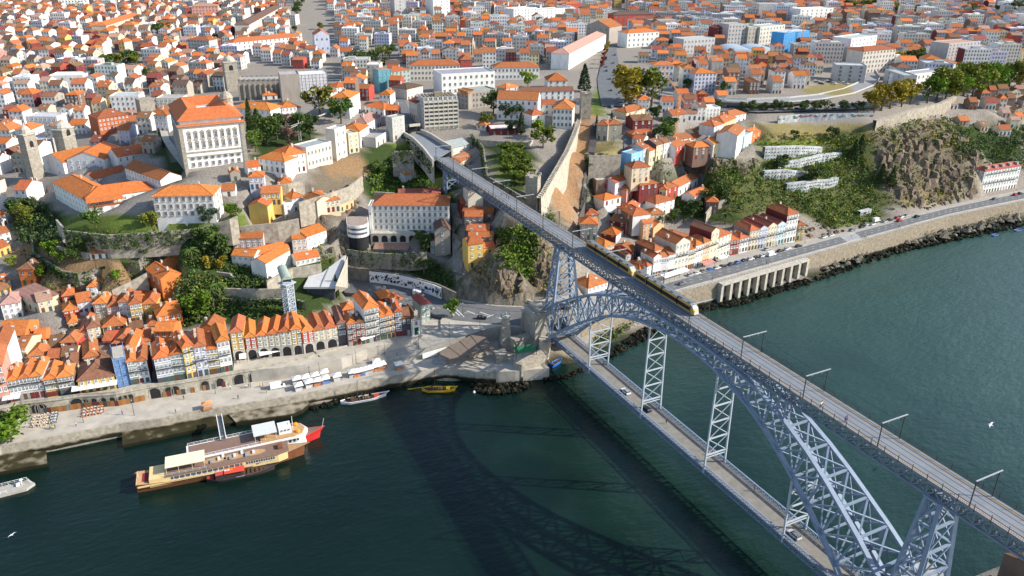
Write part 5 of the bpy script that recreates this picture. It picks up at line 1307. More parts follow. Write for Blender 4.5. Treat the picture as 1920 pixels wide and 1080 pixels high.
# convent by the wall
for a in ((502, 560, 845, 575, 383, 13, 4, 'gab', 'W', 'm', 3, 7, 'long white convent church with arched windows and orange roof'), (845, 525, 1000, 525, 430, 10, 2, 'gab', 'W', 'm', 2, 3, 'white convent link wing behind the small turret house'),
          (797, 625, 905, 612, 520, 9, 3, 'hip', 'W', 'm', 2, 1, 'small white convent house with pyramid orange roof in front of the long church'), (970, 625, 1135, 632, 465, 20, 4.4, 'hip', 'W', 'm', 3, 5, 'white convent block with steep orange roof touching the city wall'),
          (690, 400, 1150, 392, 322, 9, 2, 'gab', 'W', 'b', 2, 9, 'long white convent wing with dark brown roof at the back'), (930, 305, 1096, 303, 230, 15, 7.5, 'hip', 'W', 'o', 2, 3, 'square white house with a very steep bright orange roof beside the big dark cedar'),
          (262, 472, 500, 445, 335, 14, 1, 'flat', 'S', 'g', 3, 8, 'roofless dark stone shell left of the convent church'), (168, 450, 262, 472, 330, 10, 2.6, 'gab', 'S', 'o', 3, 3, 'grey stone house with a tilted orange roof beside the roofless shell'),
          (580, 335, 685, 315, 296, 9, 2.2, 'hip', 'G', 'o', 1, 2, 'house with low orange roofs behind the convent church'), (450, 692, 683, 684, 648, 13, .5, 'flat', 'D', 'w', 1, 4, 'low maroon pavilion with a flat white roof above the orchard'), (330, 638, 408, 645, 598, 7, 2.4, 'hip', 'H', 'm', 1, 2, 'small cottage with orange roof left of the white-roofed pavilion')):
    lm(*a[:12], a[12], Z6, wh=1.9, ww=1.2, wstyle=WINF, chim=0, gf='win')
# hotel on the river road at the right
P_, yaw_, w_, h_, d_ = frontage(1836, 364, 1904, 352, 321, 10.5, '1824:316')
t = house(P_, yaw_, w_, d_, h_, 4, 'hip', 'W', 'r', 5, 13, 'white five-storey hotel with red roof and roof dormers on the river road', cat='hotel', name='hotel', wh=1.9, ww=1.1, gf='door', winsides=(3, 0), balcony=2, skylight=False)
for k in range(5): m = MB(); m.box((w_*(k+.5)/5, 1.6, h_+1.6), (1.8, 2.2, 1.5)); m.build('dormer', M_LEAD, t)
# far blocks read one by one
FAR = '''440 106 568 92 80 16 3 hip W m 4 16 | long white four-storey block with orange roof near the station square
963 52 1006 48 18 18 1 flat W w 6 7 | white six-storey modern block far behind the convent
1008 47 1058 42 20 16 1 flat W g 5 7 | second white modern block with a dark red panel, right of the first
813 33 844 31 -12 18 1 flat W g 7 3 | white office tower with dark horizontal stripes at the top edge
741 33 762 32 -6 14 1 flat G g 6 1 | blank pale concrete tower at the top edge
747 45 803 42 31 16 1 flat T g 3 9 | low grey-green block below the blank concrete tower
1098 80 1141 84 48 26 6 gabd S m 3 4 | grand stone theatre with a broad gable facing the square
1066 131 1135 90 101 1038:97 3.4 hip W p 3 14 | long white block with faded roof along the tree-lined avenue
926 150 1011 149 127 15 3.2 hip W m 2 12 | white mansion with two rows of tall windows and orange roof
829 178 928 172 141 22 1 flat W g 3 10 | wide white flat-roofed block with glass skylights on top
770 152 863 150 123 16 3.2 hip H m 3 14 | long pale block with orange roof and close rows of windows
735 168 770 162 135 14 2.4 hip T m 4 5 | grey-green building with orange roof beside the teal netting
1222 165 1260 165 122 14 2 hip W m 4 5 | white block with orange roof right of the large plane trees
1278 168 1299 168 128 12 2 hip W o 4 3 | narrow white block with orange roof by the viaduct
1300 174 1340 172 138 14 2.4 hip L o 5 6 | pale lilac-grey block with orange roof by the viaduct
1280 102 1338 98 75 16 1 flat G g 3 9 | long grey three-storey block with flat roof
1340 90 1362 89 52 14 2 hip D r 5 4 | dark red tiled block between grey blocks
1362 92 1398 90 47 16 1 flat G g 6 6 | grey six-storey block with many windows
1399 91 1420 89 52 16 1 flat S g 5 3 | brownish grey block beside the six-storey one
1421 90 1467 84 52 16 1 flat H g 5 8 | pale grey block with balconies left of the blue wrapped one
1421 33 1466 33 8 20 1 flat G g 1 1 | windowless grey cube on the skyline
1497 48 1558 45 18 18 1 flat W w 5 7 | bright white modern block with roof terraces
1590 112 1638 104 74 18 1 flat W g 5 7 | white ribbed office block above the curved road
1612 139 1672 133 96 16 2.4 hip H m 5 10 | round-cornered beige block with orange roof at the bend of the road
1563 152 1620 154 123 14 1 flat G g 4 3 | pale grey modern block with a blank flank by the car park
1655 155 1690 168 131 10 1 flat G g 3 2 | small pale concrete block at the bend of the road
1690 166 1764 156 143 12 1 flat W g 2 9 | long low white building with terraces behind the plane trees
1722 132 1796 129 121 14 2.4 hip W m 1 10 | long white hall with orange roof behind the plane trees
1772 120 1830 114 83 18 1 flat G p 6 9 | grey six-storey block with a pinkish roof
1770 72 1852 70 60 14 2.4 hip W m 2 14 | white school block with orange roof on the far right
1690 48 1772 46 38 14 2.4 hip W m 2 12 | long white building with orange roof, far right skyline
113 20 166 19 -4 18 1 flat W g 5 9 | blue-white glass block at the top left edge
363 40 412 39 12 18 3 hip P p 5 8 | pink palace-like block with orange roof at the top
203 68 268 45 48 16 3 hip C m 3 14 | long curved cream building with orange roof at upper left
97 166 160 165 143 18 1 flat W w 2 4 | white modern box with a peach panel among orange roofs
470 70 530 32 46 16 2.4 hip H d 5 14 | ornate pale stone front lining the avenue at the top
592 100 620 99 66 22 5 gabd L m 2 3 | church with a blue tiled front by the station square
356 106 396 108 74 14 2.4 hip G m 5 7 | grey stone block with orange roof and big dark windows
170 95 200 94 78 14 2.4 hip D r 3 5 | maroon block with red roof in the upper left
1060 28 1090 26 8 14 2 hip R m 3 5 | red house with orange roof on the skyline
1150 50 1224 48 28 18 3 hip R d 4 9 | red and grey mansard block behind the square
1224 62 1275 60 40 16 1 flat S g 4 8 | brown stone block beside the mansard block
1175 90 1234 86 62 16 2.4 hip W o 3 7 | white building with orange roof by the avenue'''
for ln in FAR.split('\n'):
    a, _, lb = ln.partition(' | '); a = a.split()
    lm(*[float(q) for q in a[:5]], a[5] if ':' in a[5] else float(a[5]), float(a[6]), a[7], a[8], a[9], int(a[10]), int(a[11]), lb, wh=1.9, ww=1.5, wstyle=WINF, chim=0, gf='win', skylight=False, base=-8)
# twin market halls with barrel roofs
for xl, yl, xr, yr, lab in ((1365, 108, 1418, 108, 'left pale blue barrel-vaulted market hall'), (1416, 109, 1470, 108, 'right pale blue barrel-vaulted market hall')):
    P, yaw, w, h, d = frontage(xl, yl, xr, yr, yl-5, None, 40.); t = empty('market_hall', P, yaw, lab, 'hall'); K = 12; m = MB()
    A = [(w/2-w/2*math.cos(math.pi*k/K), 3+w*.16*math.sin(math.pi*k/K)) for k in range(K+1)]
    m.add([(x, y, z) for y in (0, d) for x, z in A], [(k, k+1, K+2+k, K+1+k) for k in range(K)]); m.build('barrel_roof', mat('blue_metal', (.42, .50, .58), .4, .1, .5, metal=.2), t)
    m = MB(); m.add([(x, 0, z) for x, z in A]+[(w, 0, -6), (0, 0, -6)], [tuple(range(K+3))[::-1]]); m.prism([(0, .05), (w, .05), (w, d), (0, d)], -6, 3); m.build('end_wall', M_WHITEP, t); FOOT.append((P, yaw, w, d))
# chapel between the row and the tower house
P, yaw, w, h, d = frontage(773, 629, 790, 626, 600, 11.0, 12.)
t = empty('chapel', P, yaw, 'small white chapel front with a granite bell gable and dark green door', 'chapel')
m = MB(); m.col = WC['W']; m.prism([(0, 0), (w, 0), (w, d), (0, d)], -2, h); m.build('wall', M_WALL, t)
m = MB()
for x in (0, w): m.box((x, -.1, h/2), (.5, .3, h))
m.box((w/2, -.1, h), (w+.4, .4, .5)); m.add([(0, -.2, h), (w, -.2, h), (w*.65, -.2, h+1.6), (w*.5, -.2, h+2), (w*.35, -.2, h+1.6)], [(0, 1, 2, 3, 4), (4, 3, 2, 1, 0)]); m.box((w/2, .1, h+2.8), (1.5, .6, 2.2)); m.box((w/2, .1, h+4.1), (.3, .3, .8)); m.build('bell_gable', M_PALEST, t)
m = MB(); m.col = RC['b']; roof_geo(m, w, d, h, 1.8, 'hipd'); m.build('roof', [M_TILE, M_TILE], t); inst('door', DOOR, t, (w/2, -.05, 1.7), 0, (1.7, 1, 3.4), (.02, .06, .035)); inst('window', WING, t, (w/2, -.05, h*.75), 0, (1.1, 1, 1.6))
# city wall climbing the hill
Wp = [(1010, 372, 54), (1018, 362, 55), (1030, 340, 57), (1045, 315, 59.5), (1062, 285, 62.5), (1075, 255, 65), (1086, 225, 68)]
m = MB(); pts = [at(p[0], p[1], fz(p[2])) for p in Wp]
for a, b in zip(pts[:-1], pts[1:]):
    n = np.array([b[1]-a[1], -(b[0]-a[0]), 0.]); n /= np.linalg.norm(n)
    if n[1] < 0: n = -n
    V = [a-n*1.2-(0, 0, 18), b-n*1.2-(0, 0, 18), b-n*1.2, a-n*1.2, a+n*1.8-(0, 0, 18), b+n*1.8-(0, 0, 18), b+n*1.2, a+n*1.2]
    m.add(V, [(0, 1, 2, 3), (5, 4, 7, 6), (3, 2, 6, 7)])
    L = np.linalg.norm(b-a); k = 0.
    while k < L-.8:
        c = lerp(a, b, (k+.6)/L); m.box(c+n*.95+(0, 0, .55), (1.0, .6, 1.1), math.atan2(b[1]-a[1], b[0]-a[0])); m.box(c-n*.95+(0, 0, .3), (1.6, .5, .7), math.atan2(b[1]-a[1], b[0]-a[0])); k += 2.
tag(m.build('city_wall', mat('wall_granite', (.40, .355, .285), .92, .35, .5, bump=.15)), 'long crenellated medieval city wall climbing the slope from the deck', 'wall')
# pedestal towers of the old suspension bridge, pavilion, bastion
def obelisk(x, y, yt, label, z=5.0):
    P = at(x, y, z); h = hgt(P, yt); t = empty('pylon', P, -.3, label, 'pylon'); w = 2.0
    m = MB(); m.prism([(-w*1.25, -w*1.25), (w*1.25, -w*1.25), (w*1.25, w*1.25), (-w*1.25, w*1.25)], -3, h*.3); V = [(sx*w*k, sy*w*k, zz) for zz, k in ((h*.3, 1), (h*.9, .72)) for sx, sy in ((-1, -1), (1, -1), (1, 1), (-1, 1))]
    m.add(V, [(0, 1, 5, 4), (1, 2, 6, 5), (2, 3, 7, 6), (3, 0, 4, 7), (4, 5, 6, 7)]); m.build('shaft', M_GRANITE, t)
    m = MB(); m.box((0, 0, h*.92), (w*1.9, w*1.9, h*.04)); m.box((0, 0, h*.955), (w*1.6, w*1.6, h*.03)); m.build('cap', M_PALEST, t)
    m = MB(); m.lathe((0, 0, h*.97), [(.5, 0), (.6, .3), (.25, .7), (.35, 1.1), (0, 1.5)], 8); m.build('finial', mat('verdigris', (.22, .36, .30), .8, .2, 1), t)
obelisk(948, 652, 588, 'left tall stone pylon of the vanished suspension bridge on the quay'); obelisk(985, 636, 578, 'right tall stone pylon of the vanished suspension bridge on the quay')
M_SHED = mat('pavilion_roof', (.155, .12, .095), .7, .15, .8, streak=0)
t = empty('pavilion', at(840, 680, 5), 0, 'low pavilion with a brown folded metal roof on the quay below the square', 'pavilion')
def prt(mb, name, mm): o = mb.build(name, mm, t); return loc(o, t)
m = MB(); A = [at(903, 618, 12.2), at(926, 654, 10.2), at(842, 672, 10.2), at(819, 662, 11.2)]; m.add(A+[p-np.array((0, 0, .5)) for p in A], [(0, 1, 2, 3), (3, 2, 1, 0), (5, 6, 2, 1), (6, 7, 3, 2), (4, 5, 1, 0), (7, 4, 0, 3)])
for k in (1, 2, 3): m.beam(lerp(A[3], A[0], k/4)+(0, 0, .12), lerp(A[2], A[1], k/4)+(0, 0, .12), .22, .25)
prt(m, 'main_roof', M_SHED)
m = MB(); B = [at(842, 652, 10.6), at(853, 664, 10.3), at(834, 675, 6.6), at(820, 668, 6.6)]; m.add(B, [(0, 1, 2, 3), (3, 2, 1, 0)]); prt(m, 'folded_end', mat('slatted_grey', (.26, .26, .25), .8, .15, 1))
m = MB(); B = [at(809, 668, 6.8), at(834, 676, 6.8), at(838, 684, 5.2), at(812, 682, 5.2)]; m.add(B, [(0, 1, 2, 3), (3, 2, 1, 0)]); prt(m, 'slatted_ramp', MATS['slatted_grey'])
m = MB(); m.prism([tuple(at(x, y, 5)[:2]) for x, y in ((868, 655), (905, 648), (912, 664), (880, 672))], 5, 9.6); m.prism([tuple(at(x, y, 5)[:2]) for x, y in ((925, 670), (946, 664), (952, 676), (932, 682))], 5, 8.0); prt(m, 'back_wall', M_GRANITE)
m = MB(); m.beam(at(792, 668, 6.6), at(838, 655, 7.4), .5, 2.2); prt(m, 'white_wall', M_WHITEP)
# bastion with green netting
m = MB(); c = at(988, 672, 5); K = 20
ring = [tuple(at(x, y, 8.)[:2]) for x, y in ((964, 664), (962, 672), (966, 679), (978, 683), (1000, 677), (1020, 671), (1026, 664), (1024, 656), (1012, 653), (1000, 660), (985, 662))]
m.prism(ring, -3, 7.6); m.prism([tuple(lerp(np.array(p), c[:2], .12)) for p in ring], 7.6, 7.7)
tag(m.build('bastion', M_QWALL), 'rounded stone bastion on the shore beneath the bridge springing', 'bastion')
t = empty('site_canopy', at(985, 655, 8), 0, 'green netting canopy over broken masonry on the bastion', 'canopy')
m = MB(); A = [at(962, 650, 12.5), at(1000, 645, 12.5), at(1006, 657, 9.6), at(968, 664, 9.6)]; m.add(A, [(0, 1, 2, 3), (3, 2, 1, 0)]); prt(m, 'netting', mat('green_net', (.02, .13, .07), .8, .4, 1.2))
m = MB()
for p in A: m.beam(p, (p[0], p[1], 6), .2)
prt(m, 'canopy_post', M_DARK)
m = MB(); m.prism([tuple(at(x, y, 7)[:2]) for x, y in ((955, 648), (990, 640), (1000, 645), (962, 655))], 2, 11.3); tag(m.build('ruined_gate', M_GRANITE), 'ruined stone gate wall between the two pylons', 'ruin')
# lattice lift tower with its bridge
P = at(546, 600, 14.); h = hgt(P, 531); t = empty('lift_tower', P, .5, 'slender white lattice lift tower with a green barrel-roofed footbridge', 'lift')
m = MB(); s = 1.7; n = 8
for x in (-s, s):
    for y in (-s, s): m.beam((x, y, -6), (x, y, h), .4)
for k in range(n):
    a, b = h*k/n, h*(k+1)/n
    for i in range(4):
        p, q = [(-s, -s), (s, -s), (s, s), (-s, s)][i], [(s, -s), (s, s), (-s, s), (-s, -s)][i]
        m.beam((*p, a), (*q, b), .2); m.beam((*q, a), (*p, b), .2); m.beam((*p, b), (*q, b), .25)
m.build('lattice_shaft', MATS['pale_steel_paint'], t)
m = MB(); m.box((0, 0, h+.2), (s*2+2, s*2+2, .4)); m.build('landing_platform', MATS['pale_steel_paint'], t)
Q = at(530, 508, P[2]+h+1.5); a, b = np.array(P)+(0, 0, h+.5), Q; dd = b-a; L = np.linalg.norm(dd[:2])+2; yw = math.atan2(dd[1], dd[0]); K = 8
m = MB(); arc = [(2.0*math.cos(math.pi*k/K), 1.7+1.5*math.sin(math.pi*k/K)) for k in range(K+1)]
m.add([(x, y, z) for x in (-1.5, L) for y, z in arc], [(k, k+1, K+2+k, K+1+k) for k in range(K)]+[tuple(range(K+1))]); o = m.build('barrel_roof', mat('green_copper', (.30, .36, .31), .6, .15, .6), t); o.location = (0, 0, h+.5); o.rotation_euler = (0, 0, yw-.5)
m = MB(); m.box((L/2-.7, 0, .2), (L+1.4, 3.4, .3)); m.box((L/2-.7, 1.75, .9), (L+1.4, .1, 1.4)); m.box((L/2-.7, -1.75, .9), (L+1.4, .1, 1.4)); o = m.build('footbridge', MATS['pale_steel_paint'], t); o.location = (0, 0, h+.5); o.rotation_euler = (0, 0, yw-.5)
# wedge roofed pavilion by the tunnel mouth
t = empty('wedge_pavilion', at(600, 545, 18), 0, 'pavilion with a pale grey wedge-shaped flat roof beside the tunnel mouth', 'pavilion')
zR = 22.; R4 = [at(569, 538, zR), at(628, 538, zR), at(650, 476, zR+2.5), at(604, 511, zR+.5), at(579, 518, zR)]
m = MB(); m.add(R4+[p-np.array((0, 0, .9)) for p in R4], [(0, 1, 2, 3, 4), (9, 8, 7, 6, 5)]+[(k+5, (k+1) % 5+5, (k+1) % 5, k) for k in range(5)]); prt(m, 'roof_slab', mat('pale_membrane', (.50, .50, .49), .8, .06, .6))
m = MB(); m.beam(lerp(R4[0], R4[1], .55)+(0, 0, .1), lerp(R4[3], R4[2], .3)+(0, 0, .1), .5, .2); prt(m, 'roof_vent', M_LEAD)
I5 = [lerp(p, np.mean(R4, axis=0), .14) for p in R4]; m = MB(); m.prism([tuple(p[:2]) for p in I5], 15, zR-.7); prt(m, 'glass_wall', M_GLASS)
m = MB(); pB = [at(x, y, zR-3.6) for x, y in ((575, 545), (628, 545), (626, 528), (582, 528))]; m.prism([tuple(p[:2]) for p in pB], 12, zR-3.6); prt(m, 'plinth', M_PALEST)
a, b = at(628, 560, 14), at(651, 482, 26); m = MB(); m.add([at(628, 556, 13), at(652, 540, 12), at(652, 480, 26), at(629, 536, 24)], [(0, 1, 2, 3), (3, 2, 1, 0)]); 
tag(m.build('tunnel_wall', M_PALEST), 'sunlit stone wall beside the tunnel mouth, sloping with the pavilion roof', 'wall')
# tiled mural wall and street retaining walls
IVY = []
def rwall(px_s, zt, zb, label, mm=None, name='retaining_wall', th=.8):
    P = []
    for a in px_s.split():
        q = [float(v) for v in a.split(',')]; P.append(at(q[0], q[1], fz(q[2] if len(q) > 2 else zt)))
    m = MB(); zb = fz(zb)-2
    for a, b in zip(P[:-1], P[1:]):
        n = np.array([b[1]-a[1], -(b[0]-a[0]), 0.]); n /= np.linalg.norm(n)
        if np.dot(n, CAM-a) < 0: n = -n
        m.add([(*a[:2], zb), (*b[:2], zb), tuple(b), tuple(a), tuple(b-n*th), tuple(a-n*th), (b[0]-n[0]*th, b[1]-n[1]*th, zb), (a[0]-n[0]*th, a[1]-n[1]*th, zb)], [(0, 1, 2, 3), (3, 2, 4, 5), (5, 4, 6, 7)])
    if 'ivy' in label or 'dark' in label or 'hedge' in label or 'mossy' in label or 'ravine' in label: IVY.append((P, zb, 1. if 'ivy' in label else .5))
    return tag(m.build(name, mm or MATS['wall_granite'], None), label, 'wall'), P
M_DKW = mat('damp_wall_stone', (.22, .20, .165), .95, .35, .5, bump=.1); M_LTW = mat('terrace_wall_stone', (.33, .295, .24), .95, .4, .5, bump=.12)
rwall('650,502 700,505 760,516 820,533 854,549', 18.5, 9, 'stone street wall behind the tiled mural', M_DKW)
_, MP = rwall('692,509,18 730,513,18 770,521,18 810,533,18 827,540,18', 18, 13.8, 'white panel wall painted with black and blue street-scene mural above the tunnel road', M_WHITEP, 'mural_wall', .4)
m = MB(); rr = random.Random(3); K = 12
def on_mural(t, z):
    n = len(MP)-1; k = min(int(t*n), n-1); return lerp(MP[k], MP[k+1], t*n-k)*(1, 1, 0)+(0, 0, z)
nm = MP[2]-MP[1]; nm = np.array([nm[1], -nm[0], 0.]); nm /= np.linalg.norm(nm); nm = nm if np.dot(nm, CAM-MP[1]) > 0 else -nm
mu = [mat('mural_black', (.03, .03, .035)), mat('mural_blue', (.03, .07, .25)), mat('mural_brown', (.16, .07, .03)), mat('mural_grey', (.25, .26, .3))]
for k in range(110):
    t_ = rr.uniform(.01, .99); z = rr.uniform(12.9, 16.3); r1, r2 = rr.uniform(.15, .6), rr.uniform(.3, 1.2); V = []
    for i in range(7): a = 2*math.pi*i/7; q = on_mural(min(.999, max(0, t_+r1*math.cos(a)*rr.uniform(.6, 1.2)/38)), z+r2*math.sin(a)*rr.uniform(.6, 1.2)*.7)+nm*(.06+k*.0012); V.append(q)
    m.add(V, [tuple(range(7)), tuple(range(7))[::-1]], rr.choice([0, 0, 0, 3, 2]))
for t_, r in ((.68, .75), (.78, 1.05), (.73, .5), (.9, .55)):
    m.add([on_mural(t_+r*math.cos(2*math.pi*i/14)/38, 14.6+r*math.sin(2*math.pi*i/14))+nm*.18 for i in range(14)], [tuple(range(14)), tuple(range(14))[::-1]], 1)
mo = m.build('mural_figures', mu, _); 
rwall('855,518,21 866,519,20.5 900,532,17.5 940,553,14.5 985,567,13 1008,574,12.2', 20, 9, 'big grim stone wall with a stepped footpath on top, below the cliff', M_DKW, 'retaining_wall', 1.6)
m = MB(); A = [at(p[0], p[1], fz(p[2])) for p in ((868, 515, 21.3), (902, 530, 17.8), (942, 551, 14.8), (987, 565, 13.3), (1010, 573, 12.4))]
for a, b in zip(A[:-1], A[1:]): m.beam(a+(0, 0, .6), b+(0, 0, .6), .5, .8)
tag(m.build('path_parapet', M_PALEST), 'pale parapet of the stepped path winding down the big dark wall', 'parapet')
for s, zb, lab in (('430,497,29 470,500,29 500,505,29', 18, 'terrace wall under the left barracks block'), ('500,528,28.5 548,503,29 602,495,29', 15, 'tall tan stone base wall under the lower right barracks block'),
    ('415,560,21.5 470,562,21.5 545,560,21.5 570,566,21.5', 12, 'tall grey garden wall with ivy behind the set-back row'), ('420,541,25 480,543,25 540,541,25', 18, 'upper terrace wall of the garden beside the lift tower'), ('405,510,28 430,513,28 436,520,27', 18, 'short garden wall by the square lawn'),
    ('104,412,46 118,428,44 122,455,38', 24, 'high buttressed wall at the left end of the seminary lawn'), ('118,432,46.5 200,441,47 290,436,47 330,433,47 378,428,47 390,425,47', 36, 'long ivy-covered wall below the seminary lawn'),
    ('60,440,33 65,475,31 115,508,30 145,513,30 210,496,31 260,490,33 282,470,36', 22, 'dark terrace wall sweeping round the brown gardens'), ('105,462,37 160,474,37 230,470,37', 28, 'upper garden terrace wall under the garden house'),
    ('80,525,21 100,550,20 140,553,20', 12, 'yellowish bastion wall behind the cream house'), ('210,545,25 245,528,27 275,512,30', 17, 'pale stone garden wall stepping up beside the tower house'), ('380,426,48 430,412,52 445,405,53', 40, 'rubble wall beside the ramp lane'), ('450,425,46 520,418,47 560,410,48', 38, 'rocky retaining wall above the barracks'),
    ('470,352,57 540,345,58 570,338,58', 48, 'terrace wall under the white manor'), ('560,380,54 620,362,55 655,350,55 680,330,55', 42, 'long pale retaining wall under the ruins'), ('735,284,62 775,283,62', 48, 'ivy-clad wall under the little lawn at the tram portal'), ('700,360,46 740,362,46', 36, 'low balustraded wall behind the hostel'),
    ('885,252,63 905,275,62 912,330,60 985,372,56', 48, 'dark wall round the orchard'), ('900,262,64 990,268,64 1000,262,64', 56, 'wall between pavilion and orchard'), ('1105,292,59 1165,290,59', 46, 'wall under the walled lawn of the twin house'),
    ('1215,305,48 1250,292,49 1290,285,50', 38, 'retaining wall of the cliff-top row'), ('1325,400,26 1340,380,28 1365,372,29', 14, 'tall tan terrace wall among the trees'), ('650,468,29 690,474,29 770,478,29 800,474,29', 22, 'mossy wall under the hostel gardens')):
    rwall(s, 0, zb, lab, M_LTW if 'dark' not in lab and 'mossy' not in lab else M_DKW)
# whitewashed stepped walls on the right slope
def rwall2(s, label, mm, name='terrace_wall'):
    m = MB(); L = []
    for a in s.split(): x, y0, y1 = map(float, a.split(',')); p = gp(x, y1); L.append((p, p+np.array((0, 0, max(1., hgt(p, y0))))))
    for (a, a2), (b, b2) in zip(L[:-1], L[1:]):
        n = np.array([b[1]-a[1], -(b[0]-a[0]), 0.]); n /= np.linalg.norm(n); n = n if np.dot(n, CAM-a) > 0 else -n
        m.add([a-(0, 0, 4), b-(0, 0, 4), b2, a2, b2-n*2.5, a2-n*2.5, b-n*2.5-(0, 0, 4), a-n*2.5-(0, 0, 4)], [(0, 1, 2, 3), (3, 2, 4, 5), (5, 4, 6, 7)])
    o = tag(m.build(name, mm), label, 'wall')
    if mm is M_WW:
        q = MB()
        for (a, a2), (b, b2) in zip(L[:-1], L[1:]):
            n = np.array([b[1]-a[1], -(b[0]-a[0]), 0.]); w = np.linalg.norm(n); n /= w; n = n if np.dot(n, CAM-a) > 0 else -n; t = (b-a)/w
            for i in range(int(w/2.2)):
                p, p2 = lerp(a, b, (i+.5)*2.2/w), lerp(a2, b2, (i+.5)*2.2/w); z = p2[2]-1.2
                while z > p[2]: q.box((*(p+n*.05)[:2], z), (.5, .5, .5), math.atan2(t[1], t[0])); z -= 2.
        q.build('weep_hole', M_VOID, o)
    return o
M_WW = mat('whitewash', (.38, .40, .40), .9, .55, .5, streak=.6)
for s, lab in (('1432,276,300 1465,275,297 1500,274,294 1541,276,286', 'uppermost whitewashed terrace wall with faded graffiti'), ('1458,307,317 1500,300,314 1540,290,304 1578,286,294', 'second whitewashed terrace wall, thin and slanting'), ('1432,321,334 1475,319,336 1516,323,332', 'third whitewashed terrace wall'), ('1474,345,360 1510,341,362 1530,338,354 1550,338,353 1570,333,349', 'lowest whitewashed terrace wall half hidden by a tree'), ('1612,397,407 1633,392,402', 'small white wall by the river road')): rwall2(s, lab, M_WW)
o, P = rwall('1460,218,65 1500,214,65 1560,213,65 1640,212,65', 0, 50, 'white promenade wall sprayed with pink, blue and green graffiti', MATS['whitewash'], 'graffiti_wall')
m = MB(); gm_ = [mat('spray_pink', (.5, .12, .2)), mat('spray_blue', (.12, .25, .5)), mat('spray_green', (.05, .3, .12))]
for k in range(26):
    t_ = rr.random(); n = 3; i = min(int(t_*3), 2); q = lerp(P[i], P[i+1], t_*3-i); dr = (P[i+1]-P[i])/np.linalg.norm(P[i+1]-P[i]); nn = np.array([dr[1], -dr[0], 0]); nn = nn if np.dot(nn, CAM-q) > 0 else -nn
    z = q[2]-rr.uniform(.8, 2.4); V = [np.array((q[0], q[1], z))+dr*rr.uniform(.8, 1.6)*math.cos(2*math.pi*j/8)+np.array((0, 0, rr.uniform(.3, .8)*math.sin(2*math.pi*j/8)))+nn*(.05+.002*k) for j in range(8)]; m.add(V, [tuple(range(8)), tuple(range(8))[::-1]], rr.randrange(3))
m.build('graffiti', gm_, o)
rwall2('1640,226,246 1700,208,232 1760,194,215 1790,180,200', 'tall sunlit retaining wall under the plane tree avenue', M_LTW, 'retaining_wall')
# viaduct road sweeping round at the upper right
V1 = '1200,172 1260,184 1320,190 1400,194 1480,192 1540,187 1600,176 1640,160 1650,146 1640,132'; V2 = '1200,168 1260,178 1320,184 1400,187 1480,184 1535,178 1580,168 1612,154 1622,144 1615,130'
def zr(s, zs): return [at(float(a.split(',')[0]), float(a.split(',')[1]), z) for a, z in zip(s.split(), zs)]
zv = [61, 61.5, 61.5, 61, 60.5, 60, 59.5, 59.5, 60, 61]
m = MB(); A, B = zr(V1, zv), zr(V2, zv); strip2(m, A, B); n = len(A)
m.add([tuple(p) for p in A]+[tuple(p-np.array((0, 0, 1.4))) for p in A], [(i, i+1, n+i+1, n+i) for i in range(n-1)]+[(n+i, n+i+1, i+1, i) for i in range(n-1)])
v_ = tag(m.build('viaduct', mat('viaduct_asphalt', (.24, .24, .24), .9, .12, .3)), 'concrete viaduct road sweeping in a long curve below the market halls', 'viaduct')
m = MB()
for L in (A, B):
    for a, b in zip(L[:-1], L[1:]): m.beam(a+(0, 0, .5), b+(0, 0, .5), .4, 1.)
m.build('parapet', mat('viaduct_concrete', (.46, .45, .42), .9, .15, .5), v_)
m = MB()
for k in range(1, n-2): p = lerp(A[k], B[k], .5); m.box((p[0], p[1], p[2]-6), (1.4, 1.4, 10))
m.build('viaduct_pier', MATS['viaduct_concrete'], v_)
# promenade road below the viaduct and avenue street
def flatroad(name, s1, s2, h=.35, mm=M_ASPH):
    def dn(s):
        P = [np.array([float(v) for v in a.split(',')]) for a in s.split()]; return [lerp(p, q, k/5) for p, q in zip(P[:-1], P[1:]) for k in range(5)]+[P[-1]]
    A = [gp(*p)+(0, 0, h) for p in dn(s1)]; B = [gp(*p)+(0, 0, h) for p in dn(s2)]
    for a, b in zip(A, B): a[2] = b[2] = max(a[2], b[2])
    m = MB(); strip2(m, A, B); return tag(m.build(name, mm), kind='structure')
flatroad('avenue', '1128,200 1122,170 1120,150 1128,120 1138,95 1145,70', '1178,205 1172,170 1168,150 1160,120 1156,95 1158,70', .5)
flatroad('promenade_road', '1255,210 1330,212 1420,214 1500,212 1580,210 1640,206', '1255,200 1330,203 1420,206 1500,204 1580,202 1640,198', .5)
flatroad('bridge_street', '752,252 748,225 740,195 732,170 722,150', '776,248 775,225 762,195 750,170 738,150', .5)
flatroad('palace_lane', '345,322 320,290 305,265 298,240', '360,318 335,285 318,262 312,238', .4, M_PAVE)
flatroad('steep_street', '1172,345 1170,310 1170,280 1168,250', '1192,345 1190,310 1188,280 1184,250', .4)
flatroad('funicular_track', '1110,235 1102,290 1094,340 1087,400 1083,440', '1125,235 1115,290 1106,340 1097,400 1093,440', 1.2, mat('track_bed', (.075, .07, .065), .9, .3, 1))
flatroad('stepped_street', '845,385 848,430 848,470 850,515', '872,385 872,430 870,470 866,515', .3, mat('worn_steps', (.20, .185, .165), .9, .3, .6))
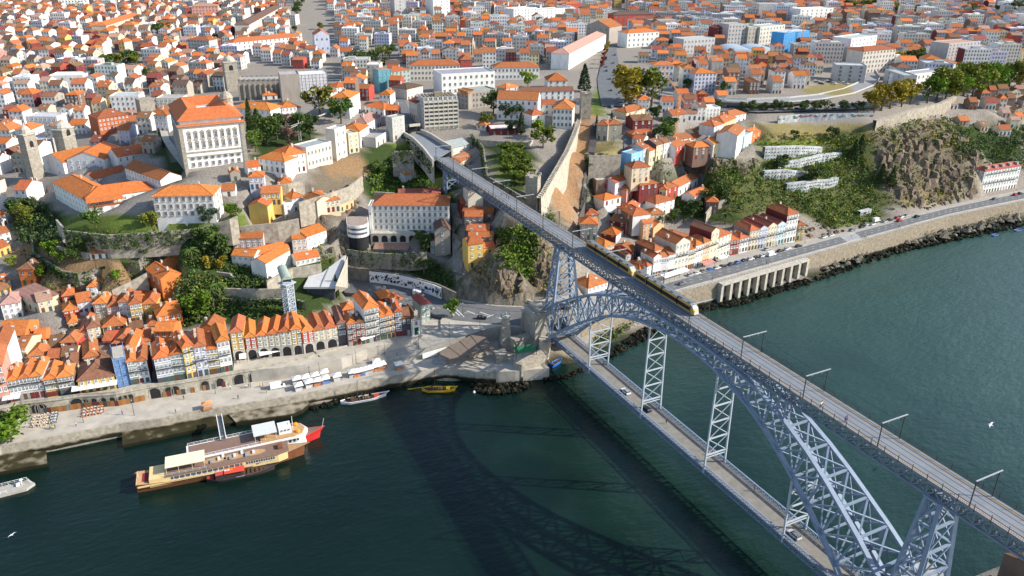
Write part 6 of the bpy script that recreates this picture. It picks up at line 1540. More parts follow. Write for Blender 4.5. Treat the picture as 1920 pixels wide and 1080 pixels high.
# tram portal at the city end of the deck
t = empty('tram_portal', (-214, 0, DECK), 0, 'concrete ramp and tunnel portal where the upper deck meets the hill', 'portal')
A = [at(812, 304, 55), at(795, 282, 55.2), at(775, 262, 55.4), at(758, 252, 55.5)]; B = [at(848, 282, 55), at(830, 272, 55), at(808, 258, 55), at(790, 250, 55)]
m = MB(); strip2(m, [a+(0, 0, 0.02) for a in A], [b+(0, 0, .02) for b in B]); strip2(m, [b+(0, 0, .02) for b in B], [a+(0, 0, 0.02) for a in A]); prt(m, 'approach', MATS['deck_asphalt'])
m = MB()
for a, b in zip(A[:-1], A[1:]): m.beam(a+(0, 0, -5), b+(0, 0, -5), 1.0, 13)
for a, b in zip(B[:-1], B[1:]): m.beam(a+(0, 0, -4), b+(0, 0, -4), 1.0, 13)
IVY.append(([p-np.array((0, 0, 1.)) for p in A], 38, .8)); prt(m, 'parapet_wall', mat('portal_concrete', (.45, .42, .36), .9, .2, .5))
a, b = at(768, 252, 55), at(788, 250, 55)
m = MB(); m.beam(a+(0, 0, 5.2), b+(0, 0, 5.2), 1.2, 1.4); prt(m, 'lintel', MATS['portal_concrete'])
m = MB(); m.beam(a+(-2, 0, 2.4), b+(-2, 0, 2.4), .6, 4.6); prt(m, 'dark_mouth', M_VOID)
m = MB(); m.box((-170, 0, 43), (6, 8, 14)); tag(m.build('abutment', MATS['portal_concrete']), 'pale concrete abutment block on the cliff under the upper deck', 'abutment')
# ---------------------------------------------------------------- the rest of the town: terraces of houses, the nearest as things, the far mass as one
OCC = set()
def occ(P, yaw, w, d, mark, pad=0.):
    co, si = math.cos(yaw), math.sin(yaw); x = -pad; hit = False
    for i in range(int((w+2*pad)/2.2)+2):
        for j in range(int((d+2*pad)/2.2)+2):
            a = -pad+min(w+2*pad, i*2.2); b = -pad+min(d+2*pad, j*2.2); k = (int((P[0]+a*co-b*si)//3), int((P[1]+a*si+b*co)//3))
            if mark: OCC.add(k)
            elif k in OCC: return True
    return False
for f in FOOT: occ(*f, True)
pp = lambda s: [tuple(map(float, a.split(','))) for a in s.split()]
EXCL = [pp(s) for s in ('520,20 602,-30 625,90 590,112 545,75', '580,95 640,125 640,185 600,170', '640,100 742,82 745,130 650,155', '1105,215 1190,215 1172,60 1125,55', '175,105 260,100 262,140 170,150', '1145,120 1250,120 1250,205 1145,205',
    '735,150 780,150 790,260 745,255', '290,225 325,225 365,330 330,330', '1180,172 1320,182 1480,182 1580,165 1640,128 1660,165 1600,185 1400,200 1180,190', '1505,146 1600,150 1590,174 1500,180', '1640,168 1930,120 1930,168 1640,215', '1345,85 1475,85 1475,112 1345,112', '300,205 325,205 325,225 300,225')]
def clear(x, y): 
    for e in EXCL:
        r = False; n = len(e); j = n-1
        for i in range(n):
            xi, yi = e[i]; xj, yj = e[j]
            if (yi > y) != (yj > y) and x < (xj-xi)*(y-yi)/((yj-yi) or 1e-9)+xi: r = not r
            j = i
        if r: return False
    return True
def pin(x, y, e):
    r = False; n = len(e); j = n-1
    for i in range(n):
        xi, yi = e[i]; xj, yj = e[j]
        if (yi > y) != (yj > y) and x < (xj-xi)*(y-yi)/((yj-yi) or 1e-9)+xi: r = not r
        j = i
    return r
CAND = []
rc = random.Random(11)
def district(poly, ang, wr, dr, hr, walls, roofs, pitch=15.5, modern=0., gapy=5.):
    poly = pp(poly); W3 = [gp(*p) for p in poly]; a = R_(ang); ux, uy = np.array([math.cos(a), math.sin(a)]), np.array([-math.sin(a), math.cos(a)])
    Q = np.array([[np.dot(p[:2], ux), np.dot(p[:2], uy)] for p in W3]); lo, hi = Q.min(0), Q.max(0)
    y = lo[1]
    while y < hi[1]:
        x = lo[0]+rc.uniform(0, 8); wob = rc.uniform(-3, 3); run = 0; hb = rc.uniform(*hr); db = rc.uniform(*dr)
        while x < hi[0]:
            w = rc.uniform(*wr); d = db+rc.uniform(-.5, .5)
            da = R_(ang+wob+5*math.sin(x*.013+y*.02)); dy = 6*math.sin(x*.021+y*.013)+rc.uniform(-.6, .6)
            b = ux*x+uy*(y+dy); z = gz(*b); P = np.array((b[0], b[1], z)); x += w; run += 1
            if run > rc.randint(4, 9): x += rc.uniform(3, 9); run = 0; wob = rc.uniform(-5, 5); hb = rc.uniform(*hr); db = rc.uniform(*dr)
            if np.dot(P-CAM, BAS[2]) < 50: continue
            sx, sy = px(P)
            if not (-60 < sx < 1980 and -40 < sy < 1000) or not pin(sx, sy, poly) or not clear(sx, sy): continue
            m = rc.random() < modern
            if m and not occ(P, da, w*1.9, d, False): x += w*.9; w *= 1.9
            if occ(P, da, w, d, False): continue
            occ(P, da, w*.96, d, True); h = (hb+rc.uniform(-1.3, 1.3))*(1.3 if m else 1)
            kind = 'flat' if m else rc.choice(['gab', 'gab', 'gab', 'gab', 'gab', 'hip', 'hipd', 'gabd']); 
            CAND.append((np.linalg.norm(P-CAM), P, da, w+.05, d, h, rc.uniform(1.8, 3.2), kind, rc.choice(walls) if not m else rc.choice('WWGGHL'), rc.choice(roofs) if not m else rc.choice('gwg')))
        y += pitch+rc.uniform(-2, 1.5)
OLD = 'WWWWWWWWWWCCCGGGHHHSSSNNPRLDY'
OR = 'ooommmmmmbbbbrpd'
district('-150,-60 640,-60 602,60 640,130 560,135 450,108 426,170 322,190 300,240 270,245 210,305 120,260 70,275 60,330 75,380 20,400 0,520 -150,540', 62, (6, 11), (11, 14.5), (6.5, 11.5), OLD, OR, 15, .09)
district('640,-60 1240,-60 1140,30 1095,40 1060,90 1035,130 925,130 820,140 735,130 700,190 640,190 620,80', 66, (7, 12), (11, 15), (7, 13), OLD, OR, 15.5, .14)
district('1165,-60 2100,-60 2100,112 1900,125 1780,135 1720,160 1640,155 1620,120 1540,125 1480,112 1420,118 1350,112 1290,118 1175,70', 60, (8, 14), (11, 15), (7, 13.5), 'WWWWWGGGHHCCSNRPL', 'oommmmbbrp', 16.5, .28)
district('1170,125 1230,100 1300,112 1420,116 1480,115 1525,125 1550,160 1490,166 1420,184 1350,188 1250,172', 64, (6, 10), (9, 12), (7, 12), OLD, OR, 14)
district('1765,205 1930,160 2040,160 2040,280 1900,255 1830,255 1790,235', 70, (5, 9), (6, 9), (3.5, 6), 'WCHSNG', 'mmbbpro', 9)
district('640,140 760,150 770,235 700,245 640,215', 60, (7, 11), (9, 12), (8, 13), OLD, 'oomm', 15)
district('1170,190 1330,195 1425,240 1400,275 1240,282 1180,262', 64, (6, 9), (8, 10), (6, 9), 'WWWCGPR', 'oommb', 12)
district('1105,330 1330,330 1330,400 1240,440 1130,470 1100,420', 66, (6, 9), (8, 10), (6, 9), 'WWWCGPRND', 'oommmb', 13)
district('-100,560 60,520 330,560 340,640 440,640 420,690 280,710 -100,740', 70, (6, 9), (8, 11), (7, 9.5), 'WCCYRPNOA', 'oommb', 11.5)
district('225,252 300,228 318,270 335,335 290,330 230,300', 58, (6, 9), (8, 11), (6, 9), 'WWCGS', 'ommb', 14)
CAND.sort(key=lambda c: c[0])
LMK = [((400, 260), "the bishop's palace"), ((60, 290), 'the twin bell towers'), ((438, 140), 'the cathedral tower'), ((795, 205), 'the concrete office block'), ((1000, 195), 'the convent church'), ((1097, 200), 'the upper wall tower'), ((1420, 100), 'the market halls'), ((1140, 250), 'the twin stone house'), ((214, 230), 'the rust-red wrapped building'),
       ((1860, 340), 'the river road hotel'), ((1490, 80), 'the blue wrapped block'), ((232, 690), 'the blue scaffold'), ((1260, 290), 'the cliff-top row'), ((500, 90), 'the long white station block'), ((1120, 60), 'the stone theatre'), ((265, 205), 'the square medieval tower'), ((1640, 115), 'the round-cornered beige block'), ((330, 505), 'the large orange house'), ((875, 155), 'the wide white flat block'), ((1200, 465), 'the black sheeted house')]
used = {}
def auto_label(P, wall, roof, fl):
    x, y = px(P); q = min(LMK, key=lambda l: (l[0][0]-x)**2+((l[0][1]-y)*1.6)**2); dx, dy = x-q[0][0], y-q[0][1]
    dr = ('right of' if dx > 0 else 'left of') if abs(dx) > abs(dy)*1.3 else ('in front of' if dy > 0 else 'behind')
    base = f'{WN[wall]} house, {RN[roof].split()[-1] if roof != "g" else "flat"} roof'; k = used.get((base, dr, q[1]), 0); used[(base, dr, q[1])] = k+1
    return f'{base}, {"nearest" if k == 0 else ORD[min(k, 19)]+" nearest"} such one {dr} {q[1]}'
NIND = max(0, 296-NHOUSE[0]+0)
NIND = max(NIND, 110)
for c in CAND[:NIND]:
    _, P, yaw, w, d, h, rise, kind, wl, rf = c; fl = max(1, round(h/3.2))
    house(P, yaw, w, d, h, rise, kind, wl, rf, fl, max(1, round(w/2.9)), auto_label(P, wl, rf, fl), group='town houses on the slopes', wh=1.7, wstyle=rc.choice([WINF, WIN]), base=-6, winsides=(0, rc.choice([0, 0, 2])), r=rc)
# the far mass of roofs: one object
walls, roofs, wins = MB(), MB(), MB(); flats = MB()
for c in CAND[NIND:]:
    dist, P, yaw, w, d, h, rise, kind, wl, rf = c
    m = MB(); wall_geo(m, w, d, h, rise, kind, jit(WC[wl], .1, rc), jit(WC[wl if rc.random() < .75 else rc.choice('WNDSG')], .1, rc), -8)
    r = MB(); r.col = jit(RC[rf], .2, rc)
    if kind == 'flat': r.box((w/2, d/2, h+.1), (w-.7, d-.7, .2), bottom=False); r.box((w*rc.uniform(.3, .7), d*.5, h+1), (w*.3, d*.3, 2), bottom=False)
    else: roof_geo(r, w, d, h, rise, kind, .3)
    if rc.random() < .5 and kind != 'flat': r.col = (.45, .40, .34); r.box((w*rc.uniform(.2, .8), d*.5, h+rise*.8), (.9, .7, 2.2), bottom=False)
    g = MB(); fl = max(1, round(h/3.2)); nc = max(1, round(w/2.7)); fh = h/fl; g.col = None
    for f in range(fl):
        for k in range(nc):
            x = (k+.5)*w/nc; z = (f+.52)*fh; g.quad((x-.55, -.06, z-.85), (x+.55, -.06, z-.85), (x+.55, -.06, z+.85), (x-.55, -.06, z+.85))
        if dist < 900:
            for k in range(2):
                y = (k+.5)*d/2; z = (f+.52)*fh; g.quad((w+.06, y-.5, z-.8), (w+.06, y+.5, z-.8), (w+.06, y+.5, z+.8), (w+.06, y-.5, z+.8))
    co, si = math.cos(yaw), math.sin(yaw)
    for src, dst in ((m, walls), (r, flats if kind == 'flat' else roofs), (g, wins)):
        k = len(dst.v); dst.v.extend([(P[0]+x*co-y*si, P[1]+x*si+y*co, P[2]+z) for x, y, z in src.v]); dst.f.extend([tuple(i+k for i in f) for f in src.f]); dst.c.extend(src.c); dst.m.extend([0]*len(src.f))
far = MB()
for mm, s in ((0, walls), (1, roofs), (2, flats), (3, wins)):
    k = len(far.v); far.v.extend(s.v); far.f.extend([tuple(i+k for i in f) for f in s.f]); far.c.extend(s.c); far.m.extend([mm]*len(s.f))
tag(far.build('far_town', [M_WALL, M_TILE, mat('flat_roof', (1, 1, 1), .9, .2, .4, attr='col'), M_PANE]), 'mass of far town houses under orange roofs stretching to the top of the view', 'town', None, 'stuff')
print('houses', NHOUSE[0], 'candidates', len(CAND))
# ---------------------------------------------------------------- trees, shrubs, undergrowth
def leaf_mat(name, tr=.15):
    m = bpy.data.materials.new(name); m.use_nodes = True; n = m.node_tree.nodes; L = m.node_tree.links; b = n['Principled BSDF']
    b.inputs['Roughness'].default_value = .75; b.inputs['Specular IOR Level'].default_value = .2
    a = n.new('ShaderNodeAttribute'); a.attribute_name = 'col'; o = n.new('ShaderNodeObjectInfo')
    v = n.new('ShaderNodeVectorMath'); v.operation = 'MULTIPLY'; L.new(a.outputs['Color'], v.inputs[0]); L.new(o.outputs['Color'], v.inputs[1]); L.new(v.outputs[0], b.inputs['Base Color'])
    t = n.new('ShaderNodeBsdfTranslucent'); L.new(v.outputs[0], t.inputs[0]); x = n.new('ShaderNodeMixShader'); x.inputs[0].default_value = tr
    L.new(b.outputs[0], x.inputs[1]); L.new(t.outputs[0], x.inputs[2]); L.new(x.outputs[0], n['Material Output'].inputs[0])
    return m
M_LEAF = leaf_mat('leaves'); M_BARK = mat('bark', (.12, .09, .065), .95, .3, 2)
def leaves(mb, pts, size, r, flat=.0):
    for p, c in pts:
        n = Vector((r.gauss(0, 1), r.gauss(0, 1), r.gauss(0, 1)+.6)).normalized(); u = n.orthogonal().normalized(); a = r.uniform(0, 6.28)
        u = Matrix.Rotation(a, 3, n) @ u; v = n.cross(u); s = size*r.uniform(.6, 1.3); mb.col = c; p = Vector(p)
        mb.add([p-u*s-v*s*.6, p+u*s*.9-v*s*.7, p+u*s+v*s*.6, p-u*s*.8+v*s*.7], [(0, 1, 2, 3)])
def crown_mesh(name, seed, n=800, lobes=9, size=.045, flat=1., spread=.33, z0=.12):
    r = random.Random(seed); mb = MB(); pts = []
    C0 = [((r.uniform(-1, 1)*spread, r.uniform(-1, 1)*spread, z0+.2+r.random()**.8*(.72-z0)*flat), r.uniform(.13, .22)) for _ in range(lobes)]+[((0, 0, z0+.32*flat), .26)]
    for c, rad in C0:
        tone = r.uniform(.75, 1.25); warm = r.uniform(.9, 1.12)
        for _ in range(n//len(C0)):
            d = Vector((r.gauss(0, 1), r.gauss(0, 1), r.gauss(0, 1))).normalized()*rad*(r.uniform(.55, 1.08)); p = (c[0]+d.x, c[1]+d.y, c[2]+d.z*.85); k = tone*r.uniform(.75, 1.25)
            pts.append((p, (k*warm, k, k*.95)))
    leaves(mb, pts, size, r); return mb.mesh(name, M_LEAF)
def cone_mesh(name, seed, n=700, rad=.13, z0=.06):
    r = random.Random(seed); mb = MB(); pts = []
    for _ in range(n):
        z = r.random()**1.2; q = rad*(1-z)**.7*min(1, z*8+.35)*r.uniform(.7, 1.05); a = r.uniform(0, 6.28); k = r.uniform(.7, 1.2); pts.append(((q*math.cos(a), q*math.sin(a), z0+z*(1-z0)), (k, k, k)))
    leaves(mb, pts, .032, r); return mb.mesh(name, M_LEAF)
def palm_mesh():
    r = random.Random(5); mb = MB()
    for k in range(26):
        a = 6.28*k/26+r.uniform(-.1, .1); up = r.uniform(-.1, .5); L = .42; k_ = r.uniform(.7, 1.2); mb.col = (k_, k_, k_*.9); prev = None
        for i in range(6):
            t = i/5; x = L*t; z = .68+up*t*.5-.55*t*t*.5; w = .045*(1-t*.8); p = (x*math.cos(a), x*math.sin(a), z); s = (-math.sin(a)*w, math.cos(a)*w)
            q = [(p[0]-s[0], p[1]-s[1], z-.02), (p[0], p[1], z+.015), (p[0]+s[0], p[1]+s[1], z-.02)]
            if prev: mb.add(prev+q, [(0, 1, 4, 3), (1, 2, 5, 4)])
            prev = q
    return mb.mesh('palm_crown', M_LEAF)
def trunk_mesh(name, seed, z1=.6, r0=.035):
    r = random.Random(seed); mb = MB(); mb.tube([(0, 0, -.12), (.004, .004, .12), (.012, -.01, .32), (.0, .01, z1)], [r0*1.3, r0, r0*.75, r0*.35], 7)
    for k in range(5):
        a = k*1.3; z = .26+.06*k; mb.tube([(0, 0, z), (.12*math.cos(a), .12*math.sin(a), z+.12), (.24*math.cos(a), .24*math.sin(a), z+.2)], [r0*.5, r0*.32, r0*.12], 5)
    return mb.mesh(name, M_BARK)
CR = [crown_mesh('crown', s, 1000, 10, .04) for s in range(5)]; CRS = [crown_mesh('crown', 20+s, 420, 7, .055) for s in range(4)]; CRB = [crown_mesh('shrub_crown', 40+s, 320, 6, .07, .8, .42, .02) for s in range(4)]
CON = [cone_mesh('crown', s) for s in range(2)]; CONW = [cone_mesh('crown', 9+s, 900, .27) for s in range(2)]; PALM = palm_mesh(); TR = [trunk_mesh('trunk', s) for s in range(2)]
PT = MB(); PT.tube([(0, 0, -.1), (.01, 0, .3), (0, 0, .7)], [.05, .035, .04], 7); PTM = PT.mesh('trunk', M_BARK)
LC = dict(dark=(.058, .092, .026), green=(.075, .125, .024), bright=(.11, .19, .016), olive=(.15, .165, .024), autumn=(.25, .20, .02), lime=(.17, .24, .02), blue=(.05, .08, .04), red=(.20, .04, .02), dusk=(.15, .10, .08), orchard=(.115, .155, .02))
rt = random.Random(21); NT = [0]
def tree(P, h, kind, label, wf=1., shape='round', group=None, name='tree', cat='tree', sub=None):
    t = empty(name, P, rt.uniform(0, 6.28), label, cat, group); c = LC[kind]; c = jit(c, .12, rt); NT[0] += 1
    if shape == 'palm': inst('trunk', PTM, t, scale=(h, h, h)); inst('crown', PALM, t, scale=(h*wf, h*wf, h), color=c); return t
    me = rt.choice({'round': CR if h > 7 else CRS, 'cone': CON, 'wide': CONW, 'shrub': CRB}[shape])
    if shape != 'shrub': inst('trunk', rt.choice(TR), t, scale=(h*.9, h*.9, h))
    inst('crown', me, t, scale=(h*wf, h*wf, h), color=c); return t
def T(s, group=None, **kw):
    for ln in s.strip().split('\n'):
        a, _, lb = ln.partition('|'); a = a.split(); P = gp(float(a[0]), float(a[1])) if len(a) < 7 else at(float(a[0]), float(a[1]), float(a[6])); tree(P, float(a[2]), a[3], lb.strip(), float(a[4]), a[5], group, **kw)
T('''1172 196 25 autumn 1.1 round | huge yellow-green plane tree, left of the pair above the steep street
1222 198 24 olive 1.0 round | huge plane tree, right of the pair above the steep street
1095 172 19 blue .95 wide | big dark cedar behind the steep-roofed square house
600 218 19 olive .95 round | tall round tree, left of two by the three-storey white house
640 232 15 green 1.0 round | round dark green tree, right of two by the three-storey white house
472 262 22 dark .9 cone | tall dark cypress right of the palace
487 270 19 dark 1.0 wide | broad dark conifer in the palace garden
500 270 15 green 1.0 round | dense green tree in the palace garden behind the cypress
480 285 12 green 1.0 round | green tree at the palace corner
520 262 14 dark 1.0 round | dark tree in the middle of the palace garden
540 255 13 dusk 1.0 round | brownish tree in the palace garden
545 275 11 dusk .9 round | pinkish flowering tree in the palace garden
560 255 13 green 1.0 round | green tree under the little crane
583 262 13 dark 1.0 round | dark tree at the right end of the palace garden
925 215 16 dark .95 round | tall dark tree in front of the convent church
945 222 11 dark 1.2 round | dark spreading tree under the convent church windows
965 225 10 dark 1.2 round | lower dark tree under the convent church
912 240 9 olive 1.0 round | olive tree beside the small cottage
955 252 9 blue 1.0 round | small blue-green tree before the white-roofed pavilion
977 252 13 dark .8 wide | dark spruce beside the white-roofed pavilion
1008 262 11 lime 1.0 round | lime green tree below the convent yard
1018 278 13 orchard 1.0 round | big yellow-green tree at the orchard corner
990 162 11 lime 1.2 round | lime green tree behind the dark-roofed convent wing
22 828 10 bright 1.9 round 5 | bright green umbrella-crowned tree on the quay at the left edge
373 600 12 bright 1.15 round | bright green round tree behind the riverside roofs
400 575 11 dark .9 palm | clump of dark palms beside the bright green tree
412 560 10 green .9 palm | second palm above the bright green tree
360 490 8 green 1.2 palm | palm by the lane under the palm garden wall
795 515 11 dark 1.0 palm | dark palm below the narrow stone house
800 470 9 dark 1.2 round | dark trees beside the narrow stone house
180 428 9 green 1.3 round | spreading green tree on the seminary lawn
290 428 8 olive 1.2 round | olive tree on the seminary lawn near the block
393 418 8 blue 1.2 round | dark round tree at the corner of the seminary block
440 414 8 bright 1.1 round | bright round tree on the small lawn right of the seminary block
45 425 11 olive 1.0 round | tree at the edge of the dark grove on the left
30 415 11 dark 1.1 round | dark tree in the grove at the left edge
60 405 9 dark 1.1 round | dark tree under the long seminary wing
92 482 8 bright 1.1 round | bright fruit tree on the brown terraces
117 497 7 bright 1.1 round | second bright fruit tree on the brown terraces
155 478 9 dark 1.1 round | dark tree left of the garden house
145 492 7 green 1.2 round | bushy tree in front of the dark terrace hedge
247 480 6 olive 1.1 round | small olive tree right of the garden house
270 478 7 green 1.1 round | small green tree right of the garden house
80 523 6 bright 1.1 round | fruit tree on the lowest brown terrace
22 500 5 lime 1.1 round | lime bush on the slope at the left
218 528 5 bright 1.2 round | bright bush at the garden wall above the tower house
390 470 12 green 1.2 round | large green tree above the square lawn
405 485 11 dark 1.1 round | dark tree above the square lawn
420 480 10 green 1.1 round | green tree left of the barracks
392 505 6 autumn 1.1 round | small yellow tree by the square lawn
413 507 6 autumn 1.1 round | second small yellow tree by the square lawn
632 558 11 dark .9 cone | dark cypress at the tunnel mouth
848 595 8 bright .9 round 11.3 | young light green tree standing in the square
800 315 9 dark 1.2 round | dark tree in the ravine under the deck
746 315 9 green 1.1 round | green tree in the ravine left of the deck
713 330 8 green 1.3 round | bushy tree at the head of the ravine
1125 262 4 dark 1.0 round | small bush on the walled lawn
1118 243 9 dark .8 cone | slim dark tree behind the twin stone house
1146 235 9 dark .8 cone | second slim dark tree behind the twin stone house
1240 270 12 green 1.1 round | big green tree below the orange crane
1255 255 11 green 1.1 round | green tree beside the orange crane
1225 225 9 dark 1.1 round | dark tree at the top of the steep street
1130 308 6 dark 1.2 round | small round tree above the colourful terrace
1336 388 12 green 1.1 round | tall green tree above the long tan terrace wall
1348 380 11 dark 1.1 round | dark tree behind the tall green one
1105 322 8 green 1.1 round | green tree beside the funicular
1300 400 8 dark 1.2 round | dark tree behind the roadside houses
1235 425 7 green 1.3 round | bushes beside the tall peach house
1260 418 7 green 1.3 round | more bushes right of the peach house
1290 412 7 dark 1.3 round | dark shrub tree right of the bushes
1360 420 9 dark 1.3 palm | palms under the tan terrace wall
1465 320 9 dark 1.3 round | dark round tree between the whitewashed walls
1522 348 12 dark 1.1 round | dark tree hiding the lowest whitewashed wall
1600 300 13 dark 1.0 wide | dark conifer at the foot of the cliff
1612 290 13 dark 1.0 wide | second dark conifer at the foot of the cliff
1650 345 13 dark 1.0 wide | dark pine on the cliff shoulder
1670 350 12 dark 1.0 wide | second dark pine on the cliff shoulder
1560 262 8 dark 1.1 round | dark tree under the graffiti wall
1490 262 6 dark 1.3 round | bush under the graffiti wall''')
# avenue of planes, promenade trees and the far crowns, counted in rows
for k, (x, y, h) in enumerate(((1638, 212, 16), (1652, 208, 17), (1668, 204, 18), (1690, 200, 17), (1706, 196, 17))): tree(gp(x, y), h, rt.choice(['autumn', 'autumn', 'olive']), f'golden plane tree, {ORD[k]} from the left in the clump at the promenade end', 1.05, 'round', 'golden plane trees at the promenade')
for k in range(13): x = 1738+k*17; tree(gp(x, 194-k*3.2+rt.uniform(-2, 2)), rt.uniform(18, 24), rt.choice(['olive', 'olive', 'autumn', 'bright']), f'plane tree, {ORD[k]} from the left along the cliff-top avenue', 1.05, 'round', 'plane trees along the avenue')
for k, x in enumerate((1345, 1392, 1410, 1430, 1452, 1478, 1507, 1527, 1548, 1582, 1608)): tree(gp(x, 210), rt.uniform(6, 8.5), 'dark', f'small dark street tree, {ORD[k]} from the left under the viaduct', 1.15, 'round', 'street trees under the viaduct')
for k in range(17):
    c = [(944, 292), (958, 290), (972, 292), (950, 304), (965, 302), (978, 306), (945, 318), (960, 316), (975, 318), (988, 320), (952, 330), (968, 330), (982, 334), (992, 338), (975, 345), (987, 350), (965, 342)][k]
    tree(gp(*c)+(0, 0, 0), rt.uniform(6, 8), 'orchard', f'orange tree, {ORD[k]} from the top in the walled orchard', 1.1, 'round', 'trees in the walled orchard')
for k, (x, y) in enumerate(((1128, 128), (1130, 120), (1133, 112), (1135, 104), (1137, 97), (1140, 90))): tree(gp(x, y), 6, 'red' if k < 4 else 'autumn', f'reddish street tree, {ORD[k]} up the avenue', 1.0, 'round', 'red trees along the avenue')
FT = [(655, 135, 13), (665, 128, 14), (678, 122, 14), (690, 130, 14), (705, 120, 13), (718, 112, 13), (730, 108, 12), (660, 145, 12), (690, 142, 10), (725, 128, 9), (300, 70, 16), (312, 68, 14), (205, 128, 12), (220, 124, 12), (232, 122, 12), (245, 118, 13), (255, 122, 11), (170, 158, 10), (178, 150, 11), (188, 152, 9), (275, 148, 9), (560, 20, 12), (565, 10, 12), (557, 30, 12), (530, 52, 8), (542, 45, 8), (536, 60, 8), (600, 55, 8), (553, 62, 8), (1010, 75, 8), (1255, 90, 9), (1270, 92, 9), (1290, 95, 9), (1200, 82, 9), (1215, 85, 9), (1400, 60, 10), (1590, 20, 14), (1605, 22, 15), (1620, 22, 15), (1640, 20, 15), (1660, 22, 14), (1680, 24, 13), (1582, 12, 13), (1890, 30, 18), (1905, 28, 18), (1918, 35, 18), (1875, 34, 16), (1830, 32, 14), (1818, 26, 13), (1750, 22, 12), (1720, 26, 11), (1715, 118, 13), (1700, 122, 13), (1690, 126, 12), (1728, 125, 12), (1775, 50, 10), (880, 72, 9), (900, 68, 9), (940, 72, 8), (300, 145, 8), (410, 82, 11), (405, 9, 12), (1288, 172, 9), (1294, 168, 8), (1356, 178, 9)]
for k, (x, y, h) in enumerate(FT):
    q = min(LMK, key=lambda l: (l[0][0]-x)**2+((l[0][1]-y)*1.6)**2); kd = rt.choice(['dark', 'dark', 'green', 'olive']); used[('t', q[1])] = n_ = used.get(('t', q[1]), 0)+1
    tree(gp(x, y), h, kd, f'{dict(dark="dark", green="green", olive="olive")[kd]} tree among the roofs, {ORD[n_-1]} nearest {q[1]}', 1.15, 'round', 'trees among the far roofs')
# undergrowth: what nobody could count, one mesh of leaves laid on the slopes
ug = MB(); ru = random.Random(33)
def under(s, n, kinds, size=.9, hmax=1.6, lift=0.):
    e = pp(s); xs = [p[0] for p in e]; ys = [p[1] for p in e]; k = 0; tries = 0
    while k < n and tries < n*4:
        tries += 1; x, y = ru.uniform(min(xs), max(xs)), ru.uniform(min(ys), max(ys))
        if not pin(x, y, e): continue
        P = gp(x, y); 
        if P[2] < .5: continue
        c = LC[ru.choice(kinds)]; cl = ru.uniform(.6, 1.5); k += 1; R = ru.uniform(.6, 1.5)*size; H = ru.uniform(.4, 1)*hmax
        leaves(ug, [((P[0]+ru.gauss(0, R), P[1]+ru.gauss(0, R), P[2]+abs(ru.gauss(0, H))*.7), tuple(v*cl*ru.uniform(.75, 1.25) for v in c)) for _ in range(9)], .42*size, ru)
under('1500,335 1560,265 1600,255 1640,330 1650,415 1560,432 1480,360', 800, ['dark', 'dark', 'green', 'bright', 'olive'], 1.15, 2.2)
under('1330,330 1430,300 1480,340 1560,430 1500,400 1350,400', 430, ['dark', 'green', 'green', 'bright', 'olive'], 1.1, 1.8)
under('1420,250 1640,250 1640,270 1420,275', 160, ['olive', 'autumn', 'green'], 1., 1.)
under('1430,290 1600,285 1640,320 1500,340 1440,330', 220, ['olive', 'green', 'dark'], 1., 1.2)
under('1640,240 1740,215 1800,225 1830,290 1720,270 1660,270', 350, ['olive', 'green', 'dark', 'autumn'], 1.1, 1.6)
under('1770,245 1930,240 1930,320 1905,325 1850,310 1790,290', 450, ['dark', 'dark', 'green', 'blue'], 1.2, 2.2)
under('1690,340 1780,270 1830,300 1825,350 1740,385', 110, ['dark', 'olive', 'dusk', 'olive'], 1., 1.2)
under('1690,385 1790,368 1800,350 1740,362', 60, ['autumn', 'olive'], .8, .6)
under('935,430 1000,425 1012,450 1000,510 985,525 955,500 940,470', 620, ['bright', 'olive', 'green', 'green'], 1.1, 1.5)
under('880,470 940,440 950,500 900,540', 90, ['dark', 'olive', 'dark'], .9, 1.)
under('1000,385 1035,395 1040,425 1010,410', 90, ['olive', 'green'], .9, 1.)
under('680,330 760,300 800,330 820,370 700,362', 420, ['green', 'dark', 'green', 'bright'], 1.1, 1.8)
under('650,470 700,465 800,480 850,510 850,545 800,525 700,503', 320, ['dark', 'dark', 'green'], .9, 1.)
under('425,500 505,500 510,540 440,545', 360, ['dark', 'green', 'dark'], 1., 1.6)
under('420,545 545,545 545,556 420,556', 150, ['green', 'bright', 'olive'], .8, .9)
under('335,520 440,520 430,600 345,610', 330, ['dark', 'dark', 'green', 'olive'], 1.2, 2.)
under('425,566 560,566 560,596 425,596', 120, ['dark', 'green'], .9, 1.4)
under('118,437 290,440 290,466 130,470', 340, ['dark', 'green', 'bright'], 1., 1.6)
under('20,385 75,385 110,405 112,460 40,455', 300, ['dark', 'dark', 'blue'], 1.2, 2.2)
under('40,470 110,470 120,520 300,500 320,520 240,545 60,545', 150, ['olive', 'green', 'dark'], .8, .7)
under('65,480 120,515 145,518 145,525 115,522 55,490', 120, ['dark', 'dark'], .8, 1.4)
under('340,445 430,440 430,500 350,500', 260, ['dark', 'green'], 1.1, 1.8)
under('555,470 650,440 655,480 600,500', 60, ['olive', 'green', 'dry'] if 'dry' in LC else ['olive', 'green'], .9, .8)
under('1100,300 1125,300 1120,400 1095,420', 120, ['dark', 'green'], .9, 1.4)
under('1215,300 1330,290 1410,310 1400,330 1220,325', 120, ['green', 'olive'], .9, 1.)
under('1270,375 1330,360 1330,400 1280,420', 120, ['green', 'dark'], 1., 1.4)
under('1110,640 1150,605 1180,595 1190,605 1120,660', 120, ['green', 'dark', 'olive'], .9, 1.2)
under('1480,480 1530,465 1530,480 1490,495', 40, ['olive', 'green'], .9, 1.)
under('1700,440 1780,412 1900,390 1900,412 1760,440', 200, ['olive', 'dark', 'dusk'], .9, 1.)
under('800,570 830,572 828,590 795,590', 60, ['dark', 'dark'], .9, 1.5)
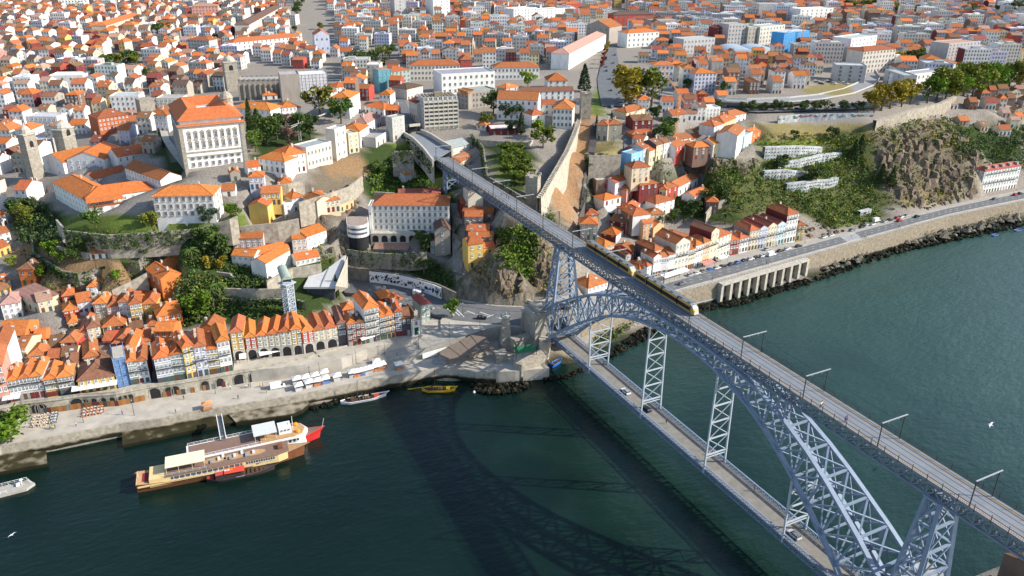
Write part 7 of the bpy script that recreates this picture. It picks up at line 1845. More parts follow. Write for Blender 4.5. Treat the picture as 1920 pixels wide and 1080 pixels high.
under('700,548 770,556 830,575 820,590 780,575 700,560', 100, ['dark'], .9, 1.6)
for P, zb, dn in IVY:
    for a, b in zip(P[:-1], P[1:]):
        n = np.array([b[1]-a[1], -(b[0]-a[0]), 0.]); L = np.linalg.norm(n); n /= L; n = n if np.dot(n, CAM-a) > 0 else -n
        for _ in range(int(L*dn*3.4)):
            p = lerp(a, b, ru.random())+n*ru.uniform(.1, .7); hh = min(7., p[2]-max(zb, gz(p[0], p[1]))); c = LC[ru.choice(['dark', 'dark', 'green'])]; k = ru.uniform(.6, 1.4)
            leaves(ug, [((p[0]+ru.gauss(0, .5), p[1]+ru.gauss(0, .5), p[2]+.3-ru.random()**1.3*max(1, hh)), tuple(v*k for v in c)) for _ in range(8)], .4, ru)
under('880,520 900,470 940,530 985,550 960,555', 60, ['dark', 'olive', 'autumn'], .8, .8)
under('1010,420 1035,430 1055,560 1030,565 1000,530', 110, ['olive', 'dark', 'autumn'], .8, .9)
under('1650,262 1700,240 1770,225 1830,280 1825,340 1740,385 1690,388', 190, ['olive', 'dark', 'dark', 'autumn'], 1., 3.2)
under('1640,250 1700,235 1690,390 1650,400', 130, ['olive', 'dark', 'green'], 1., 1.3)
under('1540,380 1640,380 1600,420 1530,425', 60, ['green', 'olive'], 1., 1.2)
tag(ug.build('undergrowth', M_LEAF, None, (1, 1, 1)), 'tangle of shrubs, ivy and brambles covering the cliffs and garden slopes', 'undergrowth', None, 'stuff')
# shore rocks
rk = MB(); rr = random.Random(8)
def rocks(s, n, s0, s1, zlift=0):
    e = pp(s); xs = [p[0] for p in e]; ys = [p[1] for p in e]; k = 0
    while k < n:
        x, y = rr.uniform(min(xs), max(xs)), rr.uniform(min(ys), max(ys))
        if not pin(x, y, e): continue
        P = at(x, y, rr.uniform(-.2, 1.0)+zlift); k += 1; r = rr.uniform(s0, s1); V = []
        for (a, b, c) in ((1, 0, 0), (-1, 0, 0), (0, 1, 0), (0, -1, 0), (0, 0, 1), (0, 0, -1)): q = r*rr.uniform(.55, 1.3); V.append((P[0]+a*q+rr.uniform(-.2, .2)*r, P[1]+b*q+rr.uniform(-.2, .2)*r, P[2]+c*q*.8))
        rk.add(V, [(0, 2, 4), (2, 1, 4), (1, 3, 4), (3, 0, 4), (2, 0, 5), (1, 2, 5), (3, 1, 5), (0, 3, 5)])
rocks('880,722 950,718 1000,715 970,735 905,738', 260, .5, 1.5)
rocks('1130,665 1210,612 1305,572 1310,584 1220,632 1140,672', 420, .5, 1.3)
rocks('1305,575 1400,556 1500,524 1570,505 1640,478 1640,490 1560,518 1400,568 1310,586', 520, .5, 1.3)
rocks('1640,476 1700,458 1780,440 1920,408 1920,424 1780,452 1700,470 1640,488', 360, .6, 1.6, .3); rocks('1520,508 1590,480 1640,468 1600,498', 50, 1, 2.4, 1.6); rocks('1690,458 1780,428 1910,396 1910,412 1780,444', 110, 1.2, 3.0, 2.)
rocks('580,765 640,746 720,728 720,735 640,752 585,770', 130, .5, 1.2)
rocks('1010,712 1060,704 1090,690 1095,696 1060,712', 60, .4, 1.)
def crag(s, n, s0, s1):
    e = pp(s); xs = [p[0] for p in e]; ys = [p[1] for p in e]; k = 0
    while k < n:
        x, y = rr.uniform(min(xs), max(xs)), rr.uniform(min(ys), max(ys))
        if not pin(x, y, e): continue
        P = gp(x, y); k += 1; r = rr.uniform(s0, s1)*.85; P[2] -= r*.55; a0 = rr.uniform(0, 6); V = []
        for z, q in ((-1.2, 1.2), (.2, 1.0), (1.1, .55)):
            for i in range(5): a = a0+i*1.257+rr.uniform(-.3, .3); w = r*q*rr.uniform(.6, 1.15); V.append((P[0]+w*math.cos(a), P[1]+w*math.sin(a), P[2]+z*r*rr.uniform(.8, 1.2)))
        cg.add(V, [(i+5*j, (i+1) % 5+5*j, (i+1) % 5+5*j+5, i+5*j+5) for j in (0, 1) for i in range(5)]+[(10, 11, 12, 13, 14)])
cg = MB(); crag('1640,262 1700,240 1770,225 1830,280 1825,340 1740,385 1690,388 1655,345', 170, 1.5, 5.5); crag('880,470 940,500 985,545 940,545 890,520', 60, 1, 3); crag('1000,440 1040,440 1055,560 1000,545', 60, 1, 3.2); crag('1480,425 1560,420 1590,440 1520,455', 25, 1, 2.6); crag('1690,388 1800,365 1830,350 1830,362 1740,392', 60, .8, 2.2); crag('1250,295 1420,300 1425,325 1260,312', 50, 1, 3); crag('560,375 680,345 670,400 590,410', 40, 1, 2.5); crag('600,425 650,420 640,470 610,470', 25, 1, 2.4)
tag(cg.build('cliff_rock', mat('cliff_stone', (.16, .122, .085), .95, .6, .35, bump=.5, bscale=.7)), 'jagged brown-grey rock faces of the cliffs and crags', 'rocks', None, 'stuff')
tag(rk.build('shore_rock', wallmat('rock_stone', (.20, .175, .13))), 'weedy dark boulders along the waterline of the city bank', 'rocks', None, 'stuff')
# ---------------------------------------------------------------- boats
def vessel(A, B, name, label, cat='boat', off=0., z=0.):
    A, B = at(*A, z), at(*B, z); A[2] = B[2] = 0; d = B-A; n = np.array([-d[1], d[0], 0])/np.linalg.norm(d); A, B = A+n*off, B+n*off; t = empty(name, A, math.atan2(d[1], d[0]), label, cat); return t, float(np.linalg.norm(d[:2]))
def hull(t, L, Bm, H, lo, up, deck, rake=.06, stern=.75, sheer=.5, split=.55, bow=1.0, dk=.0):
    n = 18; m = MB(); S = []
    for i in range(n+1):
        u = i/n; b = Bm/2*min(1, (stern+(1-stern)*min(1, u/.18)))*(1 if u < .62 else max(.02, 1-((u-.62)/.38)**2.0)); z = H*(1+sheer*(max(0, u-.6)/.4)**2*bow+sheer*.5*(max(0, .25-u)/.25)**2)
        x = u*L; o = rake*L*max(0, u-.75)/.25
        S.append([(x, -b*.7, -.8), (x+o*.3, -b*.93, z*split), (x+o, -b, z), (x+o, b, z), (x+o*.3, b*.93, z*split), (x, b*.7, -.8)])
    V = [p for s in S for p in s]
    for i in range(n):
        a, b = i*6, i*6+6
        for k, mm in ((0, 0), (1, 1), (3, 1), (4, 0)): m.add([V[a+k], V[b+k], V[b+k+1], V[a+k+1]], [(0, 1, 2, 3)], mm)
    m.add(V[:6], [(0, 1, 2, 3, 4, 5)], 1); m.build('hull', [lo, up], t)
    m = MB()
    for i in range(n): m.add([(*S[i][2][:2], S[i][2][2]-dk), (*S[i+1][2][:2], S[i+1][2][2]-dk), (*S[i+1][3][:2], S[i+1][3][2]-dk), (*S[i][3][:2], S[i][3][2]-dk)], [(0, 1, 2, 3)])
    m.build('deck', deck, t)
    m = MB()
    for k in (2, 3): m.tube([S[i][k] for i in range(n+1)], .1, 4)
    m.build('gunwale', up, t)
M_TEAK = mat('deck_brown', (.20, .125, .095), .8, .15, 1); M_TAN = mat('deck_tan', (.42, .26, .13), .8, .15, 1); M_HB = mat('hull_brown', (.19, .075, .035), .5, .15, .8); M_CRM = mat('hull_cream', (.66, .50, .24), .5, .06, 1)
M_RED = mat('boat_red', (.55, .035, .03), .5, .08, 1); M_DKH = mat('hull_dark', (.045, .035, .035), .6, .2, 1); M_AWN = mat('cream_awning', (.72, .64, .46), .8, .06, 1); M_YB = mat('boat_yellow', (.66, .42, .02), .5, .12, 1); M_ORR = mat('roof_red_sheet', (.62, .075, .04), .6, .05, 1); M_ORG = mat('letter_orange', (.85, .28, .01), .6, .03, 1)
def bx(t, name, c, d, mm): m = MB(); m.box(c, d); return m.build(name, mm, t)
def wins(t, n, x0, x1, y, z, w, h, nm='window', my=None):
    for k in range(n): inst(nm, WINF, t, (x0+(k+.5)*(x1-x0)/n, y, z), 0, (w, 1, h))
def rail(t, pts, h=1., step=2., mm=None):
    m = MB()
    for a, b in zip(pts[:-1], pts[1:]):
        a, b = np.array(a, float), np.array(b, float); n = max(1, int(np.linalg.norm(b-a)/step)); m.beam(a+(0, 0, h), b+(0, 0, h), .08); m.beam(a+(0, 0, h/2), b+(0, 0, h/2), .05)
        for k in range(n+1): p = lerp(a, b, k/n); m.beam(p, p+(0, 0, h), .07)
    m.build('railing', mm or M_WHITEP, t)
# white ship with red bow
t, L = vessel((341, 851.5), (596, 797), 'cruise_ship', 'long white ship with a brown top deck, grey canopy and red bow', 'ship', 0, 5.2)
hull(t, L, 8.6, 2.6, M_RED, M_RED, M_TEAK, .05, .9, .7)
m = MB(); e = .9*L; m.prism([(1.5, -4.25), (e-4, -4.25), (e-1, -3.4), (e+.8, 0), (e-1, 3.4), (e-4, 4.25), (1.5, 4.25)], .6, 5.2); m.build('cabin', M_WHITEP, t)
m = MB(); m.prism([(2.2, -3.7), (e-5, -3.7), (e-5, 3.7), (2.2, 3.7)], 5.2, 5.3); m.build('top_deck', M_TEAK, t)
m = MB(); m.prism([(e*.62, -3.9), (e-4, -3.9), (e-1.4, -3), (e, 0), (e-1.4, 3), (e-4, 3.9), (e*.62, 3.9)], 5.2, 5.75); m.build('fore_deck', M_TAN, t)
wins(t, 9, 3, e*.62, -4.28, 3.7, .9, .8); wins(t, 8, e*.64, e-3, -4.28, 4.1, 1.9, 1.0)
m = MB(); m.box((e*.665, 0, 8.3), (e*.19, 7.2, .18))
for x in (e*.58, e*.66, e*.75):
    for y in (-3.4, 3.4): m.beam((x, y, 5.3), (x, y, 8.3), .12)
m.build('canopy', mat('grey_canopy', (.55, .56, .54), .8, .06, 1), t)
bx(t, 'wheelhouse', (e*.83, .3, 6.8), (4.2, 4.4, 2.2), M_WHITEP); wins(t, 3, e*.83-1.8, e*.83+1.8, -1.93, 7.2, .8, .6)
for y in (-2.2, 2.2): m = MB(); m.lathe((e*.93, y, 5.75), [(.7, 0), (.8, .4), (.6, .8), (0, .9)], 8); o = m.build('life_raft', M_ORG, t)
m = MB(); m.beam((e*.9, 0, 5.7), (e*.9, 0, 11), .14); m.beam((e*.9, -1.2, 9), (e*.9, 1.2, 9), .1); m.beam((L*1.03, 0, 4), (L*1.05, 0, 7.5), .1); m.build('mast', M_WHITEP, t)
rail(t, [(2, -4.1, 5.2), (e*.62, -4.1, 5.2)]); rail(t, [(2, -4.1, 5.2), (2, 4.1, 5.2), (e*.62, 4.1, 5.2)])
bx(t, 'stern_platform', (.3, 0, 1.9), (2.4, 7, 1.4), mat('stern_navy', (.08, .1, .14)))
# brown and cream ship alongside
t, L = vessel((258, 928), (572, 864), 'river_ship', 'brown wooden ship with a cream upper strip and cream awning, moored outermost', 'ship', 3.9)
hull(t, L, 8.4, 2.8, M_HB, M_HB, M_TAN, .05, .9, .6, .8)
m = MB(); m.prism([(4, -3.7), (L*.84, -3.7), (L*.9, -2.6), (L*.9, 2.6), (L*.84, 3.7), (4, 3.7)], 1.6, 4.5); m.build('cabin', M_CRM, t)
m = MB(); m.prism([(L*.17, -3.95), (L*.84, -3.95), (L*.91, -2.8), (L*.91, 2.8), (L*.84, 3.95), (L*.17, 3.95)], 4.5, 4.72); m.build('top_deck', M_TEAK, t)
wins(t, 13, L*.2, L*.62, -3.72, 3.6, 1.8, 1.0); wins(t, 6, L*.64, L*.82, -3.72, 3.6, 1.4, 1.0)
m = MB(); m.box((L*.29, .3, 7.2), (L*.23, 6.4, .2))
for x in (L*.18, L*.25, L*.33, L*.4):
    for y in (-2.8, 3.2): m.beam((x, y, 4.7), (x, y, 7.2), .1)
m.build('awning', M_AWN, t)
for x in (.46, .58, .7):
    m = MB(); m.add([(L*x+3.6*math.cos(k*math.pi/8), 1.6*math.sin(k*math.pi/8), 4.73) for k in range(16)], [tuple(range(16))]); m.build('deck_inlay', M_TAN, t)
for k in range(8): bx(t, 'deck_chair', (L*(.44+.035*k)+(k % 2)*.5, -.9+(k % 3), 5.0), (.8, 1.7, .45), mat('chair_pale', (.6, .6, .6)) if k % 3 else mat('chair_slate', (.22, .27, .31)))
bx(t, 'stern_sofa', (3, 0, 3.0), (2.6, 4.6, .9), mat('sofa_maroon', (.20, .02, .03))); bx(t, 'bow_hatch', (L*.86, 0, 5.2), (1.6, 2.4, 1), M_HB)
rail(t, [(L*.17, -3.9, 4.7), (L*.41, -3.9, 4.7)], 1.0, 2, mat('rail_grey', (.4, .42, .42))); rail(t, [(.3, -3.4, 2.9), (.3, 3.4, 2.9)], 1., 1.5, M_CRM); m = MB(); m.beam((.5, -4.0, 2.7), (L*.7, -4.25, 2.75), .3, .5); m.build('rubbing_strake', M_CRM, t)
m = MB(); m.beam((1, 0, 3), (.4, 0, 6), .09); m.build('flag_staff', M_WHITEP, t); bx(t, 'flag', (.2, 0, 5.6), (.7, .05, .5), M_RED)
# dark tour boat with the red roof
t, L = vessel((388, 908), (514, 884), 'tour_boat', 'dark wooden boat with a red canopy lettered in orange and white', 'boat', 1.3)
hull(t, L, 4.2, 1.1, M_DKH, M_DKH, mat('bilge_brown', (.09, .06, .05)), .08, .25, .9, .6, 1.2, .3)
bx(t, 'cabin', (L*.34, 0, 1.5), (L*.4, 3.3, 1.5), M_DKH)
m = MB(); m.box((L*.42, 0, 3.05), (L*.3, 3.9, .16)); m.build('canopy', M_ORR, t); m = MB(); m.box((L*.2, 0, 2.8), (L*.12, 3.6, .16)); m.build('aft_canopy', mat('roof_red_dull', (.42, .06, .05)), t); m = MB(); m.box((L*.06, 0, 1.5), (L*.1, 1.4, .2)); m.build('stern_cover', MATS['roof_red_dull'], t)
def letter(x, y, mm, k):
    m = MB(); s = .36; m.box((x, y-s*.6, 3.16), (s*2, s*.75, .03)); m.box((x, y+s*.62, 3.16), (s*2, s*.7, .03)); m.box((x-s*.62, y, 3.16), (s*.76, s*.6, .03)); m.box((x+s*.68, y, 3.16), (s*.6, s*.6, .03)); m.build('letter', mm, t)
for k in range(4): letter(L*.29+k*.95, .9, M_ORG, k)
for k in range(3): letter(L*.29+k*.95, -.1, M_ORG if k == 2 else M_WHITEP, k)
m = MB()
for k in range(5): m.box((L*(.62+.06*k), 0, 1.25), (.3, 2.6-.3*k, .12))
m.build('bench', M_DARKBR, t); bx(t, 'name_strip', (L*.5, -2.1, 1.15), (2.6, .05, .16), M_WHITEP)
def rabelo(A, B, label, lo, up, mast, oar=None, cov=None):
    t, L = vessel(A, B, 'rabelo_boat', label, 'boat', 1.4); hull(t, L, 3.6, .9, lo, up, mat('bilge_brown', (.09, .06, .05)), .1, .12, 1.0, .5, 1.3, .3)
    m = MB(); m.tube([(L*.38, 0, .5), (L*.4, 0, mast)], [.11, .07], 6); m.build('mast', M_DARKBR, t)
    m = MB()
    for p in ((L*1.04, 0, 2.), (L*.1, .6, 1.2), (L*.3, -1.6, 1.1), (L*.3, 1.6, 1.1), (L*.5, 1.6, 1.)): m.beam((L*.4, 0, mast*.93), p, .035)
    m.build('rigging', M_DARK, t)
    m = MB()
    for k in range(6): m.box((L*(.42+.07*k), 0, .85), (.35, 2.5, .12))
    m.build('bench', M_DARKBR, t)
    for k in range(6): m = MB(); m.lathe((L*(.5+.05*(k//2)), -.5+(k % 2), .7), [(.25, 0), (.34, .4), (.25, .8)], 8); m.build('barrel', mat('barrel_oak', (.2, .13, .08)), t)
    bx(t, 'helm_platform', (L*.26, 0, 1.7), (1.6, 1.8, .15), M_DARKBR)
    m = MB()
    for x in (-.7, .7):
        for y in (-.8, .8): m.beam((L*.26+x, y, .6), (L*.26+x, y, 1.7), .1)
    m.build('platform_post', M_DARKBR, t)
    if cov: bx(t, 'foredeck_cover', (L*.8, 0, 1.15), (L*.12, 2.2, .12), cov)
    if oar: m = MB(); m.beam((L*.25, 0, 2.0), (-L*.36, .6, .4), .18); m.box((-L*.38, .6, .35), (1.8, .1, .35)); m.build('steering_oar', oar, t)
rabelo((640, 761), (724, 746), 'old river sailing boat with white gunwales and red ends, moored under the market tents', M_WHITEP, M_WHITEP, 9.5, None, M_ORR); rabelo((791, 736), (852, 736), 'bright yellow old river boat with a long yellow steering oar', M_YB, M_YB, 10, M_YB, M_YB)
t, L = vessel((-30, 933), (60, 910), 'pontoon', 'pale grey floating landing stage with railings at the left edge', 'pontoon')
m = MB(); m.prism([(0, -2.5), (L*.9, -2.5), (L+1, -.4), (L*.93, 2.5), (0, 2.5)], -.5, .9); m.build('float', mat('pontoon_grey', (.36, .34, .30), .8, .15, 1), t); rail(t, [(0, 2.4, .9), (L*.9, 2.4, .9), (L, -.3, .9)], 1.1, 1.5); rail(t, [(0, -2.4, .9), (L*.5, -2.4, .9)], 1.1, 1.5); bx(t, 'bench', (L*.72, .6, 1.3), (.9, 1.6, .6), M_WHITEP); m = MB(); m.lathe((L*.8, .5, .9), [(.1, 0), (.1, 1.8), (.6, 1.8), (.4, 2.1), (0, 2.2)], 8); m.build('lamp', M_WHITEP, t)
def small_boat(A, B, label, c, zz=0.):
    t, L = vessel(A, B, 'rowing_boat', label, 'boat'); cm = mat('dinghy_%d' % int(c[2]*1000), c, .5, .1, 1); hull(t, L, L*.36, .5, cm, cm, mat('bilge_brown', (.09, .06, .05)), .06, .7, .4, .5, 1, .2); bx(t, 'thwart', (L*.45, 0, .55), (.3, L*.3, .08), M_DARKBR); t.location.z = zz
small_boat((1034, 690), (1051, 679), 'small bright blue boat hauled up on the sand under the lower deck', (.02, .14, .55), 1.0)
small_boat((1861, 443), (1871, 440), 'small white and blue boat on the river at far right, left one', (.45, .5, .55)); small_boat((1903, 434), (1915, 431), 'small blue boat on the river at far right, beside the edge', (.15, .3, .55))
# gangway, buoy, gulls
t = empty('gangway', at(413, 783, 5), 0, 'narrow white gangway from the quay to the white ship', 'gangway'); a, b = at(411, 781, 5.3), at(419, 824, 5.6)
m = MB(); m.beam(a, b, 1.7, .15); prt(m, 'walkway', mat('gangway_grey', (.14, .15, .16)))
d = (b-a)/np.linalg.norm(b-a); s = np.array([d[1], -d[0], 0])
for k in (-1, 1): m = MB(); m.beam(a+s*k*.9+(0, 0, .6), b+s*k*.9+(0, 0, .6), .22, .9); prt(m, 'side_rail', M_WHITEP)
m = MB(); m.lathe(at(889, 736, 0), [(.4, -.2), (.55, .1), (.4, .6), (.1, .9)], 8); tag(m.build('buoy', M_WHITEP), 'small round white buoy on the dark water beside the yellow boat', 'buoy')
def gull(x, y, z, label, sp=1.):
    t = empty('gull', at(x, y, z), random.uniform(0, 6), label, 'bird'); m = MB(); s = sp
    m.tube([(-.45*s, 0, 0), (-.2*s, 0, .02), (.1*s, 0, .03), (.32*s, 0, .05), (.45*s, 0, .04)], [.02*s, .1*s, .14*s, .09*s, .03*s], 7)
    for k in (-1, 1): m.add([(.18*s, k*.08*s, .06), (.05*s, k*.7*s, .22*s), (-.25*s, k*1.25*s, .08*s), (-.12*s, k*.7*s, .18*s), (-.15*s, k*.08*s, .05)], [(0, 1, 3, 4), (1, 2, 3), (4, 3, 1, 0), (3, 2, 1)])
    m.build('body', mat('gull_white', (.75, .75, .74)), t, smooth=False)
gull(1857, 797, 20, 'white gull gliding over the river right of the bridge, wings spread', 2.0); gull(22, 1003, 12, 'white gull over the dark water at the lower left', 1.1)
# ---------------------------------------------------------------- cars, people, tents, street furniture
def car_parts(L, w, h, van=False):
    m = MB(); P = [(-L/2, .35), (-L/2, .8), (-L*.44, .95), (L*.22 if not van else L*.34, 1.0), (L*.46, .82), (L/2, .7), (L/2, .35)]
    def side(P, w0, m, ins=None):
        n = len(P); V = [(x, -w0/2*(ins[i] if ins else 1), z) for i, (x, z) in enumerate(P)]+[(x, w0/2*(ins[i] if ins else 1), z) for i, (x, z) in enumerate(P)]
        m.add(V, [(i, i+1, n+i+1, n+i)[::-1] for i in range(n-1)]+[(n-1, 0, n, 2*n-1)[::-1], tuple(range(n)), tuple(range(n, 2*n))[::-1]])
    side(P, w, m); Q = [(-L*.47, .95), (-L*.40, h-.04), (-L*.1, h), (L*.06, h-.06), (L*.24, .98)] if not van else [(-L*.495, .9), (-L*.49, h), (0, h), (L*.27, h-.15), (L*.38, 1.0)]
    side([Q[1], Q[2], Q[3]] if not van else Q, w*.82 if not van else w*.97, m); g = MB()
    if not van: side(Q, w*.86, g)
    else: side([(L*.2, 1.2), (L*.2, h-.25), (L*.28, h-.2), (L*.375, 1.15)], w*.99, g)
    wm = MB(); wm.tube([(0, -.11, 0), (0, .11, 0)], .33, 10); return m, g, wm
cm_, cg_, cw_ = car_parts(4.3, 1.78, 1.45); vm_, vg_, _ = car_parts(5.6, 2.0, 2.4, True)
M_CAR = mat('car_paint', (1, 1, 1), .25, .02, 1, obj=True, spec=.6)
CB, CG, CW = cm_.mesh('body', M_CAR), cg_.mesh('glass', M_GLASS), cw_.mesh('wheel', M_DARK); VB, VG = vm_.mesh('body', M_CAR), vg_.mesh('glass', M_GLASS)
CCOL = dict(white=(.72, .72, .72), black=(.015, .015, .017), grey=(.2, .21, .22), silver=(.45, .46, .47), blue=(.03, .12, .42), red=(.42, .02, .02), navy=(.02, .03, .09))
def car(P, yaw, col, label, van=False, group=None):
    t = empty('van' if van else 'car', P, yaw, label, 'van' if van else 'car', group); inst('body', VB if van else CB, t, color=CCOL[col]); inst('glass', VG if van else CG, t)
    for x in (-1, 1):
        for y in (-1, 1): inst('wheel', CW, t, (x*(1.75 if van else 1.32), y*.8, .33))
def dirn(x, y, x2, y2, z): a, b = at(x, y, z), at(x2, y2, z); return math.atan2(b[1]-a[1], b[0]-a[0])
yr = dirn(1347, 505, 1507, 462, 10)
PK = [(1295, 517, 'silver'), (1306, 514, 'white'), (1319, 510, 'grey'), (1331, 507, 'blue'), (1344, 504, 'white'), (1355, 501, 'black'), (1371, 497, 'navy'), (1383, 494, 'blue'), (1396, 490, 'navy'), (1407, 487, 'white'), (1419, 484, 'black'), (1430, 481, 'white'), (1463, 472, 'black'), (1476, 468, 'white')]
for k, (x, y, c) in enumerate(PK): car(at(x, y, 10.02), yr, c, f'{c} car parked by the kerb, {ORD[k]} from the left on the riverside road', group='cars parked along the riverside road')
for x, y, c, lb in ((1497, 463, 'black', 'black car driving alone on the riverside road past the houses'), (1279, 533, 'grey', 'dark grey car on the riverside road close to the tram deck'), (1545, 446, 'white', 'white car parked on the house side near the zebra crossing, left one'), (1558, 443, 'white', 'white car parked on the house side near the zebra crossing, right one'), (1597, 433, 'grey', 'grey car just past the zebra crossing'), (1615, 427, 'black', 'black car parked before the white van'), (1626, 422, 'white', 'white car parked beside the white van'), (1636, 422, 'white', 'white car in the lane by the white van'), (1659, 417, 'silver', 'silver car right after the white van'), (1668, 414, 'black', 'dark car, second after the white van'), (1682, 410, 'red', 'red car parked by the rock'), (1686, 415, 'red', 'red car driving past the parked red one'), (1690, 408, 'white', 'white car right of the red parked one'), (1699, 406, 'silver', 'silver car at the end of the parked group'), (1719, 407, 'black', 'black car driving alone near the cliff foot'), (1865, 374, 'grey', 'grey car in front of the hotel'), (1903, 366, 'red', 'red car parked at the hotel wall'), (1912, 364, 'black', 'black car behind the red one at the hotel'),
    (1360, 482, 'white', 'white car at the house fronts beside the café parasols'), (1438, 469, 'silver', 'silver car at the house fronts beside the blue tarp'), (1334, 490, 'black', 'black car at the house fronts below the beige house')): car(at(x, y, 10.05), yr+.04*(x > 1600), c, lb)
car(at(1446, 479, 10.02), yr, 'white', 'white box van driving on the riverside road', True); car(at(1643, 415, 10.02), yr, 'white', 'white van parked by the green slope', True)
car(at(903, 598, 11.34), dirn(880, 597, 930, 600, 11.3), 'black', 'black car at the edge of the square'); car(at(1002, 600, 11.34), 1.2, 'grey', 'dark car stopped beside the masonry pier'); car(at(785, 554, 11.34), dirn(760, 552, 810, 566, 11.3), 'white', 'white van on the tunnel road below the mural', True)
car(at(521, 727, 5.02), dirn(510, 729, 540, 723, 5), 'white', 'white delivery van on the quay left of the market tents', True)
for u, v, c, lb in ((-31, -.9, 'white', 'white car on the lower deck near the first hangers'), (-18, -.9, 'black', 'black car on the lower deck by the second hangers'), (53, -.9, 'silver', 'silver car on the lower deck near the fourth hangers')): car((u, v, LOW+.02), math.pi, c, lb)
rc2 = random.Random(4)
for k in range(16): x = 1128+rc2.uniform(0, 42); y = 90+k*7.5; x = lerp(1140, 1150, (y-90)/110)+rc2.choice([-8, -2, 9, 16])*(.6+(y-90)/150); car(gp(x, y)+(0, 0, .55), 2.6, rc2.choice(list(CCOL)), f'small car on the tree-lined avenue, {ORD[k]} from the top', group='cars on the avenue')
for k in range(14): x = 1165+rc2.uniform(0, 75); car(gp(x, 190+rc2.uniform(0, 14))+(0, 0, .3), 1.+rc2.uniform(-.2, .2), rc2.choice(['white', 'white', 'silver', 'black', 'grey', 'red']), 'car in the crowded car park under the big plane trees', group='cars under the plane trees')
for k in range(9): car(gp(1525+k*7.5, 152+(k % 3)*3), .6, rc2.choice(['black', 'white', 'grey']), 'car on the pale car park beside the grey modern block', group='cars on the pale car park')
for k in range(12): car(gp(566+rc2.uniform(0, 48), 104+k*5), 2.7, rc2.choice(list(CCOL)), 'small car in the station square traffic', group='cars in the station square')
for k in range(12): car(gp(1240+k*32+rc2.uniform(-6, 6), 207)+(0, 0, .55), 1.1, rc2.choice(['white', 'grey', 'black', 'silver']), f'car parked under the viaduct, {ORD[k]} from the left', group='cars parked under the viaduct')
# people: one continuous skinned body
def person_mesh(walk):
    s = .22 if walk else .07
    V = [(0, 0, .95), (0, 0, 1.2), (0, 0, 1.42), (0, 0, 1.52), (.02, 0, 1.64), (.01, 0, 1.74), (-.0, .17, 1.4), (-s*.6, .24, 1.12), (-s*.3+.1, .25, .88), (0, -.17, 1.4), (s*.6, -.24, 1.12), (s*.3+.12, -.25, .88), (0, .09, .9), (s, .1, .5), (s*1.1-.05, .1, .07), (s*1.1+.12, .1, .04), (0, -.09, .9), (-s*.8, -.1, .5), (-s*1.6, -.1, .08), (-s*1.6+.15, -.1, .04)]
    E = [(0, 1), (1, 2), (2, 3), (3, 4), (4, 5), (2, 6), (6, 7), (7, 8), (2, 9), (9, 10), (10, 11), (0, 12), (12, 13), (13, 14), (14, 15), (0, 16), (16, 17), (17, 18), (18, 19)]
    R = [.15, .14, .15, .06, .1, .085, .075, .055, .045, .075, .055, .045, .1, .07, .05, .045, .1, .07, .05, .045]
    me = bpy.data.meshes.new('person_skeleton'); me.from_pydata(V, E, []); o = bpy.data.objects.new('person_skeleton', me); C.objects.link(o); k = o.modifiers.new('skin', 'SKIN'); o.modifiers.new('sub', 'SUBSURF').levels = 1
    for i, r in enumerate(R): me.skin_vertices[0].data[i].radius = (r, r)
    me.skin_vertices[0].data[0].use_root = True
    bpy.context.view_layer.update(); e = o.evaluated_get(bpy.context.evaluated_depsgraph_get()); out = bpy.data.meshes.new_from_object(e); out.name = 'body'; C.objects.unlink(o); bpy.data.objects.remove(o)
    for mm in (M_OBJM, mat('trousers', (.05, .06, .09), .9, .2, 3), mat('skin', (.45, .26, .18), .7, .05, 3)): out.materials.append(mm)
    for p in out.polygons: z = p.center.z; p.material_index = 2 if z > 1.5 or (abs(p.center.y) > .2 and z < 1.1) else (0 if z > .92 else 1); p.use_smooth = True
    return out
PM = [person_mesh(False), person_mesh(True)]; hm = MB(); hm.lathe((-.005, 0, 1.66), [(.112, 0), (.118, .06), (.09, .13), (.03, .155)], 9); HAIR = hm.mesh('hair', mat('hair_brown', (.04, .025, .015), .8, .2, 3))
SH = dict(red=(.5, .03, .03), white=(.7, .7, .7), blue=(.05, .12, .4), black=(.02, .02, .02), yellow=(.7, .45, .03), pink=(.6, .25, .3), green=(.06, .2, .08))
def person(P, c, label, group=None, sc=1.05): t = empty('person', P, rc2.uniform(0, 6.28), label, 'person', group); inst('body', rc2.choice(PM), t, scale=(sc, sc, sc), color=SH[c]); inst('hair', HAIR, t, scale=(sc, sc, sc))
for x, y, c, lb in ((1538, 764, 'white', 'white shirt'), (1540, 762, 'yellow', 'yellow top'), (1584, 792, 'blue', 'blue top'), (1587, 790, 'pink', 'pink top'), (950, 372, 'red', 'red shirt'), (954, 375, 'black', 'dark clothes'), (940, 368, 'black', 'dark jacket'), (1093, 450, 'white', 'white shirt'), (1091, 448, 'pink', 'pink shirt')): person(at(x, y, DECK+.12), c, f'person in {lb} on the upper deck footway' if lb not in ('white shirt',) else f'person in white on the upper deck footway, {"before" if x > 1200 else "behind"} the trams')
for u, v, c, lb in ((-8, .4, 'black', 'dark clothes walking in the middle of the lower deck'), (13, 3.0, 'red', 'red top at the far parapet of the lower deck'), (14, 3.1, 'white', 'white top at the far parapet of the lower deck'), (33, 2.6, 'red', 'red top at the third hangers on the lower deck'), (-52, 3, 'blue', 'blue top near the city end of the lower deck')): person((u, v, LOW+.16), c, f'person in {lb}')
QP = [(95, 804), (100, 806), (104, 803), (143, 799), (157, 792), (345, 749), (432, 730), (462, 728), (467, 727), (488, 727), (493, 725), (447, 748), (500, 737), (230, 778), (330, 775), (600, 722), (640, 712), (655, 706), (664, 703), (690, 677), (702, 672), (745, 668), (560, 728), (580, 726), (615, 716)]
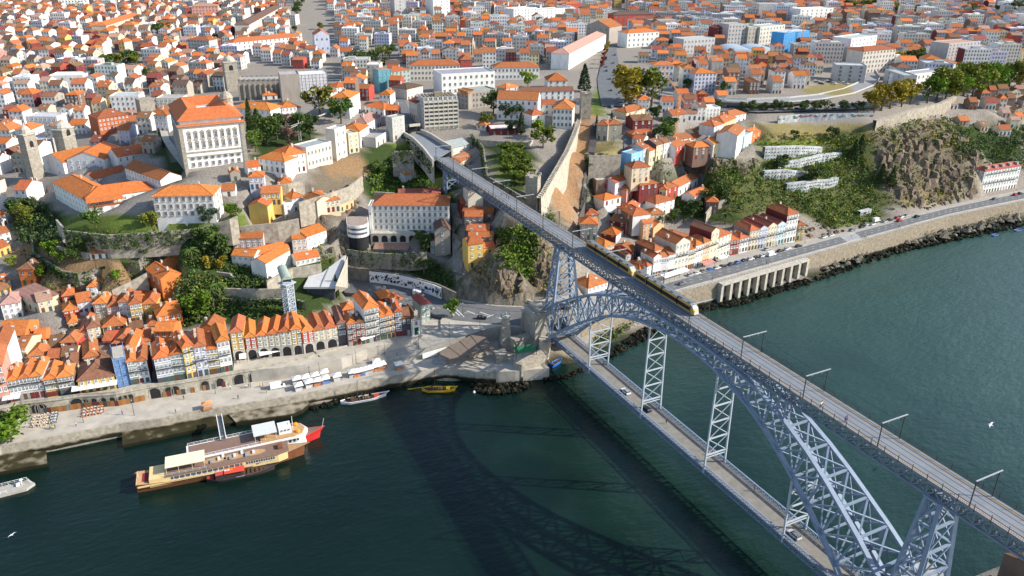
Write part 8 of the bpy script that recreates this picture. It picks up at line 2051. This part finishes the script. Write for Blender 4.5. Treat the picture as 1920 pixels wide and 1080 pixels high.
for k, (x, y) in enumerate(QP): person(at(x, y, 5.02 if x < 685 else 7.), rc2.choice(list(SH)), f'person strolling on the lower quay, {ORD[k % 20]} {"of the left group" if k < 20 else "among the tents"}', 'people on the lower quay')
for k, (x, y) in enumerate(((1335, 527), (1383, 512), (1437, 496), (1440, 497), (1491, 479), (1621, 447), (1624, 446), (1685, 427), (1688, 428), (1456, 463), (1509, 457))): person(at(x, y, 10.18), rc2.choice(list(SH)), f'person walking on the river footway, {ORD[k]} from the left', 'people on the river footway')
# market tents, awnings, parasols, café tables
def tent_mesh(): 
    m = MB(); s = .5; m.add([(-s, -s, 2.3), (s, -s, 2.3), (s, s, 2.3), (-s, s, 2.3), (0, 0, 3.1), (-s, -s, 2.05), (s, -s, 2.05), (s, s, 2.05), (-s, s, 2.05)], [(0, 1, 4), (1, 2, 4), (2, 3, 4), (3, 0, 4), (5, 6, 1, 0), (6, 7, 2, 1), (7, 8, 3, 2), (8, 5, 0, 3)]); return m
TENT = tent_mesh().mesh('canopy', M_CANVAS); pm = MB()
for x in (-.47, .47):
    for y in (-.47, .47): pm.box((x, y, 1.1), (.02, .02, 2.2))
TPOST = pm.mesh('post', M_DARK); sm_ = MB(); sm_.box((0, -.3, .45), (.8, .22, .9)); STALL = sm_.mesh('stall_table', M_OBJM)
yq = dirn(553, 742, 647, 723, 5)
def tent(P, w, d, yaw, label, group, cat='tent'):
    t = empty('market_tent', P, yaw, label, cat, group); inst('canopy', TENT, t, scale=(w, d, 1)); inst('post', TPOST, t, scale=(w, d, 1)); inst('stall_table', STALL, t, scale=(w, d, 1), color=rc2.choice([(.5, .2, .08), (.1, .2, .45), (.5, .5, .5), (.4, .1, .1)]))
for k, (x, y) in enumerate(((556, 718), (573, 715), (591, 711), (608, 705), (560, 730), (579, 724), (595, 721), (610, 717), (632, 712), (661, 705), (669, 704), (677, 702), (685, 700), (692, 698), (700, 695), (708, 693), (716, 690), (706, 685), (748, 690))): tent(at(x, y, 5.02), 3.4, 3.2, yq+rc2.uniform(-.1, .1), f'white peaked market tent, {ORD[k]} from the left on the quay', 'white market tents on the quay')
def awning(x1, y1, x2, y2, z, n, label, d=3.2, mm=M_CANVAS, cat='awning'):
    a, b = at(x1, y1, z), at(x2, y2, z); L = np.linalg.norm(b-a); t = empty('awning', a, math.atan2(b[1]-a[1], b[0]-a[0]), label, cat)
    for k in range(n): m = MB(); w = L/n; m.add([(k*w+.06, 0, 2.5), ((k+1)*w-.06, 0, 2.5), ((k+1)*w-.06, d, 3.0), (k*w+.06, d, 3.0), (k*w+.06, 0, 2.2), ((k+1)*w-.06, 0, 2.2)], [(0, 1, 2, 3), (4, 5, 1, 0)]); m.build('canvas_panel', mm, t)
    m = MB()
    for k in range(n+1): m.beam((k*L/n, .05, 0), (k*L/n, .05, 2.5), .09)
    m.build('post', M_DARK, t)
awning(136, 745, 222, 731, 10.3, 6, 'long white awning in front of the yellow house'); awning(488, 677, 512, 672, 10.2, 2, 'white awning in front of the arched row, left one', 4.5); awning(512, 671, 556, 662, 10.2, 4, 'white awning in front of the arched row, right one', 3); awning(602, 692, 636, 683, 5, 4, 'white awning against the arcaded wall, left one'); awning(637, 680, 662, 672, 5, 2, 'white awning against the arcaded wall, right one'); awning(450, 683, 464, 681, 10.2, 1, 'small white canopy before the ochre arched house', 3); awning(6, 762, 40, 757, 10.3, 3, 'white awning before the pink house at the left')
awning(1246, 530, 1292, 515, 10.2, 5, 'white awning strip along the house fronts by the trams'); awning(1320, 505, 1340, 499, 10.2, 1, 'faded red canopy at the kerb before the house row', 3, mat('faded_red', (.5, .2, .18))); awning(1350, 494, 1364, 490, 10.2, 1, 'small white canopy at the kerb before the house row', 3); awning(679, 648, 704, 640, 10.8, 1, 'slim white shop canopy in the old row', 1.4)
tent(at(389, 766, 5.02), 3.6, 2.6, yq, 'orange peaked kiosk tent on the quay above the gangway', None, 'kiosk'); 
for ob in C.objects[-3:]: pass
o_ = [c for c in C.objects if c.name.startswith('canopy') and c.parent and c.parent.get('category') == 'kiosk'][0]; o_.data = TENT.copy(); o_.data.materials[0] = mat('orange_canvas', (.75, .28, .1))
tb = MB(); tb.lathe((0, 0, 0), [(.3, 0), (.05, .05), (.05, .7), (.45, .7), (.45, .75)], 8); TAB = tb.mesh('table', M_OBJM); ch = MB()
for a in range(4): q = a*math.pi/2; ch.box((.75*math.cos(q), .75*math.sin(q), .45), (.42, .42, .06), q); ch.box((.95*math.cos(q), .95*math.sin(q), .7), (.05, .42, .5), q); ch.box((.75*math.cos(q), .75*math.sin(q), .22), (.3, .3, .42), q)
CHS = ch.mesh('chairs', M_OBJM)
def tables(x0, y0, nx, ny, dx, dy, sk, c, lab):
    for i in range(nx):
        for j in range(ny): t = empty('cafe_table', at(x0+i*dx+j*sk, y0+j*dy-i*dx*.19, 5.02), rc2.uniform(0, 1), lab, 'café table', lab); inst('table', TAB, t, color=(.6, .6, .58)); inst('chair', CHS, t, color=c)
tables(66, 784, 5, 4, 6.5, 5.2, -1, (.50, .36, .22), 'café table with tan chairs in the block beside the quay tree'); tables(100, 777, 2, 4, 6, 5.2, -1, (.16, .18, .2), 'café table with dark chairs in the block beside the tan ones'); tables(160, 769, 6, 3, 6.5, 5.6, -1, (.42, .16, .07), 'café table with rust chairs in front of the cellar doors')
def lamp(x, y, z, h, label): t = empty('street_lamp', at(x, y, z), 0, label, 'lamp', 'quay lamp posts'); m = MB(); m.tube([(0, 0, 0), (0, 0, h)], [.11, .06], 6); m.build('post', M_DARK, t); m = MB(); m.lathe((0, 0, h), [(.08, 0), (.22, .2), (.2, .5), (0, .65)], 6); m.build('lantern', M_LEAD, t)
for k, (x, y) in enumerate(((99, 803), (252, 779), (404, 738), (470, 726), (600, 705), (668, 682), (722, 668))): lamp(x, y, 5.02 if k < 5 else 6, 6, f'thin lamp post on the lower quay, {ORD[k]} from the left')
for k, (x, y) in enumerate(((785, 652), (843, 635), (868, 597), (900, 622), (780, 560))): lamp(x, y, 10.2, 7, f'thin lamp post around the square, {ORD[k]} from the left')
def crane(x, y, h, jx, jy, c, label, arm=.5): 
    P = gp(x, y); t = empty('tower_crane', P, 0, label, 'crane'); J = at(jx, jy, P[2]+h) - P; mm = mat('crane_%s' % c, dict(orange=(.62, .22, .04), grey=(.45, .44, .42))[c], .6, .1, 1); m = MB(); s = .6
    for a in (-s, s):
        for b in (-s, s): m.beam((a, b, 0), (a, b, h), .16)
    n = int(h/1.8)
    for k in range(n): z = k*h/n; m.beam((-s, -s, z), (s, -s, z+h/n), .1); m.beam((s, -s, z), (s, s, z+h/n), .1); m.beam((s, s, z), (-s, s, z+h/n), .1)
    m.build('mast', mm, t); m = MB(); J[2] = h; e = np.array([0, 0, h]); m.beam(e-(J-e)*.25, J, .25); m.beam(e-(J-e)*.25+(0, 0, .9), J+(0, 0, .3), .2); m.beam(e, e+(0, 0, 2.5), .3)
    for k in range(12): q = lerp(e, J, k/12); m.beam(q, lerp(e, J, (k+.5)/12)+(0, 0, .8), .1)
    m.build('jib', mm, t)
crane(563, 264, 9, 614, 212, 'grey', 'small pale crane in the palace garden'); crane(1266, 252, 24, 1240, 125, 'orange', 'orange tower crane beside the plane trees'); crane(62, 122, 22, 50, 66, 'orange', 'yellow-orange crane among the roofs at upper left'); crane(458, 50, 24, 452, -20, 'orange', 'orange crane above the roofs at the top'); crane(1500, 96, 26, 1497, 50, 'orange', 'brown crane before the blue wrapped block')
# ruins and yard beside the palace garden
for a in ((578, 317, 624, 304, 279, 10, 'long roofless cream ruin with two rows of empty windows', 2, 7), (632, 300, 652, 292, 245, 6, 'tall jagged stone ruin beside the cream ruin', 3, 2)):
    t, w, d, h = lm(a[0], a[1], a[2], a[3], a[4], a[5], .6, 'flat', 'H', 'g', a[7], a[8], a[6], wh=1.7, chim=0, gf='win', cat='ruin', name='ruin', wstyle=WING)
# far bank corner
P = np.array((101., 36., 2.)); house(P, 1.15, 26, 18, 11, 5, 'gab', 'N', 'b', 3, 6, 'big brown-tiled building at the lower right corner under the deck', cat='building', name='building'); tree(np.array((94., 33., 3.)), 11, 'dark', 'dark tree beside the brown roof at the lower right corner', 1.1)
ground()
